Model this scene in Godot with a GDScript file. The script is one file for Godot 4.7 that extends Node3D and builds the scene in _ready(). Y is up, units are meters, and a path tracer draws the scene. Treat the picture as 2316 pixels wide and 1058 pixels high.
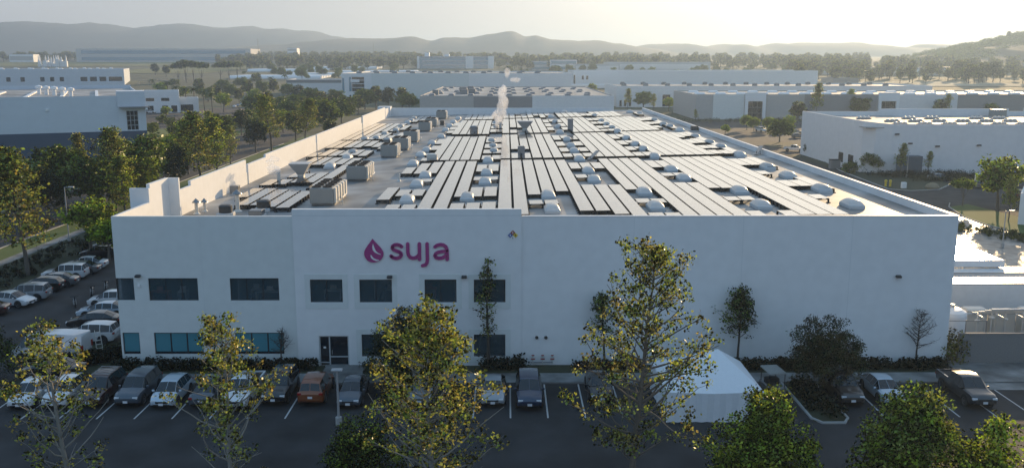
extends Node3D

var used := {}
var rng := RandomNumberGenerator.new()
var T := {}          # shared grain textures
var M := {}          # shared materials

# ---------------------------------------------------------------- mesh helpers
class MB:
	var v := PackedVector3Array()
	var n := PackedVector3Array()
	var c := PackedColorArray()
	var ix := PackedInt32Array()
	var tint := Color(1, 1, 1)
	func tri4(a: Vector3, b: Vector3, d: Vector3, e: Vector3, na: Vector3, nb: Vector3, nd: Vector3, ne: Vector3) -> void:
		var k := v.size()
		v.append(a); v.append(b); v.append(d); v.append(e)
		n.append(na); n.append(nb); n.append(nd); n.append(ne)
		for i in 4: c.append(tint)
		ix.append(k); ix.append(k + 2); ix.append(k + 1); ix.append(k); ix.append(k + 3); ix.append(k + 2)
	func quad(a: Vector3, b: Vector3, d: Vector3, e: Vector3) -> void:   # counter-clockwise from outside
		var m := (b - a).cross(e - a)
		if m.length_squared() < 1e-12: m = (d - a).cross(e - a)
		m = m.normalized()
		tri4(a, b, d, e, m, m, m, m)
	func tri(a: Vector3, b: Vector3, d: Vector3) -> void:
		var m := (b - a).cross(d - a).normalized()
		var k := v.size()
		v.append(a); v.append(b); v.append(d)
		for i in 3:
			n.append(m); c.append(tint)
		ix.append(k); ix.append(k + 2); ix.append(k + 1)
	func box(at: Vector3, s: Vector3, b := Basis()) -> void:
		var x := b.x * s.x * 0.5
		var y := b.y * s.y * 0.5
		var z := b.z * s.z * 0.5
		quad(at - x - y + z, at + x - y + z, at + x + y + z, at - x + y + z)
		quad(at + x - y - z, at - x - y - z, at - x + y - z, at + x + y - z)
		quad(at + x - y + z, at + x - y - z, at + x + y - z, at + x + y + z)
		quad(at - x - y - z, at - x - y + z, at - x + y + z, at - x + y - z)
		quad(at - x + y + z, at + x + y + z, at + x + y - z, at - x + y - z)
		quad(at - x - y - z, at + x - y - z, at + x - y + z, at - x - y + z)
	func span(a: Vector3, b: Vector3) -> void:                            # box between two corners
		box((a + b) * 0.5, (b - a).abs())
	func soft(at: Vector3, s: Vector3, r: float, b := Basis()) -> void:   # box with chamfered upright and top edges
		var h := s * 0.5
		var ring := [Vector2(h.x, -h.z + r), Vector2(h.x, h.z - r), Vector2(h.x - r, h.z), Vector2(-h.x + r, h.z), Vector2(-h.x, h.z - r), Vector2(-h.x, -h.z + r), Vector2(-h.x + r, -h.z), Vector2(h.x - r, -h.z)]
		var top := []
		for p in ring: top.append(Vector2(p.x * (1.0 - r / h.x), p.y * (1.0 - r / h.z)))
		for i in 8:
			var p: Vector2 = ring[i]
			var q: Vector2 = ring[(i + 1) % 8]
			var pt: Vector2 = top[i]
			var qt: Vector2 = top[(i + 1) % 8]
			var a := at + b * Vector3(p.x, -h.y, p.y)
			var d := at + b * Vector3(q.x, -h.y, q.y)
			var a2 := at + b * Vector3(p.x, h.y - r, p.y)
			var d2 := at + b * Vector3(q.x, h.y - r, q.y)
			quad(d, a, a2, d2)
			var a3 := at + b * Vector3(pt.x, h.y, pt.y)
			var d3 := at + b * Vector3(qt.x, h.y, qt.y)
			quad(d2, a2, a3, d3)
			tri(at + b * Vector3(0, h.y, 0), d3, a3)
	func tube(a: Vector3, b: Vector3, r0: float, r1: float, sides := 8, caps := true) -> void:
		var d := (b - a).normalized()
		var u := d.cross(Vector3(0, 0, 1) if absf(d.z) < 0.9 else Vector3(1, 0, 0)).normalized()
		var w := d.cross(u)
		for i in sides:
			var t0 := TAU * i / sides
			var t1 := TAU * (i + 1) / sides
			var e0 := u * cos(t0) + w * sin(t0)
			var e1 := u * cos(t1) + w * sin(t1)
			tri4(a + e0 * r0, a + e1 * r0, b + e1 * r1, b + e0 * r1, e0, e1, e1, e0)
			if caps:
				tri(b, b + e0 * r1, b + e1 * r1)
				tri(a, a + e1 * r0, a + e0 * r0)
	func lathe(at: Vector3, prof: Array, sides := 16) -> void:            # [radius, height] upwards
		for k in prof.size() - 1:
			var r0: float = prof[k][0]
			var r1: float = prof[k + 1][0]
			var y0: float = prof[k][1]
			var y1: float = prof[k + 1][1]
			for i in sides:
				var t0 := TAU * i / sides
				var t1 := TAU * (i + 1) / sides
				var e0 := Vector3(cos(t0), 0, sin(t0))
				var e1 := Vector3(cos(t1), 0, sin(t1))
				var up := Vector3(0, r0 - r1, 0)
				var n0 := (e0 * (y1 - y0) + up).normalized()
				var n1 := (e1 * (y1 - y0) + up).normalized()
				tri4(at + e1 * r0 + Vector3(0, y0, 0), at + e0 * r0 + Vector3(0, y0, 0), at + e0 * r1 + Vector3(0, y1, 0), at + e1 * r1 + Vector3(0, y1, 0), n1, n0, n0, n1)
	func slab(poly: PackedVector2Array, f: Transform3D, depth: float) -> void:   # an outline in f's xy, from z 0 to depth
		var idx := Geometry2D.triangulate_polygon(poly)
		for i in range(0, idx.size(), 3):
			var p := poly[idx[i]]
			var q := poly[idx[i + 1]]
			var r := poly[idx[i + 2]]
			if (q - p).cross(r - p) < 0:
				var s := q
				q = r
				r = s
			tri(f * Vector3(p.x, p.y, depth), f * Vector3(q.x, q.y, depth), f * Vector3(r.x, r.y, depth))
		var ccw := not Geometry2D.is_polygon_clockwise(poly)
		for i in poly.size():
			var p := poly[i]
			var q := poly[(i + 1) % poly.size()]
			if ccw: quad(f * Vector3(p.x, p.y, 0), f * Vector3(q.x, q.y, 0), f * Vector3(q.x, q.y, depth), f * Vector3(p.x, p.y, depth))
			else: quad(f * Vector3(q.x, q.y, 0), f * Vector3(p.x, p.y, 0), f * Vector3(p.x, p.y, depth), f * Vector3(q.x, q.y, depth))
	func mesh() -> ArrayMesh:
		var a := []
		a.resize(Mesh.ARRAY_MAX)
		a[Mesh.ARRAY_VERTEX] = v
		a[Mesh.ARRAY_NORMAL] = n
		a[Mesh.ARRAY_COLOR] = c
		a[Mesh.ARRAY_INDEX] = ix
		var m := ArrayMesh.new()
		m.add_surface_from_arrays(Mesh.PRIMITIVE_TRIANGLES, a)
		return m

func numbered(called: String) -> String:
	var k: int = used.get(called, 0)
	used[called] = k + 1
	return called if k == 0 else "%s_%03d" % [called, k]

func tag(o: Node, label: String, category: String, group := "", kind := "") -> Node:
	if label: o.set_meta("label", label)
	if category: o.set_meta("category", category)
	if group: o.set_meta("group", group)
	if kind: o.set_meta("kind", kind)
	return o

func thing(called: String, label: String, category: String, at := Vector3.ZERO, turn := 0.0, group := "") -> Node3D:
	var o := Node3D.new()
	o.name = numbered(called)
	add_child(o)
	o.position = at
	o.rotation.y = turn
	tag(o, label, category, group)
	return o

func inst(called: String, mesh: Mesh, mat: Material, parent: Node = null, kind := "") -> MeshInstance3D:
	var o := MeshInstance3D.new()
	o.mesh = mesh
	o.material_override = mat
	if parent == null:
		o.name = numbered(called)
		add_child(o)
	else:
		o.name = called
		parent.add_child(o, true)
	if kind: o.set_meta("kind", kind)
	return o

func put(called: String, mb: MB, mat: Material, parent: Node = null, kind := "") -> MeshInstance3D:
	return inst(called, mb.mesh(), mat, parent, kind)

func struct(called: String, mb: MB, mat: Material, label := "") -> MeshInstance3D:
	var o := put(called, mb, mat, null, "structure")
	if label: o.set_meta("label", label)
	return o

func dup(root: Node3D, at: Vector3, turn: float, label: String, group := "") -> Node3D:
	var r: Node3D = root.duplicate()
	r.name = numbered(str(root.get_meta("stem")) if root.has_meta("stem") else str(root.name))
	add_child(r)
	r.position = at
	r.rotation.y = turn
	r.set_meta("label", label)
	if group: r.set_meta("group", group)
	return r

# ---------------------------------------------------------------- materials
func grain(freq: float, lo: float, hi: float, sd: int, oct := 4, size := 512) -> NoiseTexture2D:
	var f := FastNoiseLite.new()
	f.seed = sd
	f.frequency = freq
	f.fractal_octaves = oct
	var t := NoiseTexture2D.new()
	t.noise = f
	t.width = size
	t.height = size
	t.seamless = true
	var g := Gradient.new()
	g.set_color(0, Color(lo, lo, lo))
	g.set_color(1, Color(hi, hi, hi))
	t.color_ramp = g
	return t

func mat(called: String, c: Color, rough := 0.85, tex := "", scale := 0.2, o := {}) -> StandardMaterial3D:   # c is a linear base colour
	var m := StandardMaterial3D.new()
	m.resource_name = called
	m.albedo_color = c.linear_to_srgb()
	m.roughness = rough
	if tex:
		m.albedo_texture = T[tex]
		m.uv1_triplanar = true
		m.uv1_world_triplanar = true
		m.uv1_scale = Vector3.ONE * scale
	if o.has("metal"): m.metallic = o.metal
	if o.has("spec"): m.metallic_specular = o.spec
	if o.has("coat"):
		m.clearcoat_enabled = true
		m.clearcoat = o.coat
		m.clearcoat_roughness = 0.05
	if o.has("back"):
		m.backlight_enabled = true
		m.backlight = o.back
	if o.has("vc"): m.vertex_color_use_as_albedo = true
	if o.has("both"): m.cull_mode = BaseMaterial3D.CULL_DISABLED
	M[called] = m
	return m

# ---------------------------------------------------------------- sky, terrain
const SUN_AZ := 27.4
const SUN_EL := 10.6

func toward_sun() -> Vector3:
	var a := deg_to_rad(SUN_AZ)
	var e := deg_to_rad(SUN_EL)
	return Vector3(sin(a) * cos(e), sin(e), -cos(a) * cos(e))

func sky_image() -> Image:
	var w := 512
	var h := 256
	var im := Image.create(w, h, false, Image.FORMAT_RGBF)
	var s := toward_sun()
	var wisps := FastNoiseLite.new()
	wisps.seed = 5
	wisps.frequency = 1.6
	wisps.fractal_octaves = 4
	for j in h:
		var el := PI * (0.5 - (j + 0.5) / h)
		for i in w:
			var az := TAU * (i + 0.5) / w      # the middle column lies behind the camera
			var d := Vector3(sin(az) * cos(el), sin(el), -cos(az) * cos(el))
			var up := maxf(d.y, 0.0)
			var low := exp(-up * 4.5)
			var c := Vector3(0.155, 0.29, 0.47).lerp(Vector3(0.52, 0.54, 0.56), low)
			var g := rad_to_deg(acos(clampf(d.dot(s), -1, 1)))
			var away := smoothstep(35.0, 115.0, g)
			c = Vector3(c.x * lerpf(0.92, 1.24, away), c.y * lerpf(0.92, 1.27, away), c.z * lerpf(0.92, 1.26, away))
			c += Vector3(0.84, 0.69, 0.50) * exp(-pow(g / 34.0, 1.6)) + Vector3(0.62, 0.52, 0.38) * exp(-pow(g / 17.0, 2.0))
			var sink := exp(-up * 16.0)            # thicker air towards the horizon dims and warms it
			c = Vector3(c.x * (1.0 - 0.32 * sink), c.y * (1.0 - 0.37 * sink), c.z * (1.0 - 0.44 * sink * (1.0 - 0.5 * away)))
			var veil := wisps.get_noise_3d(d.x, d.y * 6.0, d.z)
			c *= 1.0 + 0.07 * veil
			if d.y < 0: c = c.lerp(Vector3(0.12, 0.12, 0.11), clampf(-d.y * 12.0, 0, 1))
			im.set_pixel(i, j, Color(c.x, c.y, c.z))
	return im

func rise(z: float) -> float:                       # the land climbs gently beyond the estate
	var d := -z
	if d < 520: return 0.0
	if d < 1600: return (d - 520) * 0.0215
	return 23.2 + (d - 1600) * 0.011

func ground_mesh() -> MB:
	var mb := MB.new()
	var xs := []
	var zs := []
	for k in 49: xs.append(signf(k - 24) * pow(absf(k - 24) / 24.0, 2.2) * 5200.0)
	for k in 60: zs.append(200.0 - pow(k / 59.0, 1.7) * 5800.0)
	for j in zs.size() - 1:
		for i in xs.size() - 1:
			var q := []
			for e in [[i, j + 1], [i + 1, j + 1], [i + 1, j], [i, j]]:
				q.append(Vector3(xs[e[0]], rise(zs[e[1]]), zs[e[1]]))
			mb.tri4(q[3], q[2], q[1], q[0], Vector3.UP, Vector3.UP, Vector3.UP, Vector3.UP)
	return mb

func ridge(called: String, pts: Array, depth: float, m: Material, bumps: float, sd: int) -> void:   # pts: [x, crest height, z]
	var mb := MB.new()
	var f := FastNoiseLite.new()
	f.seed = sd
	f.frequency = 0.004
	var cols := 110
	var rows := 12
	var grid := []
	for i in cols + 1:
		var t := float(i) / cols * (pts.size() - 1)
		var k := mini(int(t), pts.size() - 2)
		var u := t - k
		var sm := u * u * (3 - 2 * u)
		var x: float = lerpf(pts[k][0], pts[k + 1][0], u)
		var y: float = lerpf(pts[k][1], pts[k + 1][1], sm)
		var z: float = lerpf(pts[k][2], pts[k + 1][2], u)
		var col := []
		for r in rows + 1:
			var s := float(r) / rows
			var hgt := y * (sin(s * PI) if s < 0.5 else sin(s * PI))
			var zz := z + depth * (0.5 - s)
			var nz := f.get_noise_2d(x, zz) * bumps * sin(s * PI)
			col.append(Vector3(x, rise(z) - 8.0 + hgt + nz + 8.0 * sin(s * PI), zz))
		grid.append(col)
	var st := SurfaceTool.new()
	st.begin(Mesh.PRIMITIVE_TRIANGLES)
	for i in cols:
		for r in rows:
			for e in [[i, r], [i + 1, r + 1], [i + 1, r], [i, r], [i, r + 1], [i + 1, r + 1]]:
				st.add_vertex(grid[e[0]][e[1]])
	st.generate_normals()
	inst(called, st.commit(), m, null, "structure")

# ---------------------------------------------------------------- walls and buildings
# a wall in the plane of f (x along, y up, z outwards), with openings [x0, y0, x1, y1] that have reveals
func wall_cells(mb: MB, f: Transform3D, x0: float, x1: float, y0: float, y1: float, thick: float, holes: Array) -> void:
	var xs := [x0, x1]
	var ys := [y0, y1]
	for h in holes:
		for x in [h[0], h[2]]:
			if not xs.has(x): xs.append(x)
		for y in [h[1], h[3]]:
			if not ys.has(y): ys.append(y)
	xs.sort()
	ys.sort()
	for i in xs.size() - 1:
		for j in ys.size() - 1:
			var cx: float = (xs[i] + xs[i + 1]) / 2
			var cy: float = (ys[j] + ys[j + 1]) / 2
			var open := false
			for h in holes:
				if cx > h[0] and cx < h[2] and cy > h[1] and cy < h[3]: open = true
			if open: continue
			mb.quad(f * Vector3(xs[i], ys[j], 0), f * Vector3(xs[i + 1], ys[j], 0), f * Vector3(xs[i + 1], ys[j + 1], 0), f * Vector3(xs[i], ys[j + 1], 0))
			mb.quad(f * Vector3(xs[i + 1], ys[j], -thick), f * Vector3(xs[i], ys[j], -thick), f * Vector3(xs[i], ys[j + 1], -thick), f * Vector3(xs[i + 1], ys[j + 1], -thick))
	for h in holes:
		var a := Vector3(h[0], h[1], 0)
		var b := Vector3(h[2], h[1], 0)
		var c := Vector3(h[2], h[3], 0)
		var d := Vector3(h[0], h[3], 0)
		var k := Vector3(0, 0, -thick)
		mb.quad(f * a, f * (a + k), f * (b + k), f * b)
		mb.quad(f * b, f * (b + k), f * (c + k), f * c)
		mb.quad(f * c, f * (c + k), f * (d + k), f * d)
		mb.quad(f * d, f * (d + k), f * (a + k), f * a)
	for e in [[Vector3(x0, y0, 0), Vector3(x0, y1, 0)], [Vector3(x1, y1, 0), Vector3(x1, y0, 0)], [Vector3(x0, y1, 0), Vector3(x1, y1, 0)], [Vector3(x1, y0, 0), Vector3(x0, y0, 0)]]:
		var k := Vector3(0, 0, -thick)
		mb.quad(f * e[0], f * e[1], f * (e[1] + k), f * (e[0] + k))

# a window in the opening [x0, y0, x1, y1] of a wall with frame f: frame, panes, set back
func window(parent: Node, f: Transform3D, o: Array, cols: int, rows: int, glass: Material, frame: Material, back := 0.14, bar := 0.05, called := "window", blind: Material = null) -> void:
	var w: float = o[2] - o[0]
	var h: float = o[3] - o[1]
	var fr := MB.new()
	var z := -back
	var b := f.basis
	for s in [[o[0] + bar / 2, (o[1] + o[3]) / 2, bar, h], [o[2] - bar / 2, (o[1] + o[3]) / 2, bar, h]]:
		fr.box(f * Vector3(s[0], s[1], z), Vector3(s[2], s[3], 0.08), b)
	for y in [o[1] + bar / 2, o[3] - bar / 2]:
		fr.box(f * Vector3((o[0] + o[2]) / 2, y, z), Vector3(w - 2 * bar, bar, 0.08), b)
	for i in range(1, cols):
		fr.box(f * Vector3(o[0] + w * i / cols, (o[1] + o[3]) / 2, z), Vector3(bar, h - 2 * bar, 0.076), b)
	for j in range(1, rows):
		for i in cols:
			fr.box(f * Vector3(o[0] + w * (i + 0.5) / cols, o[1] + h * j / rows, z), Vector3(w / cols - bar * 1.5, bar, 0.072), b)
	var wn := put(called, fr, frame, parent)
	for i in cols:
		for j in rows:
			var p := MB.new()
			p.box(f * Vector3(o[0] + w * (i + 0.5) / cols, o[1] + h * (j + 0.5) / rows, z - 0.012), Vector3(w / cols - bar * 0.5, h / rows - bar * 0.5, 0.014), b)
			put("pane", p, glass, wn)
			if blind:
				var bl := MB.new()
				bl.box(f * Vector3(o[0] + w * (i + 0.5) / cols, o[1] + h * (j + 0.5) / rows + 0.06, z + 0.006), Vector3(w / cols - bar * 1.6, h / rows - bar * 2.6 - 0.1, 0.012), b)
				put("blind", bl, blind, wn)

# plain concrete building: four walls with a parapet round a sunken roof
func block(called: String, label: String, group: String, at: Vector3, turn: float, w: float, d: float, h: float, wm: Material, rm: Material, parapet := 0.8, cat := "building") -> Node3D:
	var t := thing(called, label, cat, at, turn, group)
	var mb := MB.new()
	var k := 0.25
	wall_cells(mb, Transform3D(Basis(), Vector3(0, 0, 0)), 0, w, 0, h, k, [])
	wall_cells(mb, Transform3D(Basis(Vector3.UP, PI), Vector3(w, 0, -d)), 0, w, 0, h, k, [])
	wall_cells(mb, Transform3D(Basis(Vector3.UP, -PI / 2), Vector3(0, 0, -d + k)), 0, d - 2 * k, 0, h - 0.003, k, [])
	wall_cells(mb, Transform3D(Basis(Vector3.UP, PI / 2), Vector3(w, 0, -k)), 0, d - 2 * k, 0, h - 0.003, k, [])
	put("wall", mb, wm, t)
	var rf := MB.new()
	rf.box(Vector3(w / 2, h - parapet - 0.1, -d / 2), Vector3(w - 2 * k, 0.2, d - 2 * k))
	put("roof", rf, rm, t)
	return t

# ---------------------------------------------------------------- roof equipment
func roof_y(x: float) -> float:
	return 10.05 + 0.0225 * (x + 30.15)

func nth(i: int) -> String:
	var small := ["first", "second", "third", "fourth", "fifth", "sixth", "seventh", "eighth", "ninth", "tenth", "eleventh", "twelfth"]
	if i < 12: return small[i]
	var k := i + 1
	return str(k) + ("st" if k % 10 == 1 else "nd" if k % 10 == 2 else "rd" if k % 10 == 3 else "th")

func pv(where: String, col: int, row: int, x: float, zn: float, zf: float) -> void:
	var len := zn - zf
	var size := "long" if len > 25.0 else "medium-length" if len > 9.0 else "short"
	var area: String = {"front": "front block", "second": "second block back", "third": "third block back", "rear": "rearmost block", "west": "near field by the cream parapet", "west rear": "far field by the cream parapet"}[where]
	var lab := "%s solar strip, %s from the front, %s column, %s" % [size, nth(row), nth(col), area]
	var t := thing("solar_panel_strip", lab, "solar panel", Vector3(x, roof_y(x), (zn + zf) / 2), 0.0, "solar panel strips on the flat roof")
	t.rotation.z = atan(0.0225)
	var w := 1.22
	var mb := MB.new()
	var n := maxi(1, roundi(len / 1.25))
	for k in n:
		var z := len / 2 - len * (k + 0.5) / n
		var b := Basis(Vector3(1, 0, 0), deg_to_rad(rng.randf_range(-0.1, 0.1))) * Basis(Vector3(0, 0, 1), deg_to_rad(rng.randf_range(-0.1, 0.1)))
		var g := rng.randf_range(0.92, 1.08)
		mb.tint = Color(g, g, g * rng.randf_range(0.97, 1.03))
		mb.box(Vector3(0, 0.42, z), Vector3(w, 0.035, len / n - 0.018), b)
	put("panel_glass", mb, M.pv, t, "stuff")
	for s in [-1, 1]:
		var r := MB.new()
		r.box(Vector3(s * 0.5, 0.36, 0), Vector3(0.05, 0.08, len))
		put("rail", r, M.rail, t)
	var ft := MB.new()
	var m := maxi(2, roundi(len / 1.1))
	for k in m:
		var z := -len / 2 + 0.1 + (len - 0.2) * k / (m - 1)
		for s in [-1, 1]:
			ft.box(Vector3(s * 0.6, 0.2, z), Vector3(0.13, 0.38, 0.16))
			ft.box(Vector3(s * 0.61, 0.03, z), Vector3(0.3, 0.06, 0.34))
		ft.box(Vector3(0, 0.3, z), Vector3(1.2, 0.05, 0.05))
	put("feet_and_clamps", ft, M.rubber, t, "stuff")

var light_seen := {}
var dome_mesh: Mesh
var curb_mesh: Mesh
func skylight(x: float, z: float) -> void:
	var col := roundi((x + 12.0) / 1.45)
	var bl := "front" if z > -121 else "second" if z > -164.5 else "third" if z > -208.5 else "rearmost"
	var key := bl + str(col)
	var k: int = light_seen.get(key, 0)
	light_seen[key] = k + 1
	var lab := "dome skylight beside %s solar column of the %s block, %s there" % [nth(maxi(col, 0)), bl, nth(k)]
	if x < -12.5: lab = "dome skylight among panels between cream parapet and HVAC units, %s of the %s stretch" % [nth(k), bl]
	if x < -12.5:
		key = "w" + bl
		k = light_seen.get(key, 0)
		light_seen[key] = k + 1
		lab = "dome skylight between cream parapet and HVAC units, %s one of the %s stretch" % [nth(k), bl]
	if dome_mesh == null:
		var cb := MB.new()
		cb.soft(Vector3(0, 0.17, 0), Vector3(1.4, 0.32, 2.6), 0.06)
		curb_mesh = cb.mesh()
		var st := SurfaceTool.new()
		st.begin(Mesh.PRIMITIVE_TRIANGLES)
		var pts := []
		for i in 13:
			var row := []
			for j in 19:
				var u := i / 6.0 - 1.0
				var v := j / 9.0 - 1.0
				var hx := 1.0 - pow(absf(u), 2.6)
				var hz := 1.0 - pow(absf(v), 3.4)
				row.append(Vector3(u * 0.67, 0.31 + 0.47 * pow(maxf(hx * hz, 0.0), 0.6), v * 1.25))
			pts.append(row)
		for i in 12:
			for j in 18:
				for e in [[i, j], [i + 1, j], [i + 1, j + 1], [i, j], [i + 1, j + 1], [i, j + 1]]:
					st.add_vertex(pts[e[0]][e[1]])
		st.generate_normals()
		dome_mesh = st.commit()
	var t := thing("dome_skylight", lab, "skylight", Vector3(x, roof_y(x), z), 0.0, "dome skylights among the solar panels")
	inst("curb", curb_mesh, M.curb, t)
	inst("dome", dome_mesh, M.dome, t)

func hvac(x: float, z: float, w: float, h: float, len: float, label: String) -> void:      # front right corner at x, z
	var t := thing("rooftop_hvac_unit", label, "HVAC unit", Vector3(x - w / 2, roof_y(x), z), 0.0, "rooftop HVAC units in a line")
	var b := MB.new()
	b.box(Vector3(0, 0.12, -len / 2), Vector3(w * 0.9, 0.24, len * 0.92))
	put("base_curb", b, M.rail_grey, t)
	var c := MB.new()
	c.soft(Vector3(-0.08, 0.24 + h / 2, -len / 2), Vector3(w - 0.25, h, len), 0.05)
	put("cabinet", c, M.hvac, t)
	for i in 2:
		var p := MB.new()
		p.box(Vector3(-w * 0.27 + i * w * 0.42, 0.24 + h * 0.5, 0.012), Vector3(w * 0.36, h * 0.86, 0.024))
		p.box(Vector3(-w * 0.27 + i * w * 0.42, 0.24 + h * 0.16, 0.03), Vector3(w * 0.14, 0.06, 0.03))
		put("access_panel", p, M.hvac, t)
	var n := maxi(2, roundi(len / 1.4))
	for k in n:
		var s := MB.new()
		var zz := -len * (k + 0.5) / n
		s.soft(Vector3(w / 2 - 0.1, 0.24 + h * 0.5, zz), Vector3(0.22, h * 0.96, len / n * 0.5), 0.04)
		put("side_panel", s, M.hvac_light, t)
		for i in 2:
			var f := MB.new()
			var at := Vector3(-w * 0.26 + i * w * 0.42, 0.24 + h, zz)
			f.lathe(at, [[0.46, 0.0], [0.46, 0.1], [0.4, 0.1], [0.38, 0.03]], 18)
			for q in 4: f.box(at + Vector3(0, 0.07, 0), Vector3(0.76, 0.02, 0.05), Basis(Vector3.UP, q * PI / 4))
			f.tube(at + Vector3(0, 0.0, 0), at + Vector3(0, 0.025, 0), 0.44, 0.44, 18)
			put("fan", f, M.rubber, t)
	var pp := MB.new()
	pp.tube(Vector3(w / 2 + 0.02, 0.3, -len * 0.15), Vector3(w / 2 + 0.5, 0.3, -len * 0.15), 0.05, 0.05)
	pp.tube(Vector3(w / 2 + 0.5, 0.02, -len * 0.15), Vector3(w / 2 + 0.5, 0.75, -len * 0.15), 0.05, 0.05)
	pp.tube(Vector3(w / 2 + 0.5, 0.7, -len * 0.15), Vector3(w / 2 + 0.45, 0.7, -len * 0.5), 0.05, 0.05)
	put("pipe", pp, M.hvac_light, t)

# ---------------------------------------------------------------- cars
# stations from tail to nose: z, bottom, belt, top, half widths of sill, belt and top
func car_stations(kind: String) -> Array:
	match kind:
		"sedan": return [[-2.36, .46, .70, .74, .66, .66, .55], [-2.28, .32, .90, .96, .84, .80, .62], [-1.78, .27, .95, 1.03, .90, .86, .68], [-0.98, .25, .95, 1.40, .91, .88, .57], [-0.1, .25, .94, 1.46, .91, .88, .58], [0.5, .25, .93, 1.40, .91, .88, .57], [1.3, .26, .91, .97, .91, .86, .70], [2.02, .28, .80, .85, .88, .80, .62], [2.3, .33, .66, .70, .80, .74, .55], [2.38, .44, .58, .60, .66, .64, .5]]
		"hatch": return [[-2.1, .46, .78, .82, .7, .7, .58], [-2.04, .32, .98, 1.06, .86, .83, .68], [-1.62, .27, 1.0, 1.44, .9, .87, .6], [-0.8, .25, .98, 1.54, .91, .88, .6], [0.0, .25, .96, 1.56, .91, .88, .6], [0.5, .25, .95, 1.5, .91, .88, .58], [1.25, .26, .93, 1.0, .91, .86, .7], [1.85, .28, .84, .89, .88, .8, .62], [2.1, .33, .68, .72, .8, .74, .55], [2.18, .44, .6, .62, .66, .64, .5]]
		"suv": return [[-2.36, .52, .88, .92, .74, .74, .64], [-2.3, .36, 1.08, 1.16, .9, .88, .74], [-2.05, .32, 1.1, 1.66, .94, .91, .66], [-1.2, .3, 1.08, 1.74, .95, .92, .68], [-0.2, .3, 1.06, 1.75, .95, .92, .68], [0.4, .3, 1.05, 1.68, .95, .92, .66], [1.12, .3, 1.04, 1.1, .95, .9, .74], [1.95, .32, .97, 1.02, .92, .86, .68], [2.3, .38, .82, .86, .86, .8, .62], [2.4, .5, .7, .72, .72, .7, .55]]
		"pickup": return [[-2.78, .6, .9, .94, .8, .82, .8], [-2.74, .5, 1.0, 1.04, .92, .92, .9], [-0.92, .42, 1.06, 1.08, .96, .94, .92], [-0.9, .4, 1.08, 1.7, .97, .94, .7], [-0.1, .4, 1.08, 1.8, .97, .94, .7], [0.6, .4, 1.08, 1.74, .97, .94, .68], [1.35, .4, 1.08, 1.14, .97, .93, .76], [2.3, .42, 1.04, 1.08, .95, .9, .74], [2.68, .48, .9, .94, .9, .86, .7], [2.76, .6, .78, .8, .78, .78, .6]]
		_: return [[-2.9, .5, 1.25, 2.12, .9, .95, .8], [-2.86, .38, 1.28, 2.26, .98, .99, .82], [-1.0, .36, 1.28, 2.36, 1.0, 1.0, .82], [1.0, .36, 1.28, 2.34, 1.0, 1.0, .80], [1.65, .36, 1.26, 2.18, 1.0, .98, .74], [2.35, .38, 1.26, 1.36, .98, .94, .74], [2.8, .42, 1.02, 1.08, .92, .86, .68], [2.92, .52, .8, .84, .8, .76, .6]]

func car_ring(s: Array) -> Array:
	var r := []
	r.append(Vector3(-s[4] * 0.94, s[1], s[0]))
	r.append(Vector3(-s[4], lerpf(s[1], s[2], 0.35), s[0]))
	r.append(Vector3(-s[5], s[2], s[0]))
	r.append(Vector3(-s[6], s[3], s[0]))
	r.append(Vector3(0, s[3] + 0.035, s[0]))
	for k in [3, 2, 1, 0]: r.append(Vector3(-r[k].x, r[k].y, s[0]))
	return r

func pane_on(mb: MB, a: Vector3, b: Vector3, c: Vector3, d: Vector3, keep: float, lift: float) -> void:
	var m := (a + b + c + d) / 4
	var nn := (c - a).cross(d - b).normalized() * lift
	mb.quad(m + (a - m) * keep + nn, m + (b - m) * keep + nn, m + (c - m) * keep + nn, m + (d - m) * keep + nn)

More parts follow.
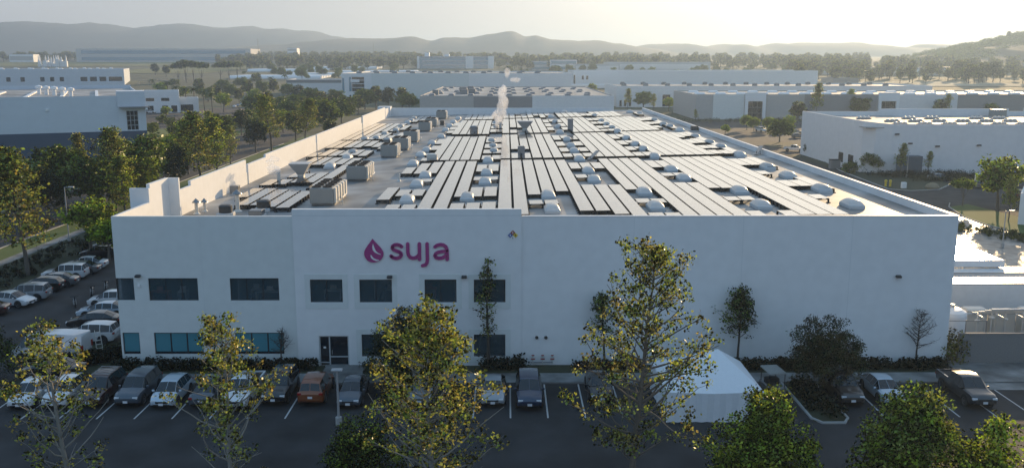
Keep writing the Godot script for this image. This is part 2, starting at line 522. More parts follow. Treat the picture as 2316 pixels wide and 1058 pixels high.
var car_meshes := {}
func car(kind: String, paint: Material, at: Vector3, turn: float, label: String, cat := "car", group := "cars parked at the building", trim := "") -> Node3D:
	var st := car_stations(kind)
	var van := kind == "van"
	var called: String = {"suv": "parked_suv", "van": "parked_van", "pickup": "pickup_truck"}.get(kind, "parked_car")
	var t := thing(called, label, cat, at, turn, group)
	if not car_meshes.has(kind):
		var rings := []
		for s in st: rings.append(car_ring(s))
		var sf := SurfaceTool.new()
		sf.begin(Mesh.PRIMITIVE_TRIANGLES)
		var g := 0
		for i in st.size() - 1:
			for k in 9:
				var a: Vector3 = rings[i][k]
				var b: Vector3 = rings[i][(k + 1) % 9]
				var c: Vector3 = rings[i + 1][(k + 1) % 9]
				var d: Vector3 = rings[i + 1][k]
				for p in [a, b, c, a, c, d]:
					sf.set_smooth_group(1 if k in [3, 4] else 2 if k in [2, 5] else 3 if k in [0, 1, 6, 7] else 4)
					sf.add_vertex(p)
		for e in [0, st.size() - 1]:
			for k in range(1, 8):
				var o: Array = [rings[e][0], rings[e][k], rings[e][k + 1]]
				if e == 0: o = [rings[e][0], rings[e][k + 1], rings[e][k]]
				for p in o:
					sf.set_smooth_group(5)
					sf.add_vertex(p)
		sf.generate_normals()
		var parts := {"body": sf.commit()}
		var i0 := 1 if kind in ["suv", "hatch"] else 2   # rear window between i0 and i0 + 1
		var iw := st.size() - 5
		if van: iw = 4
		if kind == "pickup": iw = 5
		if not van:
			var rw := MB.new()
			for s in [3, 4]: pane_on(rw, rings[i0][s], rings[i0 + 1][s], rings[i0 + 1][s + 1], rings[i0][s + 1], 0.92, 0.015)
			parts["rear_window"] = rw.mesh()
		var ws := MB.new()
		for s in [3, 4]: pane_on(ws, rings[iw][s], rings[iw + 1][s], rings[iw + 1][s + 1], rings[iw][s + 1], 0.95, 0.015)
		parts["windscreen"] = ws.mesh()
		for side in 2:
			var sw := MB.new()
			for i in range(i0 if not van else 3, iw + 1):
				var p: Vector3 = rings[i][2] if side == 0 else rings[i][5]
				var q: Vector3 = rings[i][3] if side == 0 else rings[i][6]
				p = rings[i][2]
				q = rings[i][3]
				var p2: Vector3 = rings[i + 1][2]
				var q2: Vector3 = rings[i + 1][3]
				var ca := [p, p2, q2, q]
				if side == 1:
					for k in 4: ca[k] = Vector3(-ca[k].x, ca[k].y, ca[k].z)
					ca = [ca[1], ca[0], ca[3], ca[2]]
				var thin := absf(p2.z - p.z) < 0.1
				if not thin: pane_on(sw, ca[0], ca[1], ca[2], ca[3], 0.93, 0.014)
			parts["side_window" + ("" if side == 0 else "1")] = sw.mesh()
		var nose: Array = st[st.size() - 3]
		var tip: Array = st[st.size() - 2]
		for s in [-1, 1]:
			var hl := MB.new()
			hl.soft(Vector3(s * (tip[5] - 0.16), lerpf(tip[1], tip[3], 0.82), tip[0] - 0.03), Vector3(0.36, 0.14, 0.2), 0.03)
			parts["headlight" + ("" if s < 0 else "1")] = hl.mesh()
			var tl := MB.new()
			var r1: Array = st[1]
			tl.soft(Vector3(s * (r1[5] - 0.12), r1[2] - 0.1, r1[0] - 0.02), Vector3(0.28, 0.16 if not van else 0.5, 0.14), 0.03)
			parts["tail_light" + ("" if s < 0 else "1")] = tl.mesh()
			var mi := MB.new()
			var sw2: Array = st[iw + 1]
			mi.soft(Vector3(s * (sw2[5] + 0.1), sw2[2] + 0.08, sw2[0] - 0.3), Vector3(0.2, 0.14, 0.1), 0.03)
			parts["mirror" + ("" if s < 0 else "1")] = mi.mesh()
		var gr := MB.new()
		var end: Array = st[st.size() - 1]
		gr.soft(Vector3(0, lerpf(tip[1], tip[3], 0.6), tip[0] + 0.04), Vector3(tip[5] * 1.1, (tip[3] - tip[1]) * 0.42, 0.1), 0.02)
		gr.soft(Vector3(0, tip[1] + 0.05, tip[0] + 0.03), Vector3(tip[5] * 1.5, 0.09, 0.1), 0.02)
		parts["grille"] = gr.mesh()
		for e in [[end[0] + 0.06, lerpf(tip[1], tip[3], 0.3)], [st[0][0] - 0.012, lerpf(st[0][1], st[0][2], 0.55)]]:
			var pl := MB.new()
			pl.box(Vector3(0, e[1], e[0]), Vector3(0.32, 0.16, 0.03))
			parts["number_plate" + ("" if e[0] > 0 else "1")] = pl.mesh()
		if kind == "pickup":
			var bed := MB.new()
			bed.box(Vector3(0, 1.075, -1.84), Vector3(1.6, 0.03, 1.66))
			parts["bed_liner"] = bed.mesh()
			var rl := MB.new()
			for s in [-1, 1]: rl.box(Vector3(s * 0.87, 1.13, -1.84), Vector3(0.12, 0.14, 1.8))
			rl.box(Vector3(0, 1.13, -2.7), Vector3(1.62, 0.14, 0.08))
			parts["bed_rail"] = rl.mesh()
		var r := 0.35 if kind in ["sedan", "hatch"] else 0.39
		var ty := MB.new()
		ty.lathe(Vector3.ZERO, [[r * 0.62, -0.11], [r * 0.94, -0.12], [r, -0.08], [r, 0.08], [r * 0.94, 0.12], [r * 0.62, 0.11]], 20)
		var ri := MB.new()
		ri.lathe(Vector3.ZERO, [[0.0, -0.09], [r * 0.2, -0.1], [r * 0.22, -0.06], [r * 0.6, -0.09], [r * 0.64, -0.11], [r * 0.64, 0.11], [r * 0.6, 0.09], [r * 0.22, 0.06], [r * 0.2, 0.1], [0.0, 0.09]], 10)
		var arch := MB.new()
		arch.lathe(Vector3.ZERO, [[0.0, 0.0], [r * 1.17, 0.0], [r * 1.17, 0.02], [0.0, 0.02]], 20)
		parts["tyre"] = ty.mesh()
		parts["rim"] = ri.mesh()
		parts["wheel_arch"] = arch.mesh()
		parts["r"] = r
		car_meshes[kind] = parts
	var P: Dictionary = car_meshes[kind]
	for key in P:
		if key in ["tyre", "rim", "wheel_arch", "r"]: continue
		var nm: String = str(key).trim_suffix("1")
		var m: Material = paint
		if nm in ["rear_window", "windscreen", "side_window"]: m = M.car_glass
		elif nm == "headlight": m = M.lamp_glass
		elif nm == "tail_light": m = M.tail
		elif nm == "number_plate": m = M.plate
		elif nm in ["grille", "bed_liner"]: m = M.rubber
		inst(nm, P[key], m, t)
	var base := 2.95 if kind == "pickup" else 2.6
	var zf := {"sedan": 1.45, "hatch": 1.32, "suv": 1.5, "pickup": 1.75, "van": 2.0}
	var zr := {"sedan": -1.42, "hatch": -1.28, "suv": -1.42, "pickup": -1.72, "van": -1.75}
	var hw: float = st[3][4]
	for z in [zf[kind], zr[kind]]:
		for s in [-1, 1]:
			var w := Node3D.new()
			w.name = "wheel"
			t.add_child(w, true)
			w.position = Vector3(s * (hw - 0.09), P.r, z)
			w.rotation.z = -s * PI / 2
			inst("tyre", P.tyre, M.tyre, w)
			inst("rim", P.rim, M.rim, w)
			var ar := inst("wheel_arch", P.wheel_arch, M.rubber, t)
			ar.position = Vector3(s * (hw - 0.012), P.r + 0.03, z)
			ar.rotation.z = -s * PI / 2
	if trim == "rack":
		var rk := MB.new()
		for s in [-1, 1]: rk.tube(Vector3(s * 0.6, 1.82, -1.6), Vector3(s * 0.6, 1.82, 0.3), 0.03, 0.03, 6)
		for z in [-1.5, -1.0, -0.5, 0.0]: rk.box(Vector3(0, 1.84, z), Vector3(1.3, 0.04, 0.07))
		put("roof_rack", rk, M.rail_grey, t)
	return t

# ---------------------------------------------------------------- trees
# leaves: one mesh of small folded leaf faces scattered in clumps [centre, radius, leaves]
func leaves(clumps: Array, size: float, tones: Array, sd: int, flat := 0.0, hollow := 0.35) -> ArrayMesh:
	var r := RandomNumberGenerator.new()
	r.seed = sd
	var v := PackedVector3Array()
	var n := PackedVector3Array()
	var c := PackedColorArray()
	var ix := PackedInt32Array()
	for cl in clumps:
		var base: Color = tones[r.randi() % tones.size()]
		for k in int(cl[2]):
			var d := Vector3(r.randfn(), r.randfn(), r.randfn()).normalized()
			var rad: float = cl[1] * lerpf(hollow, 1.0, pow(r.randf(), 0.6))
			var p: Vector3 = cl[0] + Vector3(d.x, d.y * (1.0 - flat), d.z) * rad
			var face := (Vector3(r.randfn(), r.randfn(), r.randfn()) + Vector3(0.55, 0.75, -0.95)).normalized()   # leaves turn to the light
			var u := face.cross(Vector3(r.randfn(), r.randfn(), r.randfn())).normalized()
			var w := u.cross(face).normalized()
			var s := size * r.randf_range(0.65, 1.3)
			var nn := u.cross(w).normalized()
			if nn.dot(d) < 0: nn = -nn
			var sn := (nn * 0.75 + d * 0.55).normalized()
			var t := r.randf_range(0.75, 1.28)
			var col := Color(base.r * t * r.randf_range(0.88, 1.15), base.g * t, base.b * t)
			var i0 := v.size()
			v.append(p); v.append(p + u * s * 0.5 + w * s * 0.36); v.append(p + u * s); v.append(p + u * s * 0.5 - w * s * 0.36 + nn * s * 0.12)
			for q in 4:
				n.append(sn)
				c.append(col)
			ix.append(i0); ix.append(i0 + 1); ix.append(i0 + 2); ix.append(i0); ix.append(i0 + 2); ix.append(i0 + 3)
	var a := []
	a.resize(Mesh.ARRAY_MAX)
	a[Mesh.ARRAY_VERTEX] = v
	a[Mesh.ARRAY_NORMAL] = n
	a[Mesh.ARRAY_COLOR] = c
	a[Mesh.ARRAY_INDEX] = ix
	var m := ArrayMesh.new()
	m.add_surface_from_arrays(Mesh.PRIMITIVE_TRIANGLES, a)
	return m

# a limb that bends: from a along d, len long; returns its points
func limb(mb: MB, r: RandomNumberGenerator, a: Vector3, d: Vector3, len: float, r0: float, r1: float, segs: int, bend: float, lift: float) -> Array:
	var pts := [a]
	var p := a
	for k in segs:
		d = (d + Vector3(r.randfn(), r.randfn(), r.randfn()) * bend + Vector3(0, lift, 0)).normalized()
		var q := p + d * len / segs
		mb.tube(p, q, lerpf(r0, r1, float(k) / segs), lerpf(r0, r1, float(k + 1) / segs), 6 if r0 > 0.05 else 4, false)
		p = q
		pts.append(p)
	return pts

# open-crowned tree: a leader, rising limbs, twigs with leaf clumps at their ends
func open_tree(sd: int, h: float, spread: float, first: float, limbs: int, per: int, leaf: float, clump: float, tones: Array, shape := 0.6, bare := 0.0) -> Array:
	var r := RandomNumberGenerator.new()
	r.seed = sd
	var mb := MB.new()
	var tr := limb(mb, r, Vector3.ZERO, Vector3.UP, h * 0.97, h * 0.0125 + 0.03, 0.02, 14, 0.035, 0.12)
	var clumps := []
	for k in limbs:
		var f := lerpf(first, 0.97, pow((k + r.randf()) / limbs, 0.92))
		var at := f * (tr.size() - 1)
		var i := mini(int(at), tr.size() - 2)
		var a: Vector3 = (tr[i] as Vector3).lerp(tr[i + 1], at - i)
		var ang := k * 2.4 + r.randf_range(-0.5, 0.5)
		var g := (f - first) / (1.0 - first)
		var reach: float = spread * lerpf(1.0, 0.16, pow(g, 1.0 / shape * 0.9)) * minf(1.0, 0.55 + g * 2.2) * r.randf_range(0.55, 1.1)
		var d := Vector3(cos(ang), r.randf_range(0.25, 0.75), sin(ang)).normalized()
		var lb := limb(mb, r, a, d, reach, 0.018 + reach * 0.011, 0.012, 5, 0.13, 0.1)
		for m in range(2, 6):
			if r.randf() < bare: continue
			var twigs := 2 if m < 5 else 3
			for q in twigs:
				var td := Vector3(r.randfn(), r.randf_range(-0.2, 0.9), r.randfn()).normalized()
				var tl := r.randf_range(0.3, 0.75) * minf(1.0, 0.4 + reach / 3.0)
				var tp := limb(mb, r, lb[m], td, tl, 0.012, 0.005, 2, 0.2, 0.0)
				clumps.append([tp[2], clump * r.randf_range(0.7, 1.25), per])
	clumps.append([tr[tr.size() - 1], clump, per])
	return [mb.mesh(), leaves(clumps, leaf, tones, sd + 7, 0.15, 0.1) if per > 0 else null]

# dense tree: several lobes of foliage, each a shell of clumps
func dense_tree(sd: int, h: float, lobes: Array, n: int, clump: float, per: int, leaf: float, tones: Array, trunk := 0.0) -> Array:
	var r := RandomNumberGenerator.new()
	r.seed = sd
	var mb := MB.new()
	var tr := limb(mb, r, Vector3.ZERO, Vector3.UP, h * 0.6, h * 0.02 + 0.05, h * 0.008, 5, 0.04, 0.1)
	var clumps := []
	for L in lobes:           # [x, y, z, rx, ry]
		limb(mb, r, tr[2], (Vector3(L[0], L[1], L[2]) - tr[2]).normalized(), (Vector3(L[0], L[1], L[2]) - tr[2]).length() * 0.9, h * 0.012, 0.02, 4, 0.06, 0.0)
		for k in int(n * L[3] * L[4]):
			var d := Vector3(r.randfn(), r.randfn(), r.randfn()).normalized()
			var q := pow(r.randf(), 0.35)
			clumps.append([Vector3(L[0] + d.x * L[3] * q, L[1] + d.y * L[4] * q, L[2] + d.z * L[3] * q), clump * r.randf_range(0.6, 1.3), per])
	return [mb.mesh(), leaves(clumps, leaf, tones, sd + 3, 0.1, 0.3)]

func plant(called: String, tm: Array, bark: Material, leafm: Material, at: Vector3, turn: float, size: float, label: String, group := "", cat := "tree") -> Node3D:
	var t := thing(called, label, cat, at, turn, group)
	t.scale = Vector3.ONE * size
	inst("trunk", tm[0], bark, t)
	if tm[1]: inst("crown", tm[1], leafm, t)
	return t

func palm(sd: int, h: float, fronds: int, reach: float) -> Array:
	var r := RandomNumberGenerator.new()
	r.seed = sd
	var mb := MB.new()
	var tr := limb(mb, r, Vector3.ZERO, Vector3.UP, h, 0.24, 0.17, 6, 0.02, 0.1)
	var top: Vector3 = tr[tr.size() - 1]
	var fr := MB.new()
	for k in fronds:
		var a := k * 2.4
		var lift := r.randf_range(-0.5, 1.1)
		var d := Vector3(cos(a), lift, sin(a)).normalized()
		var p := top
		var side := d.cross(Vector3.UP).normalized()
		var g := r.randf_range(0.8, 1.2)
		fr.tint = Color(0.075 * g, 0.11 * g, 0.022 * g)
		for s in 5:
			var q := p + d * reach / 5
			var w := 0.42 * (1.0 - s / 5.5)
			var up := side.cross(d).normalized() * 0.12
			fr.quad(p - side * w - up, p, q, q - side * w * 0.85 - up)
			fr.quad(p, p + side * w - up, q + side * w * 0.85 - up, q)
			d = (d + Vector3(0, -0.26, 0)).normalized()
			p = q
	return [mb.mesh(), fr.mesh()]

# ---------------------------------------------------------------- small things
func sheet(called: String, pts: Array, y: float, m: Material, kind := "structure") -> void:
	var mb := MB.new()
	var poly := PackedVector2Array()
	for p in pts: poly.append(Vector2(p[0], -p[1]))
	var idx := Geometry2D.triangulate_polygon(poly)
	for i in range(0, idx.size(), 3):
		var a := poly[idx[i]]
		var b := poly[idx[i + 1]]
		var c := poly[idx[i + 2]]
		if (b - a).cross(c - a) < 0:
			var s := b
			b = c
			c = s
		mb.tri(Vector3(a.x, y, -a.y), Vector3(b.x, y, -b.y), Vector3(c.x, y, -c.y))
	put(called, mb, m, null, kind)

func kerb_line(called: String, pts: Array, w: float, h: float, m: Material) -> void:
	var mb := MB.new()
	for i in pts.size() - 1:
		var a := Vector3(pts[i][0], h / 2, pts[i][1])
		var b := Vector3(pts[i + 1][0], h / 2, pts[i + 1][1])
		var d := (b - a).normalized()
		mb.box((a + b) / 2, Vector3(w, h, (b - a).length() + w * 0.5), Basis(Vector3.UP.cross(d).normalized(), Vector3.UP, d))
	put(called, mb, m, null, "structure")

func stroke(mb: MB, pts: Array, w: float, z0: float, z1: float) -> void:          # a round-ended letter stroke in the xy plane
	for i in pts.size():
		var p := Vector3(pts[i][0], pts[i][1], 0)
		mb.tube(p + Vector3(0, 0, z0), p + Vector3(0, 0, z1), w / 2, w / 2, 14)
		if i + 1 < pts.size():
			var q := Vector3(pts[i + 1][0], pts[i + 1][1], 0)
			var d := (q - p).normalized()
			var s := Vector3(-d.y, d.x, 0) * w / 2
			var a := Vector3(0, 0, z0)
			var b := Vector3(0, 0, z1 - 0.001 - 0.0007 * (i % 3))
			mb.quad(p - s + b, q - s + b, q + s + b, p + s + b)
			mb.quad(p + s + a, p + s + b, q + s + b, q + s + a)
			mb.quad(q - s + a, q - s + b, p - s + b, p - s + a)

func wall_light(at: Vector3, label: String) -> void:
	var t := thing("wall_light", label, "wall light", at, 0.0, "wall lights on the white facade")
	var a := MB.new()
	a.soft(Vector3(0, 0.02, 0.03), Vector3(0.22, 0.2, 0.06), 0.02)
	put("back_plate", a, M.dark_metal, t)
	var b := MB.new()
	b.soft(Vector3(0, 0.05, 0.2), Vector3(0.42, 0.16, 0.3), 0.04, Basis(Vector3(1, 0, 0), 0.25))
	put("lamp_housing", b, M.dark_metal, t)

func street_lamp(at: Vector3, h: float, arm: float, label: String) -> void:
	var t := thing("street_lamp", label, "street lamp", at, 0.0, "lamp posts")
	var a := MB.new()
	a.tube(Vector3(0, 0.0, 0), Vector3(0, 0.6, 0), 0.22, 0.22, 10)
	put("concrete_base", a, M.kerb, t)
	var b := MB.new()
	b.tube(Vector3(0, 0.5, 0), Vector3(0, h, 0), 0.09, 0.06, 8)
	b.tube(Vector3(0, h - 0.05, 0), Vector3(arm, h, 0), 0.04, 0.04, 6)
	put("pole", b, M.steel, t)
	var c := MB.new()
	c.soft(Vector3(arm, h + 0.03, 0), Vector3(0.75, 0.12, 0.4), 0.04)
	put("lamp_head", c, M.steel, t)

func motorcycle(at: Vector3, turn: float, label: String) -> void:
	var t := thing("motorcycle", label, "motorcycle", at, turn, "motorcycles beside the building")
	for z in [-0.72, 0.72]:
		var w := MB.new()
		for i in 18:
			var a := TAU * i / 18
			var b := TAU * (i + 1) / 18
			w.tube(Vector3(0, 0.31 + sin(a) * 0.27, z + cos(a) * 0.27), Vector3(0, 0.31 + sin(b) * 0.27, z + cos(b) * 0.27), 0.06, 0.06, 6, false)
		w.tube(Vector3(-0.05, 0.31, z), Vector3(0.05, 0.31, z), 0.1, 0.1, 8)
		put("wheel", w, M.tyre, t)
	var e := MB.new()
	e.soft(Vector3(0, 0.42, 0), Vector3(0.3, 0.4, 0.6), 0.06)
	put("engine", e, M.rail_grey, t)
	var k := MB.new()
	k.soft(Vector3(0, 0.8, 0.2), Vector3(0.3, 0.26, 0.5), 0.09)
	put("fuel_tank", k, M.paint_black, t)
	var s := MB.new()
	s.soft(Vector3(0, 0.78, -0.35), Vector3(0.28, 0.14, 0.7), 0.05)
	put("seat", s, M.rubber, t)
	var f := MB.new()
	for q in [-1, 1]: f.tube(Vector3(q * 0.09, 0.31, 0.72), Vector3(q * 0.09, 1.02, 0.45), 0.03, 0.03, 6)
	put("fork", f, M.steel, t)
	var h := MB.new()
	h.tube(Vector3(-0.38, 1.08, 0.36), Vector3(0.38, 1.08, 0.36), 0.025, 0.025, 6)
	h.soft(Vector3(0, 1.0, 0.55), Vector3(0.2, 0.2, 0.14), 0.04)
	put("handlebar", h, M.rubber, t)

func hood_vent(at: Vector3, label: String, w: float, h: float) -> void:          # a pyramid-shaped sheet metal exhaust on a stub
	var t := thing("exhaust_cowl", label, "roof vent", at)
	var a := MB.new()
	a.box(Vector3(0, 0.35, 0), Vector3(w * 0.3, 0.7, w * 0.3))
	put("stub", a, M.hvac_light, t)
	var b := MB.new()
	var lo := w * 0.16
	var hi := w * 0.5
	var y0 := 0.65
	var y1 := 0.65 + h
	var L := [Vector3(-lo, y0, lo), Vector3(lo, y0, lo), Vector3(lo, y0, -lo), Vector3(-lo, y0, -lo)]
	var H := [Vector3(-hi, y1, hi), Vector3(hi, y1, hi), Vector3(hi, y1, -hi), Vector3(-hi, y1, -hi)]
	for i in 4: b.quad(L[i], L[(i + 1) % 4], H[(i + 1) % 4], H[i])
	b.box(Vector3(0, y1 + 0.03, 0), Vector3(w * 1.02, 0.06, w * 1.02))
	put("cowl", b, M.cowl, t)

func roof_fan(at: Vector3, r: float, h: float, label: String, m: Material) -> void:
	var t := thing("roof_exhaust_fan", label, "roof vent", at)
	var a := MB.new()
	a.soft(Vector3(0, 0.15, 0), Vector3(r * 2.3, 0.3, r * 2.3), 0.03)
	put("curb", a, M.curb, t)
	var b := MB.new()
	b.lathe(Vector3(0, 0.28, 0), [[r * 0.92, 0], [r, h * 0.1], [r, h * 0.75], [r * 0.9, h * 0.8], [r * 1.05, h * 0.84], [r * 0.7, h], [0, h]], 20)
	put("drum", b, m, t)

func vent_pipe(at: Vector3, h: float, r: float, label: String, cap := true) -> void:
	var t := thing("vent_pipe", label, "vent pipe", at)
	var a := MB.new()
	a.lathe(Vector3.ZERO, [[r * 2.2, 0], [r * 1.3, 0.15], [r, 0.2], [r, h]], 12)
	put("pipe", a, M.hvac_light, t)
	if cap:
		var b := MB.new()
		b.lathe(Vector3(0, h, 0), [[r * 2.4, 0.08], [r * 2.2, 0.16], [0, 0.5]], 14)
		b.tube(Vector3(0, 0, 0) + Vector3(0, h - 0.02, 0), Vector3(0, h + 0.4, 0), r * 0.3, r * 0.3, 6)
		put("cap", b, M.galv, t)

func steam(label: String, puffs: Array, amount: float) -> void:
	var r := RandomNumberGenerator.new()
	r.seed = 61
	var f := FastNoiseLite.new()
	f.seed = 9
	f.frequency = 0.55
	var st := SurfaceTool.new()
	st.begin(Mesh.PRIMITIVE_TRIANGLES)
	for p in puffs:
		for k in int(ceil(3.0 * amount)):
			var c: Vector3 = p[0] - puffs[0][0] + Vector3(r.randfn(0, 0.16) * p[1].x, r.randfn(0, 0.2) * p[1].y, r.randfn(0, 0.16) * p[1].z)
			var s: Vector3 = p[1] * r.randf_range(0.28, 0.42)
			var g := []
			for a in 13:
				var row := []
				for b in 9:
					var th := TAU * a / 12.0
					var ph := PI * b / 8.0
					var d := Vector3(cos(th) * sin(ph), cos(ph), sin(th) * sin(ph))
					row.append(c + d * s * (1.0 + 0.55 * f.get_noise_3dv(c * 2.0 + d * 1.6)))
				g.append(row)
			st.set_smooth_group(k)
			for a in 12:
				for b in 8:
					for e in [[a, b], [a + 1, b], [a + 1, b + 1], [a, b], [a + 1, b + 1], [a, b + 1]]: st.add_vertex(g[e[0]][e[1]])
	st.generate_normals()
	var o := inst("steam_plume", st.commit(), M.steam)
	o.position = puffs[0][0]
	tag(o, label, "steam")

func shrub_row(called: String, label: String, a: Vector3, b: Vector3, w: float, h: float, n: int, tones: Array, sd: int, cat := "hedge") -> void:
	var r := RandomNumberGenerator.new()
	r.seed = sd
	var cl := []
	for k in n:
		var f := r.randf()
		var p := a.lerp(b, f) + Vector3(r.randf_range(-w, w) / 2, h * r.randf_range(0.25, 0.7), r.randf_range(-w, w) / 2)
		cl.append([p - a, h * r.randf_range(0.3, 0.55), 46])
	var t := thing(called, label, cat, a)
	inst("foliage", leaves(cl, 0.2, tones, sd, 0.2), M.leaf, t)

# ---------------------------------------------------------------- the scene
func _ready() -> void:
	rng.seed = 11
	var cam := Camera3D.new()
	cam.name = "camera"
	add_child(cam)
	cam.position = Vector3(0, 24.1, 0)
	cam.rotation_degrees = Vector3(-10.8, -0.34, 0)
	cam.fov = 28.94
	cam.far = 9000
	cam.current = true
	var env := Environment.new()
	env.background_mode = Environment.BG_SKY
	var pan := PanoramaSkyMaterial.new()
	pan.panorama = ImageTexture.create_from_image(sky_image())
	env.sky = Sky.new()
	env.sky.sky_material = pan
	env.background_energy_multiplier = 1.0
	env.tonemap_mode = Environment.TONE_MAPPER_LINEAR
	env.tonemap_exposure = 1.22
	env.sdfgi_enabled = true
	env.ssao_enabled = true
	env.ssil_enabled = true
	env.volumetric_fog_enabled = true
	env.volumetric_fog_density = 0.00026
	env.volumetric_fog_albedo = Color(0.77, 0.875, 1.0)
	env.volumetric_fog_anisotropy = 0.45
	env.volumetric_fog_length = 4000
	var we := WorldEnvironment.new()
	we.name = "world"
	we.environment = env
	add_child(we)
	var sun := DirectionalLight3D.new()
	sun.name = "sun"
	sun.light_energy = 1.6
	sun.light_color = Color(1.0, 0.86, 0.66)
	sun.light_angular_distance = 0.5
	sun.shadow_enabled = true
	add_child(sun)
	sun.look_at_from_position(toward_sun() * 100.0, Vector3.ZERO)

	make_materials()
	setting()
	main_building()
	roof_top()
	yard()
	estate()
	distance()
	make_trees()
	make_cars()

func make_materials() -> void:
	T["wall"] = grain(0.012, 0.965, 1.0, 3)
	T["rough"] = grain(0.05, 0.72, 1.0, 4, 5)
	T["patch"] = grain(0.008, 0.52, 1.0, 6, 6)
	T["fine"] = grain(0.12, 0.7, 1.0, 9, 3)
	mat("white_paint", Color(0.79, 0.79, 0.78), 0.8, "wall", 0.11)
	mat("white_paint_b", Color(0.70, 0.725, 0.70), 0.8, "wall", 0.13)
	mat("panel_edge", Color(0.62, 0.64, 0.64), 0.85)
	mat("membrane", Color(0.46, 0.46, 0.45), 0.55, "patch", 0.03)
	mat("pv", Color(0.030, 0.034, 0.042), 0.1, "", 1, {"vc": true, "spec": 1.0, "coat": 0.5})
	mat("rail", Color(0.05, 0.05, 0.05), 0.5)
	mat("rail_grey", Color(0.2, 0.2, 0.2), 0.6)
	mat("rubber", Color(0.02, 0.02, 0.021), 0.8)
	mat("curb", Color(0.55, 0.56, 0.56), 0.6)
	mat("dome", Color(0.66, 0.66, 0.64), 0.34, "", 1, {"spec": 0.5, "back": Color(0.9, 0.9, 0.9)})
	mat("hvac", Color(0.40, 0.39, 0.36), 0.55, "rough", 0.5)
	mat("hvac_light", Color(0.62, 0.60, 0.55), 0.5)
	mat("galv", Color(0.35, 0.36, 0.37), 0.35, "rough", 0.6, {"metal": 0.7})
	mat("cowl", Color(0.5, 0.5, 0.49), 0.5)
	mat("steel", Color(0.42, 0.42, 0.42), 0.45, "", 1, {"metal": 0.3})
	mat("dark_metal", Color(0.03, 0.032, 0.035), 0.5)
	mat("glass", Color(0.005, 0.014, 0.024), 0.06, "", 1, {"spec": 0.55})
	mat("glass_blue", Color(0.05, 0.21, 0.31), 0.1, "", 1, {"spec": 0.7})
	mat("frame_dark", Color(0.02, 0.022, 0.025), 0.5)
	mat("frame_light", Color(0.45, 0.46, 0.46), 0.5)
	mat("teal_blind", Color(0.05, 0.22, 0.27), 0.7)
	mat("logo", Color(0.36, 0.035, 0.19), 0.5)
	mat("red", Color(0.28, 0.05, 0.04), 0.5)
	mat("sign_blue", Color(0.04, 0.12, 0.35), 0.5)
	mat("sign_yellow", Color(0.7, 0.5, 0.04), 0.5)
	mat("white", Color(0.8, 0.8, 0.79), 0.5)
	mat("asphalt", Color(0.040, 0.041, 0.044), 0.85, "patch", 0.05)
	mat("asphalt_road", Color(0.048, 0.049, 0.052), 0.95, "patch", 0.06)
	mat("concrete", Color(0.33, 0.33, 0.32), 0.85, "patch", 0.08)
	mat("concrete_slick", Color(0.34, 0.33, 0.31), 0.48, "patch", 0.09)
	mat("kerb", Color(0.36, 0.36, 0.35), 0.85)
	mat("line_paint", Color(0.62, 0.62, 0.62), 0.7, "rough", 0.5)
	mat("land", Color(0.085, 0.10, 0.04), 0.95, "patch", 0.012)
	mat("lawn", Color(0.10, 0.15, 0.025), 0.95, "rough", 0.25)
	mat("planting", Color(0.05, 0.058, 0.026), 0.95, "rough", 0.3)
	mat("field", Color(0.22, 0.23, 0.05), 0.95, "patch", 0.01)
	mat("pale_field", Color(0.5, 0.47, 0.34), 0.95, "patch", 0.01)
	mat("hill", Color(0.085, 0.085, 0.06), 0.95, "patch", 0.002)
	mat("tan_paint", Color(0.46, 0.44, 0.42), 0.85, "wall", 0.08)
	mat("brown_paint", Color(0.28, 0.27, 0.27), 0.85, "wall", 0.08)
	mat("grey_paint", Color(0.76, 0.745, 0.73), 0.85, "wall", 0.08)
	mat("blue_grey_paint", Color(0.64, 0.68, 0.72), 0.85, "wall", 0.06)
	mat("navy_paint", Color(0.05, 0.085, 0.135), 0.85, "wall", 0.06)
	mat("roof_pale", Color(0.58, 0.57, 0.55), 0.7, "patch", 0.02)
	mat("tent", Color(0.80, 0.82, 0.84), 0.6, "wall", 0.4, {"back": Color(0.25, 0.25, 0.25)})
	mat("tyre", Color(0.018, 0.018, 0.018), 0.8)
	mat("rim", Color(0.3, 0.3, 0.31), 0.35, "", 1, {"metal": 0.6})
	mat("car_glass", Color(0.012, 0.015, 0.018), 0.05, "", 1, {"spec": 0.6})
	mat("lamp_glass", Color(0.6, 0.62, 0.64), 0.1)
	mat("tail", Color(0.25, 0.015, 0.012), 0.2)
	mat("plate", Color(0.65, 0.66, 0.68), 0.5)
	for p in [["dark", 0.03, 0.032, 0.036], ["white", 0.68, 0.69, 0.70], ["silver", 0.30, 0.32, 0.34], ["pale_blue", 0.45, 0.53, 0.6], ["slate", 0.06, 0.075, 0.095], ["navy", 0.012, 0.025, 0.06], ["black", 0.012, 0.012, 0.014], ["orange", 0.21, 0.06, 0.018], ["wine", 0.05, 0.022, 0.02], ["grey", 0.13, 0.135, 0.14], ["brown", 0.045, 0.035, 0.03], ["blue", 0.03, 0.10, 0.25]]:
		mat("paint_" + str(p[0]), Color(p[1], p[2], p[3]), 0.3, "", 1, {"coat": 1.0, "metal": 0.1})
	mat("leaf", Color(1, 1, 1), 0.42, "", 1, {"vc": true, "back": Color(1.0, 1.0, 0.85), "both": true})
	mat("bark", Color(0.20, 0.17, 0.14), 0.9, "fine", 1.2)
	mat("bark_pale", Color(0.36, 0.34, 0.30), 0.9, "fine", 0.9)
	mat("bark_dark", Color(0.07, 0.06, 0.05), 0.9, "fine", 1.2)
	mat("roof_vent", Color(0.2, 0.2, 0.21), 0.5)
	mat("navy_grey", Color(0.10, 0.125, 0.15), 0.7, "wall", 0.2)
	mat("far_pale", Color(0.5, 0.5, 0.49), 0.7)
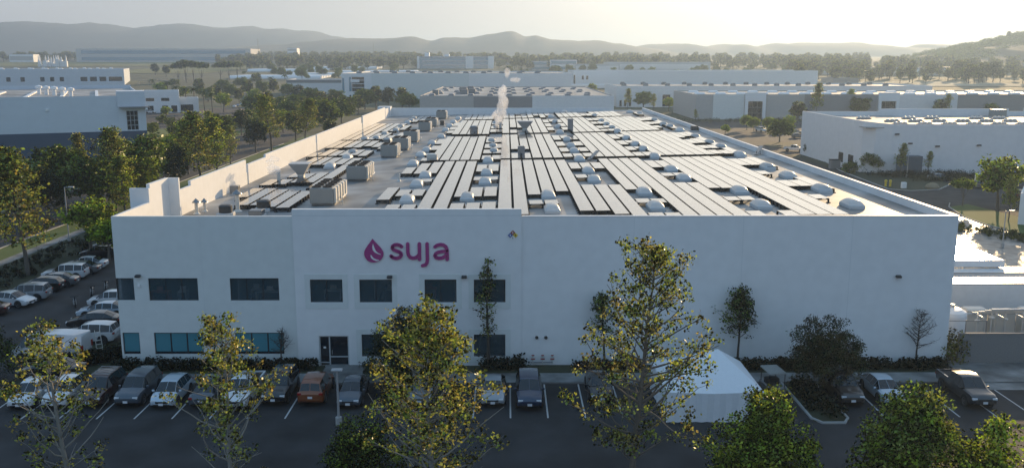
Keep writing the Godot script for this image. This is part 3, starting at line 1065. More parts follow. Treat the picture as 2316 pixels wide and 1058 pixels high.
	mat("pipe_bright", Color(0.6, 0.6, 0.58), 0.3, "", 1, {"metal": 0.6})
	mat("screen_grey", Color(0.27, 0.26, 0.25), 0.85, "rough", 0.4)
	mat("steam", Color(1, 1, 1), 1.0, "", 1, {"back": Color(1, 1, 1), "both": true})
	M.steam.transparency = BaseMaterial3D.TRANSPARENCY_ALPHA
	M.steam.albedo_color.a = 0.26
	var pane := mat("clear_pane", Color(0.05, 0.12, 0.16), 0.04)
	pane.transparency = BaseMaterial3D.TRANSPARENCY_ALPHA
	pane.albedo_color.a = 0.3
	mat("carpet", Color(0.05, 0.05, 0.055), 0.9)
	mat("room_wall", Color(0.16, 0.17, 0.18), 0.9)
	mat("desk_top", Color(0.5, 0.5, 0.48), 0.5)
	mat("desk_orange", Color(0.4, 0.1, 0.04), 0.6)
	mat("boulder", Color(0.34, 0.28, 0.18), 0.9, "rough", 0.5)

func setting() -> void:
	struct("ground", ground_mesh(), M.land)
	sheet("parking_lot", [[-53, 30], [36, 30], [36, -69.9], [-31, -69.9], [-31, -150], [-53, -150]], 0.006, M.asphalt)
	# left street with its walk and verges
	sheet("planting_ground", [[-60.6, 30], [-53, 30], [-53, -150], [-31, -150], [-31, -245], [-60.6, -245]], 0.012, M.planting)
	sheet("sidewalk", [[-62.3, 30], [-60.6, 30], [-60.6, -300], [-62.3, -300]], 0.024, M.concrete)
	sheet("grass_verge", [[-66.2, 30], [-62.3, 30], [-62.3, -300], [-66.2, -300]], 0.018, M.lawn)
	sheet("street", [[-82, 30], [-66.4, 30], [-66.4, -270], [-72, -330], [-92, -400], [-140, -480], [-160, -470], [-118, -395], [-93, -330], [-82, -260]], 0.03, M.asphalt_road)
	kerb_line("street_kerb", [[-66.3, 30], [-66.3, -270]], 0.16, 0.13, M.kerb)
	kerb_line("street_kerb", [[-82.1, 30], [-82.1, -255]], 0.16, 0.13, M.kerb)
	sheet("grass_verge", [[-92, 30], [-82.2, 30], [-82.2, -260], [-90, -318], [-100, -318], [-92, -255]], 0.018, M.lawn)
	sheet("sidewalk", [[-94, 30], [-92, 30], [-92, -255], [-100, -318], [-103, -318], [-94, -255]], 0.024, M.concrete)
	sheet("street_lawn", [[-135, 20], [-94, 20], [-94, -250], [-103, -318], [-104, -330], [-135, -330]], 0.012, M.lawn)
	sheet("side_parking_lot", [[-175, -330], [-104, -330], [-120, -420], [-150, -470], [-185, -430]], 0.012, M.asphalt_road)
	kerb_line("lot_kerb", [[-53, 30], [-53, -150]], 0.16, 0.14, M.kerb)
	# planting strip and walk along the facade
	sheet("planting_bed", [[-38, -62.6], [-31.4, -62.6], [-31.4, -69.4], [-31.2, -69.4], [-31.2, -78], [-38, -74]], 0.05, M.planting)
	sheet("planting_bed", [[-31.4, -67.6], [-14.6, -67.6], [-14.6, -69.75], [-31.4, -69.75]], 0.05, M.planting)
	sheet("planting_bed", [[-11.2, -67.8], [35.0, -67.8], [35.0, -69.75], [-11.2, -69.75]], 0.05, M.planting)
	var walk := MB.new()
	walk.span(Vector3(-31.4, 0.0, -65.5), Vector3(35.6, 0.13, -67.6))
	walk.span(Vector3(-14.5, 0.0, -67.6), Vector3(-11.3, 0.131, -69.8))
	walk.span(Vector3(35.6, 0.0, -65.5), Vector3(60.0, 0.128, -69.5))
	struct("front_walk", walk, M.concrete)
	var ln := MB.new()
	for k in range(-18, 15):
		var x := 2.83 + 2.585 * k
		if x > -12.9 and x < -3: continue
		if x > 9 and x < 19.0: continue
		if x > 20 and x < 26: continue
		ln.box(Vector3(x, 0.012, -62.1), Vector3(0.11, 0.006, 6.6))
	struct("stall_markings", ln, M.line_paint)
	# islands of the lot
	for e in [[20.9, 23.4, -65.4, -58.0]]:
		sheet("planting_island", [[e[0], e[2]], [e[0], e[3]], [e[1], e[3]], [e[1], e[2]]], 0.05, M.planting)
		kerb_line("island_kerb", [[e[0], e[2]], [e[0], e[3] - 0.5], [e[0] + 0.5, e[3] + 0.3], [e[1] - 0.5, e[3] + 0.3], [e[1], e[3] - 0.5], [e[1], e[2]]], 0.15, 0.14, M.kerb)
	sheet("planting_island", [[-40, -41], [-40, -46.5], [26, -46.5], [26, -41]], 0.05, M.planting)
	# ground right of the building
	sheet("estate_yard", [[36, 30], [150, 30], [150, -370], [36, -370]], 0.006, M.asphalt_road)
	sheet("truck_court", [[44, -98], [74.5, -98], [72.3, -127], [71.6, -133], [71.8, -140], [62, -146], [44, -146]], 0.03, M.concrete_slick)
	sheet("apron", [[36, -64], [60, -64], [60, -98], [36, -98]], 0.018, M.concrete)
	sheet("verge_island", [[74.6, -150], [72.2, -140.4], [72.0, -133.3], [72.9, -126.6], [74.6, -118], [84, -118], [80.6, -140.4], [79, -153]], 0.06, M.lawn)
	kerb_line("verge_kerb", [[76.5, -154], [74.4, -150], [72.0, -140.4], [71.8, -133.3], [72.7, -126.6], [74.4, -118]], 0.16, 0.14, M.kerb)
	sheet("neighbour_planting", [[73.5, -236], [74.6, -201.4], [73.7, -183.9], [73.1, -171.5], [76.3, -169.1], [82.5, -170.8], [88.0, -177.7], [90.3, -190.3], [86.0, -193.3], [79.2, -198.1], [77.1, -201.4], [77.3, -236]], 0.07, M.planting)
	kerb_line("neighbour_kerb", [[80.3, -236.4], [74.6, -201.4], [73.7, -183.9], [73.1, -171.5], [76.3, -169.1], [82.5, -170.8], [88.0, -177.7]], 0.2, 0.14, M.kerb)
	sheet("circle_planting", [[75.5, -265.8], [75.0, -256.1], [81.0, -253.5], [86.4, -261.5], [85.9, -273.1], [79.9, -273.1]], 0.07, M.planting)

func main_building() -> void:
	var t := thing("white_warehouse", "long white tilt-up warehouse with solar roof and purple sign", "building")
	var up := Transform3D()
	# facade in three runs
	var z := -69.8
	var w1 := [[-30.90, 5.47, -29.53, 7.27], [-28.38, 5.43, -24.48, 7.26], [-21.94, 5.42, -18.07, 7.25], [-30.76, 1.00, -29.42, 2.80], [-28.25, 0.99, -24.35, 2.79], [-21.77, 0.98, -17.89, 2.78]]
	var w2 := [[-15.57, 5.30, -13.01, 7.17], [-11.67, 5.29, -9.10, 7.16], [-6.51, 5.28, -3.99, 7.16], [-2.61, 5.28, -0.11, 7.15], [-11.63, 0.81, -9.07, 2.66], [-6.59, 0.80, -4.05, 2.65], [-2.64, 0.79, -0.12, 2.64]]
	var door := [-15.05, 0.02, -12.67, 2.55]
	var f1 := Transform3D(Basis(), Vector3(0, 0, z))
	var f2 := Transform3D(Basis(), Vector3(0, 0, z + 0.16))
	var a := MB.new()
	wall_cells(a, f1, -30.9, -16.75, 0.0, 12.2, 0.28, w1)
	put("front_wall", a, M.white_paint_b, t)
	var b := MB.new()
	wall_cells(b, f2, -16.747, 1.15, 0.0, 12.78, 0.44, w2 + [door])
	put("front_wall", b, M.white_paint, t)
	var c := MB.new()
	wall_cells(c, f1, 1.153, 35.5, 0.0, 12.18, 0.28, [])
	put("front_wall", c, M.white_paint, t)
	# cap trim, reveals and panel joints
	var j := MB.new()
	j.box(Vector3(-7.8, 12.28, z + 0.163), Vector3(17.8, 0.05, 0.012))
	put("cap_trim", j, M.panel_edge, t)
	for x in [-24.05, 10.0, 18.6, 27.2]:
		var jt := MB.new()
		jt.box(Vector3(x, 6.1, z + 0.002), Vector3(0.026, 12.1, 0.01))
		put("panel_joint", jt, M.panel_edge, t)
	# painted surrounds, one proud band round each pair of openings
	for s in [[690, 785], [801, 899], [948, 1045], [1060, 1156]]: pass
	for o in w2:
		var m := MB.new()
		var x0: float = o[0] - 0.42
		var x1: float = o[2] + 0.42
		var y0: float = o[1] - 0.5
		var y1: float = o[3] + 0.45
		var zz := z + 0.16
		m.span(Vector3(x0, y0, zz), Vector3(o[0] - 0.02, y1, zz + 0.025))
		m.span(Vector3(o[2] + 0.02, y0, zz), Vector3(x1, y1, zz + 0.025))
		m.span(Vector3(o[0] - 0.02, o[3] + 0.02, zz), Vector3(o[2] + 0.02, y1, zz + 0.025))
		m.span(Vector3(o[0] - 0.02, y0, zz), Vector3(o[2] + 0.02, o[1] - 0.02, zz + 0.025))
		put("window_surround", m, M.white_paint_b, t)
	for i in w1.size():
		if i < 3: window(t, f1, w1[i], 1 if i == 0 else 3, 1, M.clear_pane, M.frame_dark)
		else: window(t, f1, w1[i], 1 if i == 3 else 3, 1, M.glass, M.frame_dark, 0.14, 0.07, "window", M.teal_blind)
	for o in w2: window(t, f2, o, 2, 1, M.clear_pane, M.frame_dark)
	# rooms behind the glass
	for y in [0.02, 5.0]:
		var fl := MB.new()
		fl.span(Vector3(-30.6, y - 0.2 if y > 1 else 0.0, -70.4), Vector3(1.0, y, -79))
		put("office_floor", fl, M.carpet, t)
	var bw := MB.new()
	bw.span(Vector3(-30.6, 0, -79), Vector3(1.0, 9.9, -79.2))
	put("office_wall", bw, M.room_wall, t)
	for x in [-21.5, -16.6, -10.6, -4.2]:
		var pw := MB.new()
		pw.span(Vector3(x, 0.02, -70.4), Vector3(x + 0.12, 9.9, -79))
		put("office_wall", pw, M.room_wall, t)
	for e in [[-28.2, 5.0, -71.6, 1.6, "desk_orange"], [-26.4, 5.0, -71.8, 0.7, "desk_top"], [-19.3, 5.0, -71.7, 2.2, "desk_top"], [-17.9, 5.0, -72.6, 0.9, "desk_top"], [-20.6, 5.0, -72.4, 0.8, "desk_top"], [-14.2, 5.0, -72.0, 1.4, "desk_top"], [-2.6, 5.0, -72.0, 1.4, "desk_top"], [-6.4, 5.0, -72.6, 1.2, "desk_orange"], [-9.5, 5.0, -72.2, 1.4, "desk_top"]]:
		var d := MB.new()
		d.span(Vector3(e[0] - e[3] / 2, e[1] + 0.7, e[2] - 0.4), Vector3(e[0] + e[3] / 2, e[1] + 0.75, e[2] + 0.4))
		for q in [-1, 1]: d.span(Vector3(e[0] + q * (e[3] / 2 - 0.05) - 0.03, e[1], e[2] - 0.38), Vector3(e[0] + q * (e[3] / 2 - 0.05) + 0.03, e[1] + 0.7, e[2] + 0.38))
		d.span(Vector3(e[0] - 0.25, e[1] + 0.76, e[2] - 0.05), Vector3(e[0] + 0.25, e[1] + 1.12, e[2]))
		put("desk", d, M[e[4]], t)
	# entrance: a side light and a door leaf with a transom
	var dr := MB.new()
	var zz := z + 0.02
	for x in [-15.0, -14.22, -12.72]: dr.box(Vector3(x, 1.28, zz), Vector3(0.1, 2.54, 0.1))
	dr.box(Vector3(-13.86, 2.5, zz), Vector3(2.2, 0.1, 0.096))
	dr.box(Vector3(-13.47, 0.78, zz), Vector3(1.4, 0.08, 0.09))
	dr.box(Vector3(-13.47, 0.08, zz), Vector3(1.4, 0.1, 0.09))
	dr.box(Vector3(-14.6, 0.3, zz), Vector3(0.68, 0.08, 0.09))
	var de := put("entrance_door", dr, M.frame_light, t)
	for q in [[-14.6, 1.4, 0.7, 2.1], [-13.47, 1.65, 1.38, 1.62], [-13.47, 0.43, 1.38, 0.6]]:
		var p := MB.new()
		p.box(Vector3(q[0], q[1], zz - 0.02), Vector3(q[2], q[3], 0.02))
		put("pane", p, M.glass, de)
	var hd := MB.new()
	hd.tube(Vector3(-14.02, 1.0, zz + 0.09), Vector3(-14.02, 1.35, zz + 0.09), 0.02, 0.02, 6)
	put("handle", hd, M.steel, de)
	var no := MB.new()
	no.box(Vector3(-14.62, 1.55, zz), Vector3(0.2, 0.14, 0.012))
	put("notice", no, M.white, de)
	# right wall with parapet, back wall, left wall in stepped panels
	var r := MB.new()
	r.span(Vector3(35.22, 0, -70.09), Vector3(35.5, 12.18, -236.8))
	put("side_wall", r, M.white_paint, t)
	var bk := MB.new()
	bk.span(Vector3(-29.9, 0, -236.8), Vector3(35.5, 11.6, -237.1))
	bk.span(Vector3(-29.9, 11.6, -236.82), Vector3(27.0, 12.2, -237.08))
	put("back_wall", bk, M.white_paint, t)
	var L := [[-70.09, -76.95, -30.9, -30.65, 12.2], [-76.95, -77.25, -32.3, -30.65, 13.42], [-77.25, -81.6, -30.95, -30.65, 13.75], [-81.6, -81.9, -30.95, -29.75, 13.72],
		[-81.9, -85.9, -30.4, -30.15, 12.45], [-85.9, -104.5, -30.4, -30.15, 12.9], [-105.3, -113.2, -30.4, -30.15, 12.3], [-113.2, -143.4, -30.4, -30.15, 12.65], [-144.3, -189.0, -30.4, -30.15, 12.65], [-191.0, -226.5, -30.4, -30.15, 12.82], [-227.2, -236.8, -30.4, -30.15, 12.4]]
	for s in L:
		var m := MB.new()
		m.span(Vector3(s[2], 0, s[0]), Vector3(s[3], s[4], s[1] + 0.004))
		put("parapet_panel", m, M.white_paint, t)
	for g in [[-104.5, -105.3], [-143.4, -144.3], [-189.0, -191.0], [-226.5, -227.2]]:
		var gaps := MB.new()
		gaps.span(Vector3(-30.5, 0, g[0]), Vector3(-30.25, 11.4, g[1]))
		put("recessed_panel", gaps, M.white_paint_b, t)
	var tw := MB.new()
	tw.span(Vector3(-33.0, 0, -233.5), Vector3(-29.8, 12.65, -237.2))
	put("corner_tower", tw, M.white_paint, t)
	var rf := MB.new()
	rf.quad(Vector3(-30.65, roof_y(-30.65), -69.95), Vector3(35.3, roof_y(35.3), -69.95), Vector3(35.3, roof_y(35.3), -236.9), Vector3(-30.65, roof_y(-30.65), -236.9))
	rf.quad(Vector3(-30.65, roof_y(-30.65) - 0.3, -236.9), Vector3(35.3, roof_y(35.3) - 0.3, -236.9), Vector3(35.3, roof_y(35.3) - 0.3, -69.95), Vector3(-30.65, roof_y(-30.65) - 0.3, -69.95))
	put("roof", rf, M.membrane, t)
	var coping := MB.new()
	coping.span(Vector3(35.18, 12.18, -69.75), Vector3(35.54, 12.22, -236.8))
	coping.span(Vector3(1.2, 12.18, -69.76), Vector3(35.18, 12.215, -70.12))
	put("coping", coping, M.white, t)
	# sign: a drop with two leaf veins, then four letters
	var o := Vector3(-11.21, 10.46, -69.80)
	var k := 0.01199
	var sg := thing("wall_sign", "purple drop emblem and lettering mounted high on the white facade", "sign", Vector3(o.x, o.y, z + 0.16))
	var dp := PackedVector2Array()
	for q in [[268, 575], [280, 590], [300, 612], [322, 636], [334, 656], [338, 674], [334, 694], [322, 712], [304, 725], [286, 731], [268, 733], [248, 729], [230, 718], [217, 700], [211, 680], [212, 662], [218, 646], [232, 624], [250, 600]]:
		dp.append(Vector2((q[0] - 210) * k, -(q[1] - 575) * k))
	var dm := MB.new()
	dm.slab(dp, Transform3D(Basis(), Vector3(0, 0, 0.02)), 0.1)
	put("drop", dm, M.logo, sg)
	for vein in [[[271, 606], [266, 628], [268, 648], [280, 664], [298, 674], [318, 680], [322, 678], [302, 668], [288, 654], [280, 634]], [[256, 680], [252, 690], [258, 704], [272, 716], [290, 722], [306, 721], [308, 716], [290, 712], [274, 704], [264, 692]]]:
		var vp := PackedVector2Array()
		for q in vein: vp.append(Vector2((q[0] - 210) * k, -(q[1] - 575) * k))
		var vm := MB.new()
		vm.slab(vp, Transform3D(Basis(), Vector3(0, 0, 0.121)), 0.012)
		put("leaf_vein", vm, M.white_paint, sg)
	var glyphs := [[[[457, 628], [446, 619], [430, 614], [412, 616], [399, 624], [396, 636], [404, 648], [422, 656], [440, 662], [452, 672], [454, 686], [444, 699], [426, 705], [408, 704], [394, 697], [387, 690]]],
		[[[497, 609], [497, 664], [501, 684], [512, 699], [530, 705], [549, 701], [564, 690], [573, 674]], [[573, 609], [573, 713]]],
		[[[624, 609], [624, 716], [621, 736], [611, 750], [592, 755]]],
		[[[676, 629], [690, 619], [710, 614], [730, 617], [746, 629], [754, 650], [754, 713]], [[754, 660], [722, 660], [698, 665], [680, 674], [674, 688], [681, 701], [698, 706], [718, 704], [738, 694], [754, 678]]]]
	for gl in glyphs:
		var gm := MB.new()
		for line in gl:
			var pp := []
			for q in line: pp.append([(q[0] - 210) * k, -(q[1] - 575) * k])
			stroke(gm, pp, 0.27, 0.02, 0.12)
		put("letter", gm, M.logo, sg)
	# hazard diamond
	var hz := thing("hazard_diamond", "small four-colour hazard diamond plate near the facade joint", "sign", Vector3(0.48, 10.71, -69.80) + Vector3(0, 0, 0.17))
	var qs := [[0, 1, "red"], [-1, 0, "sign_blue"], [1, 0, "sign_yellow"], [0, -1, "white"]]
	for q in qs:
		var m := MB.new()
		m.box(Vector3(q[0] * 0.205, q[1] * 0.205, 0.02), Vector3(0.28, 0.28, 0.03), Basis(Vector3(0, 0, 1), PI / 4))
		put("quarter", m, M[q[2]], hz)
		var dg := MB.new()
		dg.box(Vector3(q[0] * 0.205, q[1] * 0.205, 0.037), Vector3(0.05, 0.16, 0.006))
		put("digit", dg, M.white if q[2] in ["red", "sign_blue"] else M.rubber, hz)
	wall_light(Vector3(-29.10, 7.44, -69.80), "dark wall light above the leftmost upper windows of the facade")
	wall_light(Vector3(-9.23, 7.38, -69.80) + Vector3(0, 0, 0.16), "dark wall light above the second upper window from the entrance bay corner")
	wall_light(Vector3(-3.36, 7.37, -69.80) + Vector3(0, 0, 0.16), "dark wall light between the two upper windows nearest the facade joint")
	wall_light(Vector3(31.06, 7.32, -69.80), "dark wall light alone high on the blank wall run")
	var sb := MB.new()
	sb.soft(Vector3(-29.12, 6.69, -69.80) + Vector3(0, 0, 0.06), Vector3(0.22, 0.24, 0.12), 0.03)
	tag(put("junction_box", sb, M.white), "small white box on the facade under the corner wall light", "junction box")
	# fire department connections
	var fx := 0
	for px in [Vector3(2.09, 0.75, -69.80), Vector3(2.87, 0.75, -69.80), Vector3(3.65, 0.74, -69.80)]:
		var lab: String = ["red and pale fire valve on the wall, nearest the dark window", "red and pale fire valve on the wall, middle of three", "red and pale fire valve on the wall, nearest the yellow tree"][fx]
		fx += 1
		var v := thing("fire_valve", lab, "fire valve", Vector3(px.x, 0.3, z), 0.0, "fire valves on the facade")
		var m := MB.new()
		m.tube(Vector3(0, 0.45, 0), Vector3(0, 0.45, 0.3), 0.05, 0.05)
		m.tube(Vector3(0, -0.1, 0.3), Vector3(0, 0.6, 0.3), 0.045, 0.045)
		put("pipe", m, M.hvac_light, v)
		var h := MB.new()
		h.tube(Vector3(0, 0.62, 0.3), Vector3(0, 0.66, 0.3), 0.12, 0.12, 12)
		put("hand_wheel", h, M.red, v)
		var e := MB.new()
		e.tube(Vector3(-0.16, 0.35, 0.36), Vector3(0.16, 0.35, 0.36), 0.06, 0.06)
		put("outlet", e, M.red, v)
	var pipe := MB.new()
	pipe.tube(Vector3(1.9, 0.35, z + 0.3), Vector3(3.7, 0.35, z + 0.3), 0.05, 0.05)
	tag(put("manifold_pipe", pipe, M.rail_grey), "low pipe along the wall joining the three fire valves", "pipe")
	var bell := 0
	for px in [Vector3(2.40, 2.34, -69.80), Vector3(3.14, 2.34, -69.80)]:
		bell += 1
		var m := MB.new()
		m.tube(px, px + Vector3(0, 0, 0.14), 0.14, 0.12, 12)
		tag(put("wall_bell", m, M.dark_metal), "dark round bell above the fire valves, nearer the " + ("entrance" if bell == 1 else "tallest yellow tree"), "alarm bell", "alarm bells above the fire valves")



func roof_top() -> void:
	pv("front", 0, 0, -12.03, -87.09, -95.71)
	pv("front", 0, 1, -12.03, -107.88, -114.31)
	pv("front", 1, 0, -10.52, -78.34, -83.82)
	pv("front", 1, 1, -10.52, -89.35, -93.77)
	pv("front", 1, 2, -10.52, -107.59, -118.55)
	pv("front", 2, 0, -9.02, -78.13, -83.60)
	pv("front", 2, 1, -9.02, -89.26, -93.69)
	pv("front", 2, 2, -9.02, -100.05, -102.36)
	pv("front", 2, 3, -9.01, -107.74, -119.82)
	pv("front", 3, 0, -7.52, -77.92, -120.58)
	pv("front", 4, 0, -6.03, -77.71, -120.27)
	pv("front", 5, 0, -4.56, -77.50, -83.73)
	pv("front", 5, 1, -4.55, -87.96, -119.95)
	pv("front", 6, 0, -3.08, -77.30, -83.78)
	pv("front", 6, 1, -3.08, -87.87, -94.37)
	pv("front", 6, 2, -3.08, -100.31, -103.07)
	pv("front", 6, 3, -3.08, -108.36, -115.46)
	pv("front", 7, 0, -1.62, -77.09, -84.10)
	pv("front", 7, 1, -1.62, -87.93, -94.46)
	pv("front", 7, 2, -1.61, -100.43, -103.00)
	pv("front", 7, 3, -1.61, -108.52, -115.41)
	pv("front", 8, 0, -0.16, -76.89, -120.65)
	pv("front", 9, 0, 1.29, -76.69, -120.33)
	pv("front", 10, 0, 2.73, -82.24, -84.53)
	pv("front", 10, 1, 2.74, -88.29, -120.02)
	pv("front", 11, 0, 4.17, -82.15, -84.45)
	pv("front", 11, 1, 4.17, -90.37, -119.71)
	pv("front", 12, 0, 5.60, -90.13, -119.40)
	pv("front", 13, 0, 7.02, -77.86, -119.10)
	pv("front", 14, 0, 8.43, -77.66, -94.46)
	pv("front", 14, 1, 8.44, -100.35, -103.16)
	pv("front", 14, 2, 8.44, -109.04, -115.36)
	pv("front", 15, 0, 9.84, -75.72, -94.21)
	pv("front", 15, 1, 9.84, -100.29, -102.49)
	pv("front", 15, 2, 9.85, -108.76, -115.06)
	pv("front", 16, 0, 11.24, -74.41, -93.97)
	pv("front", 16, 1, 11.25, -108.71, -115.02)
	pv("front", 17, 0, 12.63, -74.00, -76.01)
	pv("front", 17, 1, 12.64, -81.67, -83.97)
	pv("front", 17, 2, 12.64, -90.24, -119.52)
	pv("front", 18, 0, 14.02, -73.81, -75.81)
	pv("front", 18, 1, 14.02, -81.46, -83.75)
	pv("front", 18, 2, 14.03, -90.17, -119.22)
	pv("front", 19, 0, 15.40, -73.62, -119.47)
	pv("front", 20, 0, 16.78, -73.43, -119.17)
	pv("front", 21, 0, 18.14, -73.45, -94.52)
	pv("front", 21, 1, 18.14, -100.13, -102.77)
	pv("front", 21, 2, 18.15, -108.49, -115.90)
	pv("front", 22, 0, 19.50, -73.27, -94.28)
	pv("front", 22, 1, 19.50, -100.28, -102.72)
	pv("front", 22, 2, 19.50, -108.44, -115.61)
	pv("front", 23, 0, 20.85, -73.30, -75.76)
	pv("front", 23, 1, 20.85, -81.74, -83.94)
	pv("front", 23, 2, 20.86, -89.99, -119.39)
	pv("front", 24, 0, 22.20, -81.80, -84.01)
	pv("front", 24, 1, 22.20, -89.76, -119.37)
	pv("front", 25, 0, 23.54, -73.25, -75.61)
	pv("front", 25, 1, 23.54, -89.86, -119.35)
	pv("front", 26, 0, 24.87, -73.39, -119.34)
	pv("front", 27, 0, 26.20, -73.21, -119.32)
	pv("front", 28, 0, 27.52, -73.02, -119.03)
	pv("front", 29, 0, 28.83, -81.59, -84.10)
	pv("front", 29, 1, 28.84, -89.93, -94.40)
	pv("front", 29, 2, 28.84, -99.72, -102.60)
	pv("front", 29, 3, 28.84, -108.65, -115.71)
	pv("front", 30, 0, 30.14, -89.87, -94.35)
	pv("front", 30, 1, 30.15, -108.62, -115.69)
	pv("front", 31, 0, 31.45, -87.57, -96.51)
	pv("front", 31, 1, 31.45, -106.49, -117.04)
	pv("second", 0, 0, -11.04, -121.88, -125.58)
	pv("second", 0, 1, -11.04, -128.89, -131.66)
	pv("second", 0, 2, -11.04, -137.07, -144.01)
	pv("second", 0, 3, -11.04, -147.14, -156.49)
	pv("second", 1, 0, -9.88, -122.47, -161.28)
	pv("second", 2, 0, -8.45, -122.16, -160.88)
	pv("second", 3, 0, -7.04, -121.86, -160.48)
	pv("second", 4, 0, -5.67, -121.84, -160.57)
	pv("second", 5, 0, -4.25, -121.81, -160.65)
	pv("second", 6, 0, -2.78, -122.05, -127.02)
	pv("second", 6, 1, -2.78, -130.13, -135.43)
	pv("second", 6, 2, -2.78, -138.25, -145.02)
	pv("second", 6, 3, -2.78, -147.83, -157.87)
	pv("second", 7, 0, -1.39, -122.03, -127.01)
	pv("second", 7, 1, -1.39, -130.13, -135.10)
	pv("second", 7, 2, -1.39, -137.90, -144.66)
	pv("second", 7, 3, -1.39, -147.87, -157.48)
	pv("second", 8, 0, -0.15, -122.61, -162.90)
	pv("second", 9, 0, 1.30, -122.58, -129.50)
	pv("second", 9, 1, 1.30, -135.49, -162.48)
	pv("second", 10, 0, 2.74, -122.26, -129.17)
	pv("second", 10, 1, 2.74, -135.14, -162.07)
	pv("second", 11, 0, 4.18, -122.51, -162.64)
	pv("second", 12, 0, 5.61, -122.20, -162.23)
	pv("second", 13, 0, 7.03, -122.17, -162.31)
	pv("second", 14, 0, 8.44, -122.72, -127.16)
	pv("second", 14, 1, 8.44, -130.08, -135.70)
	pv("second", 14, 2, 8.44, -139.10, -146.10)
	pv("second", 14, 3, 8.45, -149.78, -158.67)
	pv("second", 15, 0, 9.85, -122.41, -126.84)
	pv("second", 15, 1, 9.85, -152.54, -157.60)
	pv("second", 16, 0, 11.25, -122.67, -127.20)
	pv("second", 16, 1, 11.25, -130.07, -135.51)
	pv("second", 16, 2, 11.25, -139.14, -145.77)
	pv("second", 16, 3, 11.25, -149.88, -157.86)
	pv("second", 17, 0, 12.64, -122.36, -162.68)
	pv("second", 18, 0, 14.03, -122.05, -162.78)
	pv("second", 19, 0, 15.41, -122.03, -162.88)
	pv("second", 20, 0, 16.78, -122.01, -162.98)
	pv("second", 21, 0, 18.15, -122.00, -126.84)
	pv("second", 21, 1, 18.15, -130.07, -135.22)
	pv("second", 21, 2, 18.15, -138.88, -145.57)
	pv("second", 21, 3, 18.15, -149.38, -158.09)
	pv("second", 22, 0, 19.51, -121.98, -126.84)
	pv("second", 22, 1, 19.51, -132.09, -134.88)
	pv("second", 22, 2, 19.51, -141.59, -145.62)
	pv("second", 22, 3, 19.51, -152.54, -158.18)
	pv("second", 23, 0, 20.86, -122.26, -163.83)
	pv("second", 24, 0, 22.21, -122.25, -163.42)
	pv("second", 25, 0, 23.55, -122.24, -163.54)
	pv("second", 26, 0, 24.88, -121.94, -163.14)
	pv("second", 27, 0, 26.21, -121.93, -163.26)
	pv("second", 28, 0, 27.53, -121.92, -162.86)
	pv("second", 29, 0, 28.84, -122.51, -127.50)
	pv("second", 29, 1, 28.84, -130.15, -134.68)
	pv("second", 29, 2, 28.84, -138.39, -144.76)
	pv("second", 29, 3, 28.84, -149.03, -159.38)
	pv("second", 30, 0, 30.15, -122.21, -126.86)
	pv("second", 30, 1, 30.15, -130.16, -134.71)
	pv("second", 30, 2, 30.15, -138.81, -146.50)
	pv("second", 30, 3, 30.15, -151.35, -158.99)
	pv("second", 31, 0, 31.45, -121.91, -159.61)
	pv("third", 0, 0, -10.66, -169.57, -175.60)
	pv("third", 0, 1, -10.65, -177.89, -185.78)
	pv("third", 0, 2, -10.65, -188.22, -198.64)
	pv("third", 1, 0, -9.42, -166.61, -205.70)
	pv("third", 2, 0, -8.01, -166.20, -205.19)
	pv("third", 3, 0, -6.61, -165.79, -204.69)
	pv("third", 4, 0, -5.25, -165.90, -204.98)
	pv("third", 5, 0, -3.87, -165.50, -204.48)
	pv("third", 6, 0, -2.48, -169.80, -176.51)
	pv("third", 6, 1, -2.48, -178.87, -186.31)
	pv("third", 6, 2, -2.48, -190.27, -199.45)
	pv("third", 7, 0, -1.16, -169.95, -176.10)
	pv("third", 7, 1, -1.16, -179.05, -185.88)
	pv("third", 7, 2, -1.16, -190.50, -198.98)
	pv("third", 8, 0, -0.14, -166.46, -207.87)
	pv("third", 9, 0, 1.31, -166.55, -174.18)
	pv("third", 9, 1, 1.31, -180.68, -207.33)
	pv("third", 10, 0, 2.75, -179.61, -207.61)
	pv("third", 11, 0, 4.19, -165.70, -207.08)
	pv("third", 12, 0, 5.62, -165.80, -207.35)
	pv("third", 13, 0, 7.04, -165.89, -206.83)
	pv("third", 14, 0, 8.45, -171.19, -178.26)
	pv("third", 14, 1, 8.45, -180.84, -189.97)
	pv("third", 14, 2, 8.45, -192.74, -201.58)
	pv("third", 15, 0, 9.86, -195.83, -201.84)
	pv("third", 16, 0, 11.26, -171.10, -178.09)
	pv("third", 16, 1, 11.26, -180.54, -189.69)
	pv("third", 16, 2, 11.26, -192.47, -201.33)
	pv("third", 17, 0, 12.65, -165.26, -207.17)
	pv("third", 18, 0, 14.04, -165.37, -206.66)
	pv("third", 19, 0, 15.42, -165.48, -206.96)
	pv("third", 20, 0, 16.79, -165.59, -207.26)
	pv("third", 21, 0, 18.15, -166.24, -170.64)
	pv("third", 21, 1, 18.15, -173.50, -179.53)
	pv("third", 21, 2, 18.16, -185.31, -191.48)
	pv("third", 21, 3, 18.16, -195.82, -203.50)
	pv("third", 22, 0, 19.51, -166.36, -170.78)
	pv("third", 22, 1, 19.51, -174.24, -179.70)
	pv("third", 22, 2, 19.52, -185.52, -191.71)
	pv("third", 22, 3, 19.52, -196.07, -203.80)
	pv("third", 23, 0, 20.87, -165.95, -206.54)
	pv("third", 24, 0, 22.21, -165.54, -206.86)
	pv("third", 25, 0, 23.55, -165.66, -206.35)
	pv("third", 26, 0, 24.89, -165.79, -206.67)
	pv("third", 27, 0, 26.21, -165.92, -206.16)
	pv("third", 28, 0, 27.53, -166.06, -206.49)
	pv("third", 29, 0, 28.85, -171.25, -176.62)
	pv("third", 29, 1, 28.85, -181.04, -187.73)
	pv("third", 29, 2, 28.85, -191.99, -201.10)
	pv("third", 30, 0, 30.15, -181.89, -187.27)
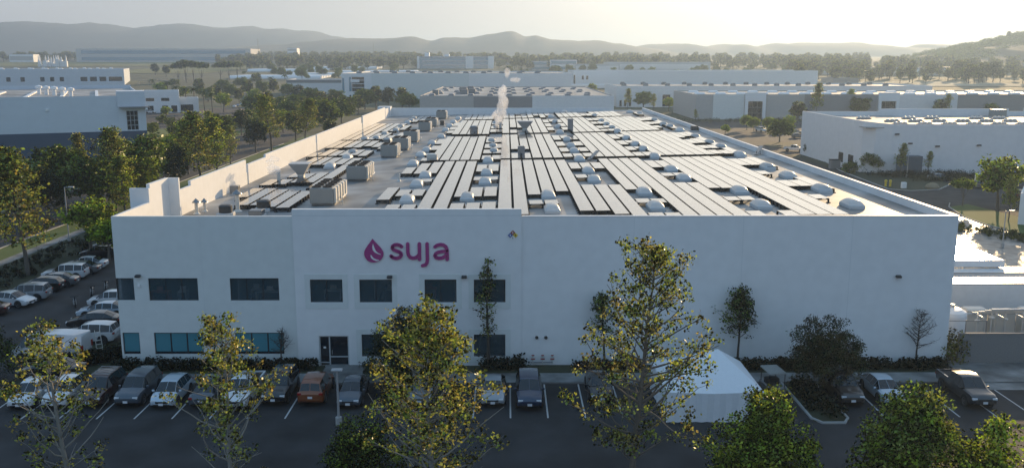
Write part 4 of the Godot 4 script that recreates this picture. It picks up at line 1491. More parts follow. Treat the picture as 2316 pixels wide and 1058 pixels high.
	pv("third", 30, 1, 30.16, -192.98, -200.61)
	pv("third", 31, 0, 31.46, -169.27, -202.53)
	pv("rear", 0, 0, -9.07, -208.72, -229.83)
	pv("rear", 1, 0, -7.65, -208.21, -229.26)
	pv("rear", 2, 0, -6.23, -208.49, -228.70)
	pv("rear", 3, 0, -4.90, -208.01, -229.13)
	pv("rear", 4, 0, -3.65, -208.35, -228.62)
	pv("rear", 5, 0, -0.14, -211.14, -231.12)
	pv("rear", 6, 0, 1.31, -210.60, -230.53)
	pv("rear", 7, 0, 2.76, -210.89, -217.77)
	pv("rear", 7, 1, 2.76, -223.22, -229.94)
	pv("rear", 8, 0, 4.19, -210.35, -217.21)
	pv("rear", 9, 0, 5.62, -210.64, -230.76)
	pv("rear", 10, 0, 7.04, -217.88, -230.17)
	pv("rear", 11, 0, 8.46, -210.41, -230.59)
	pv("rear", 12, 0, 9.86, -216.78, -230.01)
	pv("rear", 13, 0, 12.66, -210.50, -231.88)
	pv("rear", 14, 0, 14.04, -209.97, -231.30)
	pv("rear", 15, 0, 15.42, -210.29, -230.72)
	pv("rear", 16, 0, 16.79, -209.77, -231.17)
	pv("rear", 17, 0, 18.16, -213.55, -220.80)
	pv("rear", 18, 0, 19.52, -213.02, -221.20)
	pv("rear", 19, 0, 20.87, -209.90, -230.47)
	pv("rear", 20, 0, 22.22, -209.38, -229.90)
	pv("rear", 21, 0, 23.56, -209.72, -229.34)
	pv("rear", 22, 0, 24.89, -209.20, -229.80)
	pv("rear", 23, 0, 26.22, -209.54, -229.23)
	pv("rear", 24, 0, 31.46, -212.73, -222.04)
	pv("west", 0, 0, -26.94, -91.18, -97.70)
	pv("west", 0, 1, -26.94, -100.21, -105.20)
	pv("west", 1, 0, -25.44, -85.78, -97.45)
	pv("west", 1, 1, -25.43, -100.68, -104.93)
	pv("west", 1, 2, -25.43, -106.98, -113.62)
	pv("west", 2, 0, -23.93, -85.55, -96.17)
	pv("west", 2, 1, -23.93, -101.92, -110.14)
	pv("west", 3, 0, -22.44, -84.26, -95.25)
	pv("west", 3, 1, -22.44, -101.66, -110.74)
	pv("west", 4, 0, -20.95, -83.52, -94.67)
	pv("west", 4, 1, -20.95, -96.70, -119.14)
	pv("west rear", 0, 0, -28.37, -130.93, -136.72)
	pv("west rear", 0, 1, -28.37, -144.53, -157.58)
	pv("west rear", 0, 2, -28.36, -159.38, -201.82)
	pv("west rear", 1, 0, -26.94, -120.38, -129.99)
	pv("west rear", 1, 1, -26.93, -131.85, -141.97)
	pv("west rear", 1, 2, -26.93, -144.17, -157.20)
	pv("west rear", 1, 3, -26.92, -158.99, -201.33)
	pv("west rear", 2, 0, -25.43, -120.06, -129.66)
	pv("west rear", 2, 1, -25.42, -131.51, -139.46)
	pv("west rear", 2, 2, -25.42, -144.55, -156.80)
	pv("west rear", 2, 3, -25.41, -158.59, -200.81)
	pv("west rear", 3, 0, -23.93, -119.76, -128.72)
	pv("west rear", 3, 1, -23.92, -131.80, -140.52)
	pv("west rear", 3, 2, -23.92, -144.18, -156.40)
	pv("west rear", 3, 3, -23.92, -159.09, -174.03)
	pv("west rear", 3, 4, -23.91, -177.36, -200.30)
	pv("west rear", 4, 0, -22.43, -119.97, -127.79)
	pv("west rear", 4, 1, -22.43, -132.09, -140.16)
	pv("west rear", 4, 2, -22.43, -146.10, -156.00)
	pv("west rear", 4, 3, -22.42, -159.60, -173.59)
	pv("west rear", 4, 4, -22.42, -178.05, -199.79)
	pv("west rear", 4, 5, -22.41, -205.70, -227.50)
	pv("west rear", 5, 0, -20.94, -119.66, -127.47)
	pv("west rear", 5, 1, -20.94, -130.50, -138.39)
	pv("west rear", 5, 2, -20.94, -144.20, -152.17)
	pv("west rear", 5, 3, -20.94, -157.37, -166.88)
	pv("west rear", 5, 4, -20.93, -181.08, -193.73)
	pv("west rear", 5, 5, -20.92, -205.17, -226.93)
	pv("west rear", 6, 0, -19.54, -117.83, -123.70)
	pv("west rear", 6, 1, -19.54, -140.90, -146.93)
	pv("west rear", 6, 2, -19.53, -164.50, -172.74)
	pv("west rear", 6, 3, -19.52, -209.32, -226.39)
	skylight(-9.76, -87.97)
	skylight(-9.92, -99.51)
	skylight(-9.67, -107.22)
	skylight(-12.47, -120.35)
	skylight(-2.50, -122.00)
	skylight(-2.39, -108.42)
	skylight(-2.40, -100.04)
	skylight(-3.88, -88.51)
	skylight(4.11, -88.73)
	skylight(4.08, -80.17)
	skylight(9.79, -107.85)
	skylight(9.67, -99.78)
	skylight(9.78, -121.04)
	skylight(13.69, -89.31)
	skylight(13.38, -80.31)
	skylight(19.64, -107.28)
	skylight(19.55, -99.15)
	skylight(23.06, -88.72)
	skylight(22.71, -79.70)
	skylight(20.03, -122.17)
	skylight(31.45, -121.93)
	skylight(31.19, -107.70)
	skylight(31.12, -99.35)
	skylight(31.17, -88.63)
	skylight(30.59, -79.04)
	skylight(10.14, -151.67)
	skylight(10.03, -140.62)
	skylight(9.90, -132.35)
	skylight(20.10, -151.57)
	skylight(20.01, -140.36)
	skylight(20.03, -132.61)
	skylight(31.63, -151.93)
	skylight(31.48, -140.47)
	skylight(31.57, -133.22)
	skylight(31.77, -166.46)
	skylight(-12.41, -150.88)
	skylight(-12.25, -138.87)
	skylight(-12.54, -131.73)
	skylight(-11.79, -163.93)
	skylight(-12.03, -179.70)
	skylight(-12.00, -191.91)
	skylight(-11.97, -204.40)
	skylight(-11.53, -216.77)
	skylight(-2.51, -152.46)
	skylight(-2.15, -142.88)
	skylight(-1.89, -134.43)
	skylight(-2.46, -196.87)
	skylight(-2.12, -183.73)
	skylight(10.52, -196.68)
	skylight(10.38, -182.22)
	skylight(9.89, -167.72)
	skylight(20.49, -196.10)
	skylight(20.45, -185.23)
	skylight(20.41, -175.49)
	skylight(20.38, -166.71)
	skylight(31.75, -195.05)
	skylight(31.36, -181.64)
	skylight(31.59, -175.47)
	skylight(5.63, -235.80)
	skylight(14.76, -232.09)
	skylight(10.47, -215.37)
	skylight(20.76, -214.91)
	skylight(30.79, -227.52)
	skylight(32.05, -219.42)
	skylight(-23.31, -119.46)
	skylight(-23.43, -138.07)
	skylight(-22.98, -130.37)
	skylight(-25.29, -161.99)
	skylight(-23.21, -173.14)
	skylight(-23.43, -163.33)
	skylight(-22.12, -181.59)
	skylight(-22.42, -192.65)
	skylight(-22.41, -206.49)
	skylight(-22.23, -212.52)
	skylight(-22.44, -220.74)
	skylight(-20.88, -159.01)
	hvac(-16.55, -86.5, 2.5, 1.5, 7.0, "beige rooftop HVAC unit nearest the front parapet, four fan pairs on top")
	hvac(-16.2, -104.8, 2.5, 1.5, 5.8, "second rooftop HVAC unit back from the front parapet")
	hvac(-15.8, -130.6, 2.45, 1.6, 4.4, "third rooftop HVAC unit back from the front parapet")
	hvac(-15.4, -141.7, 2.5, 1.65, 4.4, "fourth rooftop HVAC unit back from the front parapet")
	hvac(-15.3, -155.8, 2.45, 1.65, 4.4, "fifth rooftop HVAC unit back from the front parapet")
	hvac(-15.1, -180.0, 2.4, 1.6, 4.4, "sixth rooftop HVAC unit back, standing on the dark panels")
	hvac(-14.8, -192.8, 2.45, 1.5, 4.4, "seventh rooftop HVAC unit back, last but one before the rear wall")
	hvac(-14.5, -219.5, 2.5, 1.6, 4.4, "rearmost rooftop HVAC unit close to the back parapet")
	hood_vent(Vector3(-24.59, 10.18, -107.86), "pyramid sheet metal exhaust cowl near the cream parapet", 2.4, 1.3)
	hood_vent(Vector3(3.51, 10.81, -175.00), "grey pyramid exhaust cowl standing among the third block panels", 3.0, 1.3)
	roof_fan(Vector3(-23.00, 10.21, -84.78), 0.65, 0.75, "dark round exhaust fan by front parapet nearer the first HVAC unit", M.rail)
	roof_fan(Vector3(-25.81, 10.15, -82.17), 0.6, 0.75, "dark round exhaust fan by front parapet nearer the cream corner", M.rail)
	roof_fan(Vector3(-6.19, 10.59, -172.43), 0.8, 1.2, "round grey turbine vent between the second and third panel blocks", M.galv)
	roof_fan(Vector3(-10.39, 10.49, -125.91), 0.75, 0.7, "pale blue drum fan at the corner of the second panel block", M.hvac_light)
	vent_pipe(Vector3(-30.76, 10.04, -103.44), 2.0, 0.28, "tall white vent pipe with conical cap against the cream parapet")
	vent_pipe(Vector3(-26.38, 10.13, -104.20), 1.4, 0.22, "white steaming vent pipe in front of the pyramid cowl", false)
	vent_pipe(Vector3(-25.42, 10.16, -84.61), 1.6, 0.2, "slim white vent pipe between the two dark round fans")
	vent_pipe(Vector3(-12.46, 10.45, -104.08), 0.9, 0.12, "thin white vent pipe alone on the bare roof aisle", false)
	vent_pipe(Vector3(-1.22, 10.70, -182.24), 1.5, 0.3, "white pipe vent under the tall steam plume", false)
	vent_pipe(Vector3(-28.96, 10.08, -83.59), 1.0, 0.16, "short white vent pipe beside the front corner pilaster")
	vent_pipe(Vector3(-28.70, 10.08, -85.08), 0.8, 0.14, "squat white vent pipe second from the corner pilaster")
	for e in [[Vector3(2.10, 10.78, -129.70), 1.0, 1.3, "boxy grey vent in the gap of the second block"], [Vector3(12.09, 11.00, -172.41), 1.0, 2.3, "tall blue grey cabinet vent between the second and third blocks"], [Vector3(-22.86, 10.21, -81.77), 1.2, 0.5, "low grey hatch box on the roof behind the front parapet"], [Vector3(-29.07, 10.07, -96.15), 0.9, 0.9, "small white condenser box at the foot of the cream wall"], [Vector3(34.49, 11.50, -166.70), 1.2, 0.8, "small dark electrical box near the far roof edge"], [Vector3(-13.90, 10.42, -196.53), 0.9, 1.0, "dark valve cabinet beside the rear HVAC units"]]:
		var t := thing("roof_cabinet", e[3], "roof cabinet", e[0])
		var b := MB.new()
		b.soft(Vector3(0, e[2] / 2 + 0.1, 0), Vector3(e[1], e[2], e[1]), 0.04)
		put("cabinet", b, M.galv if not str(e[3]).contains("dark") else M.rail, t)
		var c := MB.new()
		c.box(Vector3(0, 0.06, 0), Vector3(e[1] * 1.2, 0.12, e[1] * 1.2))
		put("base_curb", c, M.curb, t)
	for e in [[Vector3(11.73, 10.99, -122.28), "tilted cable tray frame at the panel gap in the middle of roof"], [Vector3(34.48, 11.50, -123.59), "tilted cable tray frame at the panel gap by the far edge"]]:
		var t := thing("cable_tray", e[1], "cable tray", e[0])
		var b := MB.new()
		b.box(Vector3(0, 0.6, 0), Vector3(0.5, 0.12, 3.2), Basis(Vector3.UP, -0.5) * Basis(Vector3(1, 0, 0), 0.3))
		put("tray", b, M.galv, t)
		var c := MB.new()
		for s in [-1, 1]: c.tube(Vector3(s * 0.5, 0, s * -0.9), Vector3(s * 0.5, 0.6, s * -0.9), 0.05, 0.05, 6)
		put("leg", c, M.rail, t)
	var cond := MB.new()
	for x in [-13.0]:
		cond.tube(Vector3(x, roof_y(x) + 0.18, -128), Vector3(x + 2.2, roof_y(x + 2.2) + 0.18, -215), 0.08, 0.08, 6)
	tag(put("conduit_run", cond, M.rail_grey), "long grey conduit lying along the roof aisle beside the skylights", "conduit")
	var hg := Vector3(-0.95, 10.71, -182.16)
	steam("tall white steam plume rising from a roof vent", [[hg + Vector3(-0.6, 2.2, 0), Vector3(2.2, 2.6, 2.2)], [hg + Vector3(-1.6, 2.6, 0), Vector3(1.8, 1.8, 1.8)], [hg + Vector3(0.2, 4.2, 0), Vector3(2.4, 3.6, 2.4)], [hg + Vector3(0.1, 6.4, 0), Vector3(2.0, 3.2, 2.0)], [hg + Vector3(0.5, 7.6, 0), Vector3(1.5, 2.4, 1.5)]], 1.0)
	var h2 := Vector3(-26.38, 10.13, -104.20)
	steam("faint steam puff beside the pyramid cowl", [[h2 + Vector3(-0.6, 2.0, 0), Vector3(2.2, 1.4, 1.6)], [h2 + Vector3(-0.1, 1.6, 0), Vector3(1.0, 1.0, 1.0)], [h2 + Vector3(-0.9, 2.6, 0), Vector3(1.6, 1.0, 1.2)]], 0.5)
	steam("thin steam wisp drifting high behind the roof", [[hg + Vector3(1.2, 11.5, -2), Vector3(2.0, 3.2, 2.0)], [hg + Vector3(2.6, 10.2, -2), Vector3(3.0, 1.4, 1.8)]], 0.28)

func semi_trailer(at: Vector3, turn: float, len: float, label: String) -> void:       # box trailer, front at +x
	var t := thing("semi_trailer", label, "trailer", at, turn, "semi trailers by the side wall")
	var b := MB.new()
	b.soft(Vector3(0, 2.6, 0), Vector3(len, 2.8, 2.6), 0.06)
	put("box_body", b, M.trailer, t)
	var r := MB.new()
	for s in [-1, 1]:
		r.box(Vector3(0, 3.96, s * 1.29), Vector3(len, 0.12, 0.06))
		r.box(Vector3(0, 1.24, s * 1.29), Vector3(len, 0.14, 0.06))
	put("rail_trim", r, M.steel, t)
	for x in [-len * 0.36, -len * 0.26]:
		for s in [-1, 1]:
			var w := MB.new()
			w.tube(Vector3(x, 0.5, s * 1.2), Vector3(x, 0.5, s * 0.75), 0.5, 0.5, 16)
			put("wheel", w, M.tyre, t)
	var g := MB.new()
	for s in [-1, 1]: g.box(Vector3(len * 0.3, 0.6, s * 0.8), Vector3(0.14, 1.2, 0.14))
	put("landing_leg", g, M.rail_grey, t)

func yard() -> void:
	mat("trailer", Color(0.74, 0.74, 0.73), 0.3, "wall", 0.2)
	mat("slick_roof", Color(0.66, 0.66, 0.64), 0.2, "patch", 0.07)
	# flat annex beside the warehouse
	var an := thing("dock_canopy", "white dock canopy with a grey fascia behind the parked trailers", "canopy", Vector3(36, 0, -87.0))
	var an1 := MB.new()
	an1.span(Vector3(0, 4.1, -7.5), Vector3(13.2, 4.78, -0.1))
	put("roof", an1, M.slick_roof, an)
	var an2 := MB.new()
	an2.span(Vector3(0, 4.12, -0.1), Vector3(13.2, 4.8, 0))
	put("fascia", an2, M.grey_paint, an)
	for x in [0.6, 6.6, 12.8]:
		var an3 := MB.new()
		an3.tube(Vector3(x, 0, -0.5), Vector3(x, 4.1, -0.5), 0.12, 0.12, 8)
		put("post", an3, M.steel, an)
	semi_trailer(Vector3(44.5, 0, -86.4), 0.0, 16.0, "white semi trailer parked along the annex front, the farther of two")
	semi_trailer(Vector3(44.6, 0, -82.0), 0.0, 16.2, "white semi trailer nearer to the screen wall, long side to the yard")
	# screen wall and gate
	var sw := thing("screen_wall", "low grey concrete screen wall beside the warehouse corner", "wall", Vector3(42.5, 0, -70.2))
	var a := MB.new()
	a.span(Vector3(-5.9, 0, -0.12), Vector3(14.0, 2.45, 0.12))
	put("wall_panel", a, M.screen_grey, sw)
	var c := MB.new()
	c.span(Vector3(-5.95, 2.45, -0.16), Vector3(14.0, 2.53, 0.16))
	put("coping", c, M.screen_grey, sw)
	var pf := thing("pipe_fence", "slim post and rail fence in front of the white tank", "fence", Vector3(37.6, 0, -71.2))
	for x in [-1.7, 0.0, 1.7]:
		var m := MB.new()
		m.tube(Vector3(x, 0, 0), Vector3(x, 3.3, 0), 0.04, 0.04, 6)
		put("post", m, M.rail_grey, pf)
	var m2 := MB.new()
	m2.tube(Vector3(-1.7, 3.25, 0), Vector3(1.7, 3.25, 0), 0.035, 0.035, 6)
	put("rail", m2, M.rail_grey, pf)
	var be := thing("wall_bench", "low concrete bench against the grey screen wall", "bench", Vector3(44.9, 0, -69.4))
	var b1 := MB.new()
	b1.soft(Vector3(0, 0.5, 0), Vector3(3.6, 0.14, 0.6), 0.03)
	put("seat", b1, M.concrete, be)
	for s in [-1, 1]:
		var b2 := MB.new()
		b2.box(Vector3(s * 1.1, 0.21, 0), Vector3(0.3, 0.42, 0.45))
		put("leg", b2, M.kerb, be)
	# tank and piping behind it
	var tk := thing("storage_tank", "squat white storage tank at the warehouse corner", "tank", Vector3(37.6, 0, -74.0))
	var d := MB.new()
	d.lathe(Vector3.ZERO, [[1.35, 0], [1.35, 3.1], [1.28, 3.35], [0.9, 3.55], [0.3, 3.65], [0, 3.66]], 28)
	put("shell", d, M.white, tk)
	var e := MB.new()
	e.tube(Vector3(0.2, 3.5, 0), Vector3(0.2, 3.9, 0), 0.18, 0.18, 10)
	put("hatch", e, M.steel, tk)
	var pr := thing("pipe_rack", "bright steel pipe rack with valves behind the screen wall", "pipe rack", Vector3(43.6, 0, -74.6))
	for k in 5:
		var p := MB.new()
		var y := 2.6 + 0.22 * k
		p.tube(Vector3(-3.8 + 0.3 * k, y, -0.9 + 0.45 * k), Vector3(7.0, y + 0.1, -0.9 + 0.45 * k), 0.08, 0.08, 8)
		put("pipe", p, M.pipe_bright if M.has("pipe_bright") else M.galv, pr)
	for k in 7:
		var p := MB.new()
		var x := -3.4 + k * 1.3
		p.tube(Vector3(x, 0, 0.3 - 0.2 * (k % 3)), Vector3(x, 3.0, 0.3 - 0.2 * (k % 3)), 0.07, 0.07, 8)
		p.lathe(Vector3(x, 2.2 + 0.2 * (k % 2), 0.3 - 0.2 * (k % 3)), [[0, 0], [0.2, 0.05], [0.24, 0.2], [0.1, 0.3]], 10)
		put("riser", p, M.hvac_light, pr)
	for k in 3:
		var p := MB.new()
		p.tube(Vector3(1.0 + k * 1.6, 2.3, 0.9), Vector3(2.2 + k * 1.6, 2.3, 0.9), 0.32, 0.32, 14)
		put("filter_vessel", p, M.hvac_light, pr)
	# frame tent on the lot
	var tt := thing("frame_tent", "pale blue white frame tent pitched on the parking lot", "tent", Vector3(14.1, 0, -61.2))
	var hx := 3.3
	var hz := 3.2
	var ev := 2.15
	var pk := [Vector3(-1.3, 3.7, 0), Vector3(0.8, 4.15, 0)]
	var rf := MB.new()
	var c0 := Vector3(-hx, ev, hz)
	var c1 := Vector3(hx, ev, hz)
	var c2 := Vector3(hx, ev, -hz)
	var c3 := Vector3(-hx, ev, -hz)
	var n0 := Vector3(-0.1, ev - 0.12, hz)
	var n1 := Vector3(-0.1, ev - 0.12, -hz)
	for q in [[c0, n0, pk[0]], [n0, c1, pk[1]], [c1, c2, pk[1]], [c2, n1, pk[1]], [n1, c3, pk[0]], [c3, c0, pk[0]]]: rf.tri(q[0], q[1], q[2])
	rf.tri(n0, pk[1], pk[0])
	rf.tri(n1, pk[0], pk[1])
	put("canopy", rf, M.tent, tt)
	var sw2 := MB.new()
	for q in [[c0, n0], [n0, c1], [c1, c2], [c2, n1], [n1, c3], [c3, c0]]:
		var p: Vector3 = q[0]
		var r: Vector3 = q[1]
		var nn := 8
		for k in nn:
			var u := p.lerp(r, float(k) / nn)
			var v := p.lerp(r, float(k + 1) / nn)
			var out := (r - p).normalized().cross(Vector3.UP) * 0.09
			var a0 := Vector3(u.x, 0.03, u.z) + (out if k % 2 == 0 else Vector3.ZERO)
			var b0 := Vector3(v.x, 0.03, v.z) + (out if k % 2 == 1 else Vector3.ZERO)
			if q[0] == c1 and k == 3: continue
			sw2.quad(a0, b0, v, u)
	put("side_wall", sw2, M.tent, tt)
	for q in [c0, n0, c1, c2, n1, c3]:
		var p := MB.new()
		p.tube(Vector3(q.x * 0.985, 0, q.z * 0.985), q * 0.985 + Vector3(0, 0.02, 0), 0.04, 0.04, 6)
		put("pole", p, M.steel, tt)
	# small cart by the walk
	var gc := thing("utility_cart", "small boxy utility cart with a flat roof by the round tree", "cart", Vector3(19.6, 0, -63.4), 0.1)
	var g1 := MB.new()
	g1.soft(Vector3(0, 0.55, 0), Vector3(1.2, 0.5, 2.3), 0.08)
	put("body", g1, M.paint_grey, gc)
	var g2 := MB.new()
	g2.soft(Vector3(0, 1.85, 0), Vector3(1.3, 0.1, 1.9), 0.04)
	put("roof", g2, M.hvac, gc)
	var g3 := MB.new()
	for sx in [-1, 1]:
		for sz in [-1, 1]: g3.tube(Vector3(sx * 0.55, 0.75, sz * 0.85), Vector3(sx * 0.58, 1.82, sz * 0.8), 0.03, 0.03, 6)
	put("roof_post", g3, M.rubber, gc)
	var g5 := MB.new()
	g5.soft(Vector3(0, 0.95, -0.2), Vector3(1.0, 0.5, 0.6), 0.06)
	put("seat", g5, M.rubber, gc)
	for sx in [-1, 1]:
		for sz in [-0.8, 0.8]:
			var g4 := MB.new()
			g4.tube(Vector3(sx * 0.6, 0.24, sz), Vector3(sx * 0.42, 0.24, sz), 0.24, 0.24, 14)
			put("wheel", g4, M.tyre, gc)
	for k in 4:
		var p := MB.new()
		p.soft(Vector3(-2.6 + k * 2.5, 1.45, -1.9), Vector3(1.9, 2.9 - 0.35 * (k % 2), 1.2), 0.12)
		put("skid_cabinet", p, M.hvac_light, pr)
	for k in 6:
		var p := MB.new()
		p.tube(Vector3(-3.2 + k * 1.7, 2.75, -1.2), Vector3(-3.2 + k * 1.7, 2.75, 1.0), 0.06, 0.06, 8)
		p.tube(Vector3(-3.2 + k * 1.7, 2.75, 1.0), Vector3(-3.2 + k * 1.7, 1.2, 1.0), 0.06, 0.06, 8)
		put("branch_pipe", p, M.pipe_bright, pr)
	shrub_row("island_shrub", "dark shrubs under the rounded tree on the kerbed island", Vector3(22.1, 0, -64.6), Vector3(22.2, 0, -59.0), 1.7, 1.0, 60, [Color(0.03, 0.045, 0.02), Color(0.05, 0.06, 0.025)], 45, "shrubs")
	street_lamp(Vector3(-11.33, 0.00, -57.61) , 3.9, 0.0, "short lamp post standing in the lot before the slate car")
	street_lamp(Vector3(-59.73, 0.00, -121.55), 7.4, 0.9, "grey lamp post on the verge before the dark trees by the street")
	motorcycle(Vector3(-43.32, 0.00, -88.08), 0.5, "dark motorcycle standing apart in the side lot, nearest the street")
	motorcycle(Vector3(-43.43, 0.00, -92.26), 0.3, "dark motorcycle in the middle of the side lot row")
	motorcycle(Vector3(-43.00, 0.00, -94.69), 0.3, "dark motorcycle nearest the white wall in the side lot")
	var lad := thing("hand_cart", "pale stepladder leaning beside the white van", "ladder", Vector3(-34.78, 0.00, -74.14), 0.6)
	for s in [-1, 1]:
		var l1 := MB.new()
		l1.tube(Vector3(s * 0.25, 0, 0.4), Vector3(s * 0.2, 1.7, -0.1), 0.03, 0.03, 6)
		put("side_rail", l1, M.hvac_light, lad)
	for k in 5:
		var l2 := MB.new()
		var f := (k + 0.6) / 5.2
		l2.box(Vector3(0, 1.7 * f, 0.4 - 0.5 * f), Vector3(0.44, 0.04, 0.08))
		put("rung", l2, M.hvac_light, lad)
	shrub_row("clipped_hedge", "dark low hedge along the facade foot by the teal windows", Vector3(-31, 0, -68.9), Vector3(-15.5, 0, -68.9), 0.9, 1.0, 150, [Color(0.022, 0.035, 0.016), Color(0.03, 0.045, 0.02)], 31)
	shrub_row("clipped_hedge", "dark low hedge along the blank facade foot towards the far corner", Vector3(16, 0, -68.8), Vector3(35, 0, -68.8), 0.9, 0.95, 170, [Color(0.03, 0.04, 0.018), Color(0.04, 0.048, 0.02)], 32)
	shrub_row("low_shrub", "dark rounded shrub at the wall below the last lower window", Vector3(-1.6, 0, -68.9), Vector3(1.2, 0, -68.9), 1.0, 1.1, 36, [Color(0.025, 0.045, 0.025)], 33, "shrub")
	shrub_row("low_shrub", "thin shrub patch between the fire valves and the yellow tree", Vector3(5, 0, -68.8), Vector3(11, 0, -68.8), 0.8, 0.8, 50, [Color(0.04, 0.05, 0.025), Color(0.07, 0.05, 0.03)], 34, "shrub")
	shrub_row("low_shrub", "dark shrub mass at the building corner beside the van", Vector3(-36, 0, -70), Vector3(-31.6, 0, -72), 2.6, 1.1, 80, [Color(0.025, 0.035, 0.015)], 35, "shrub")
	shrub_row("corner_shrub", "sunlit yellow green tall shrub at the warehouse corner", Vector3(35.9, 0, -70.6), Vector3(36.3, 0, -69.9), 0.5, 3.0, 22, [Color(0.16, 0.18, 0.02), Color(0.2, 0.16, 0.03)], 36, "shrub")
	shrub_row("planting_cover", "dark planting strip between the side lot and the sidewalk", Vector3(-57, 0, -60), Vector3(-56, 0, -150), 5.5, 0.8, 420, [Color(0.03, 0.04, 0.015), Color(0.05, 0.04, 0.025), Color(0.035, 0.05, 0.02)], 37, "planting")
	shrub_row("planting_cover", "brushy planting along the warehouse side towards the street", Vector3(-45, 0, -152), Vector3(-45, 0, -236), 16.0, 1.3, 420, [Color(0.04, 0.055, 0.02), Color(0.07, 0.065, 0.03)], 38, "planting")

# a far white or grey building with window parts: px corner positions were turned into metres beforehand
func windows_on(t: Node3D, xs: Array, y0: float, y1: float, w: float, m: Material) -> void:
	for x in xs:
		var b := MB.new()
		b.box(Vector3(x, (y0 + y1) / 2, 0.03), Vector3(w, y1 - y0, 0.1))
		put("window", b, m, t)

func roof_bumps(t: Node3D, w: float, d: float, h: float, nx: int, nz: int, s: Vector3, m: Material, called := "roof_skylight") -> void:
	for i in nx:
		for k in nz:
			var b := MB.new()
			var p := Vector3(w * (i + 0.5 + 0.25 * (k % 2)) / (nx + 0.3), h + s.y / 2 - 0.05, -d * (k + 0.6) / nz)
			b.soft(p, s, minf(s.x, s.z) * 0.18)
			put(called, b, m, t)

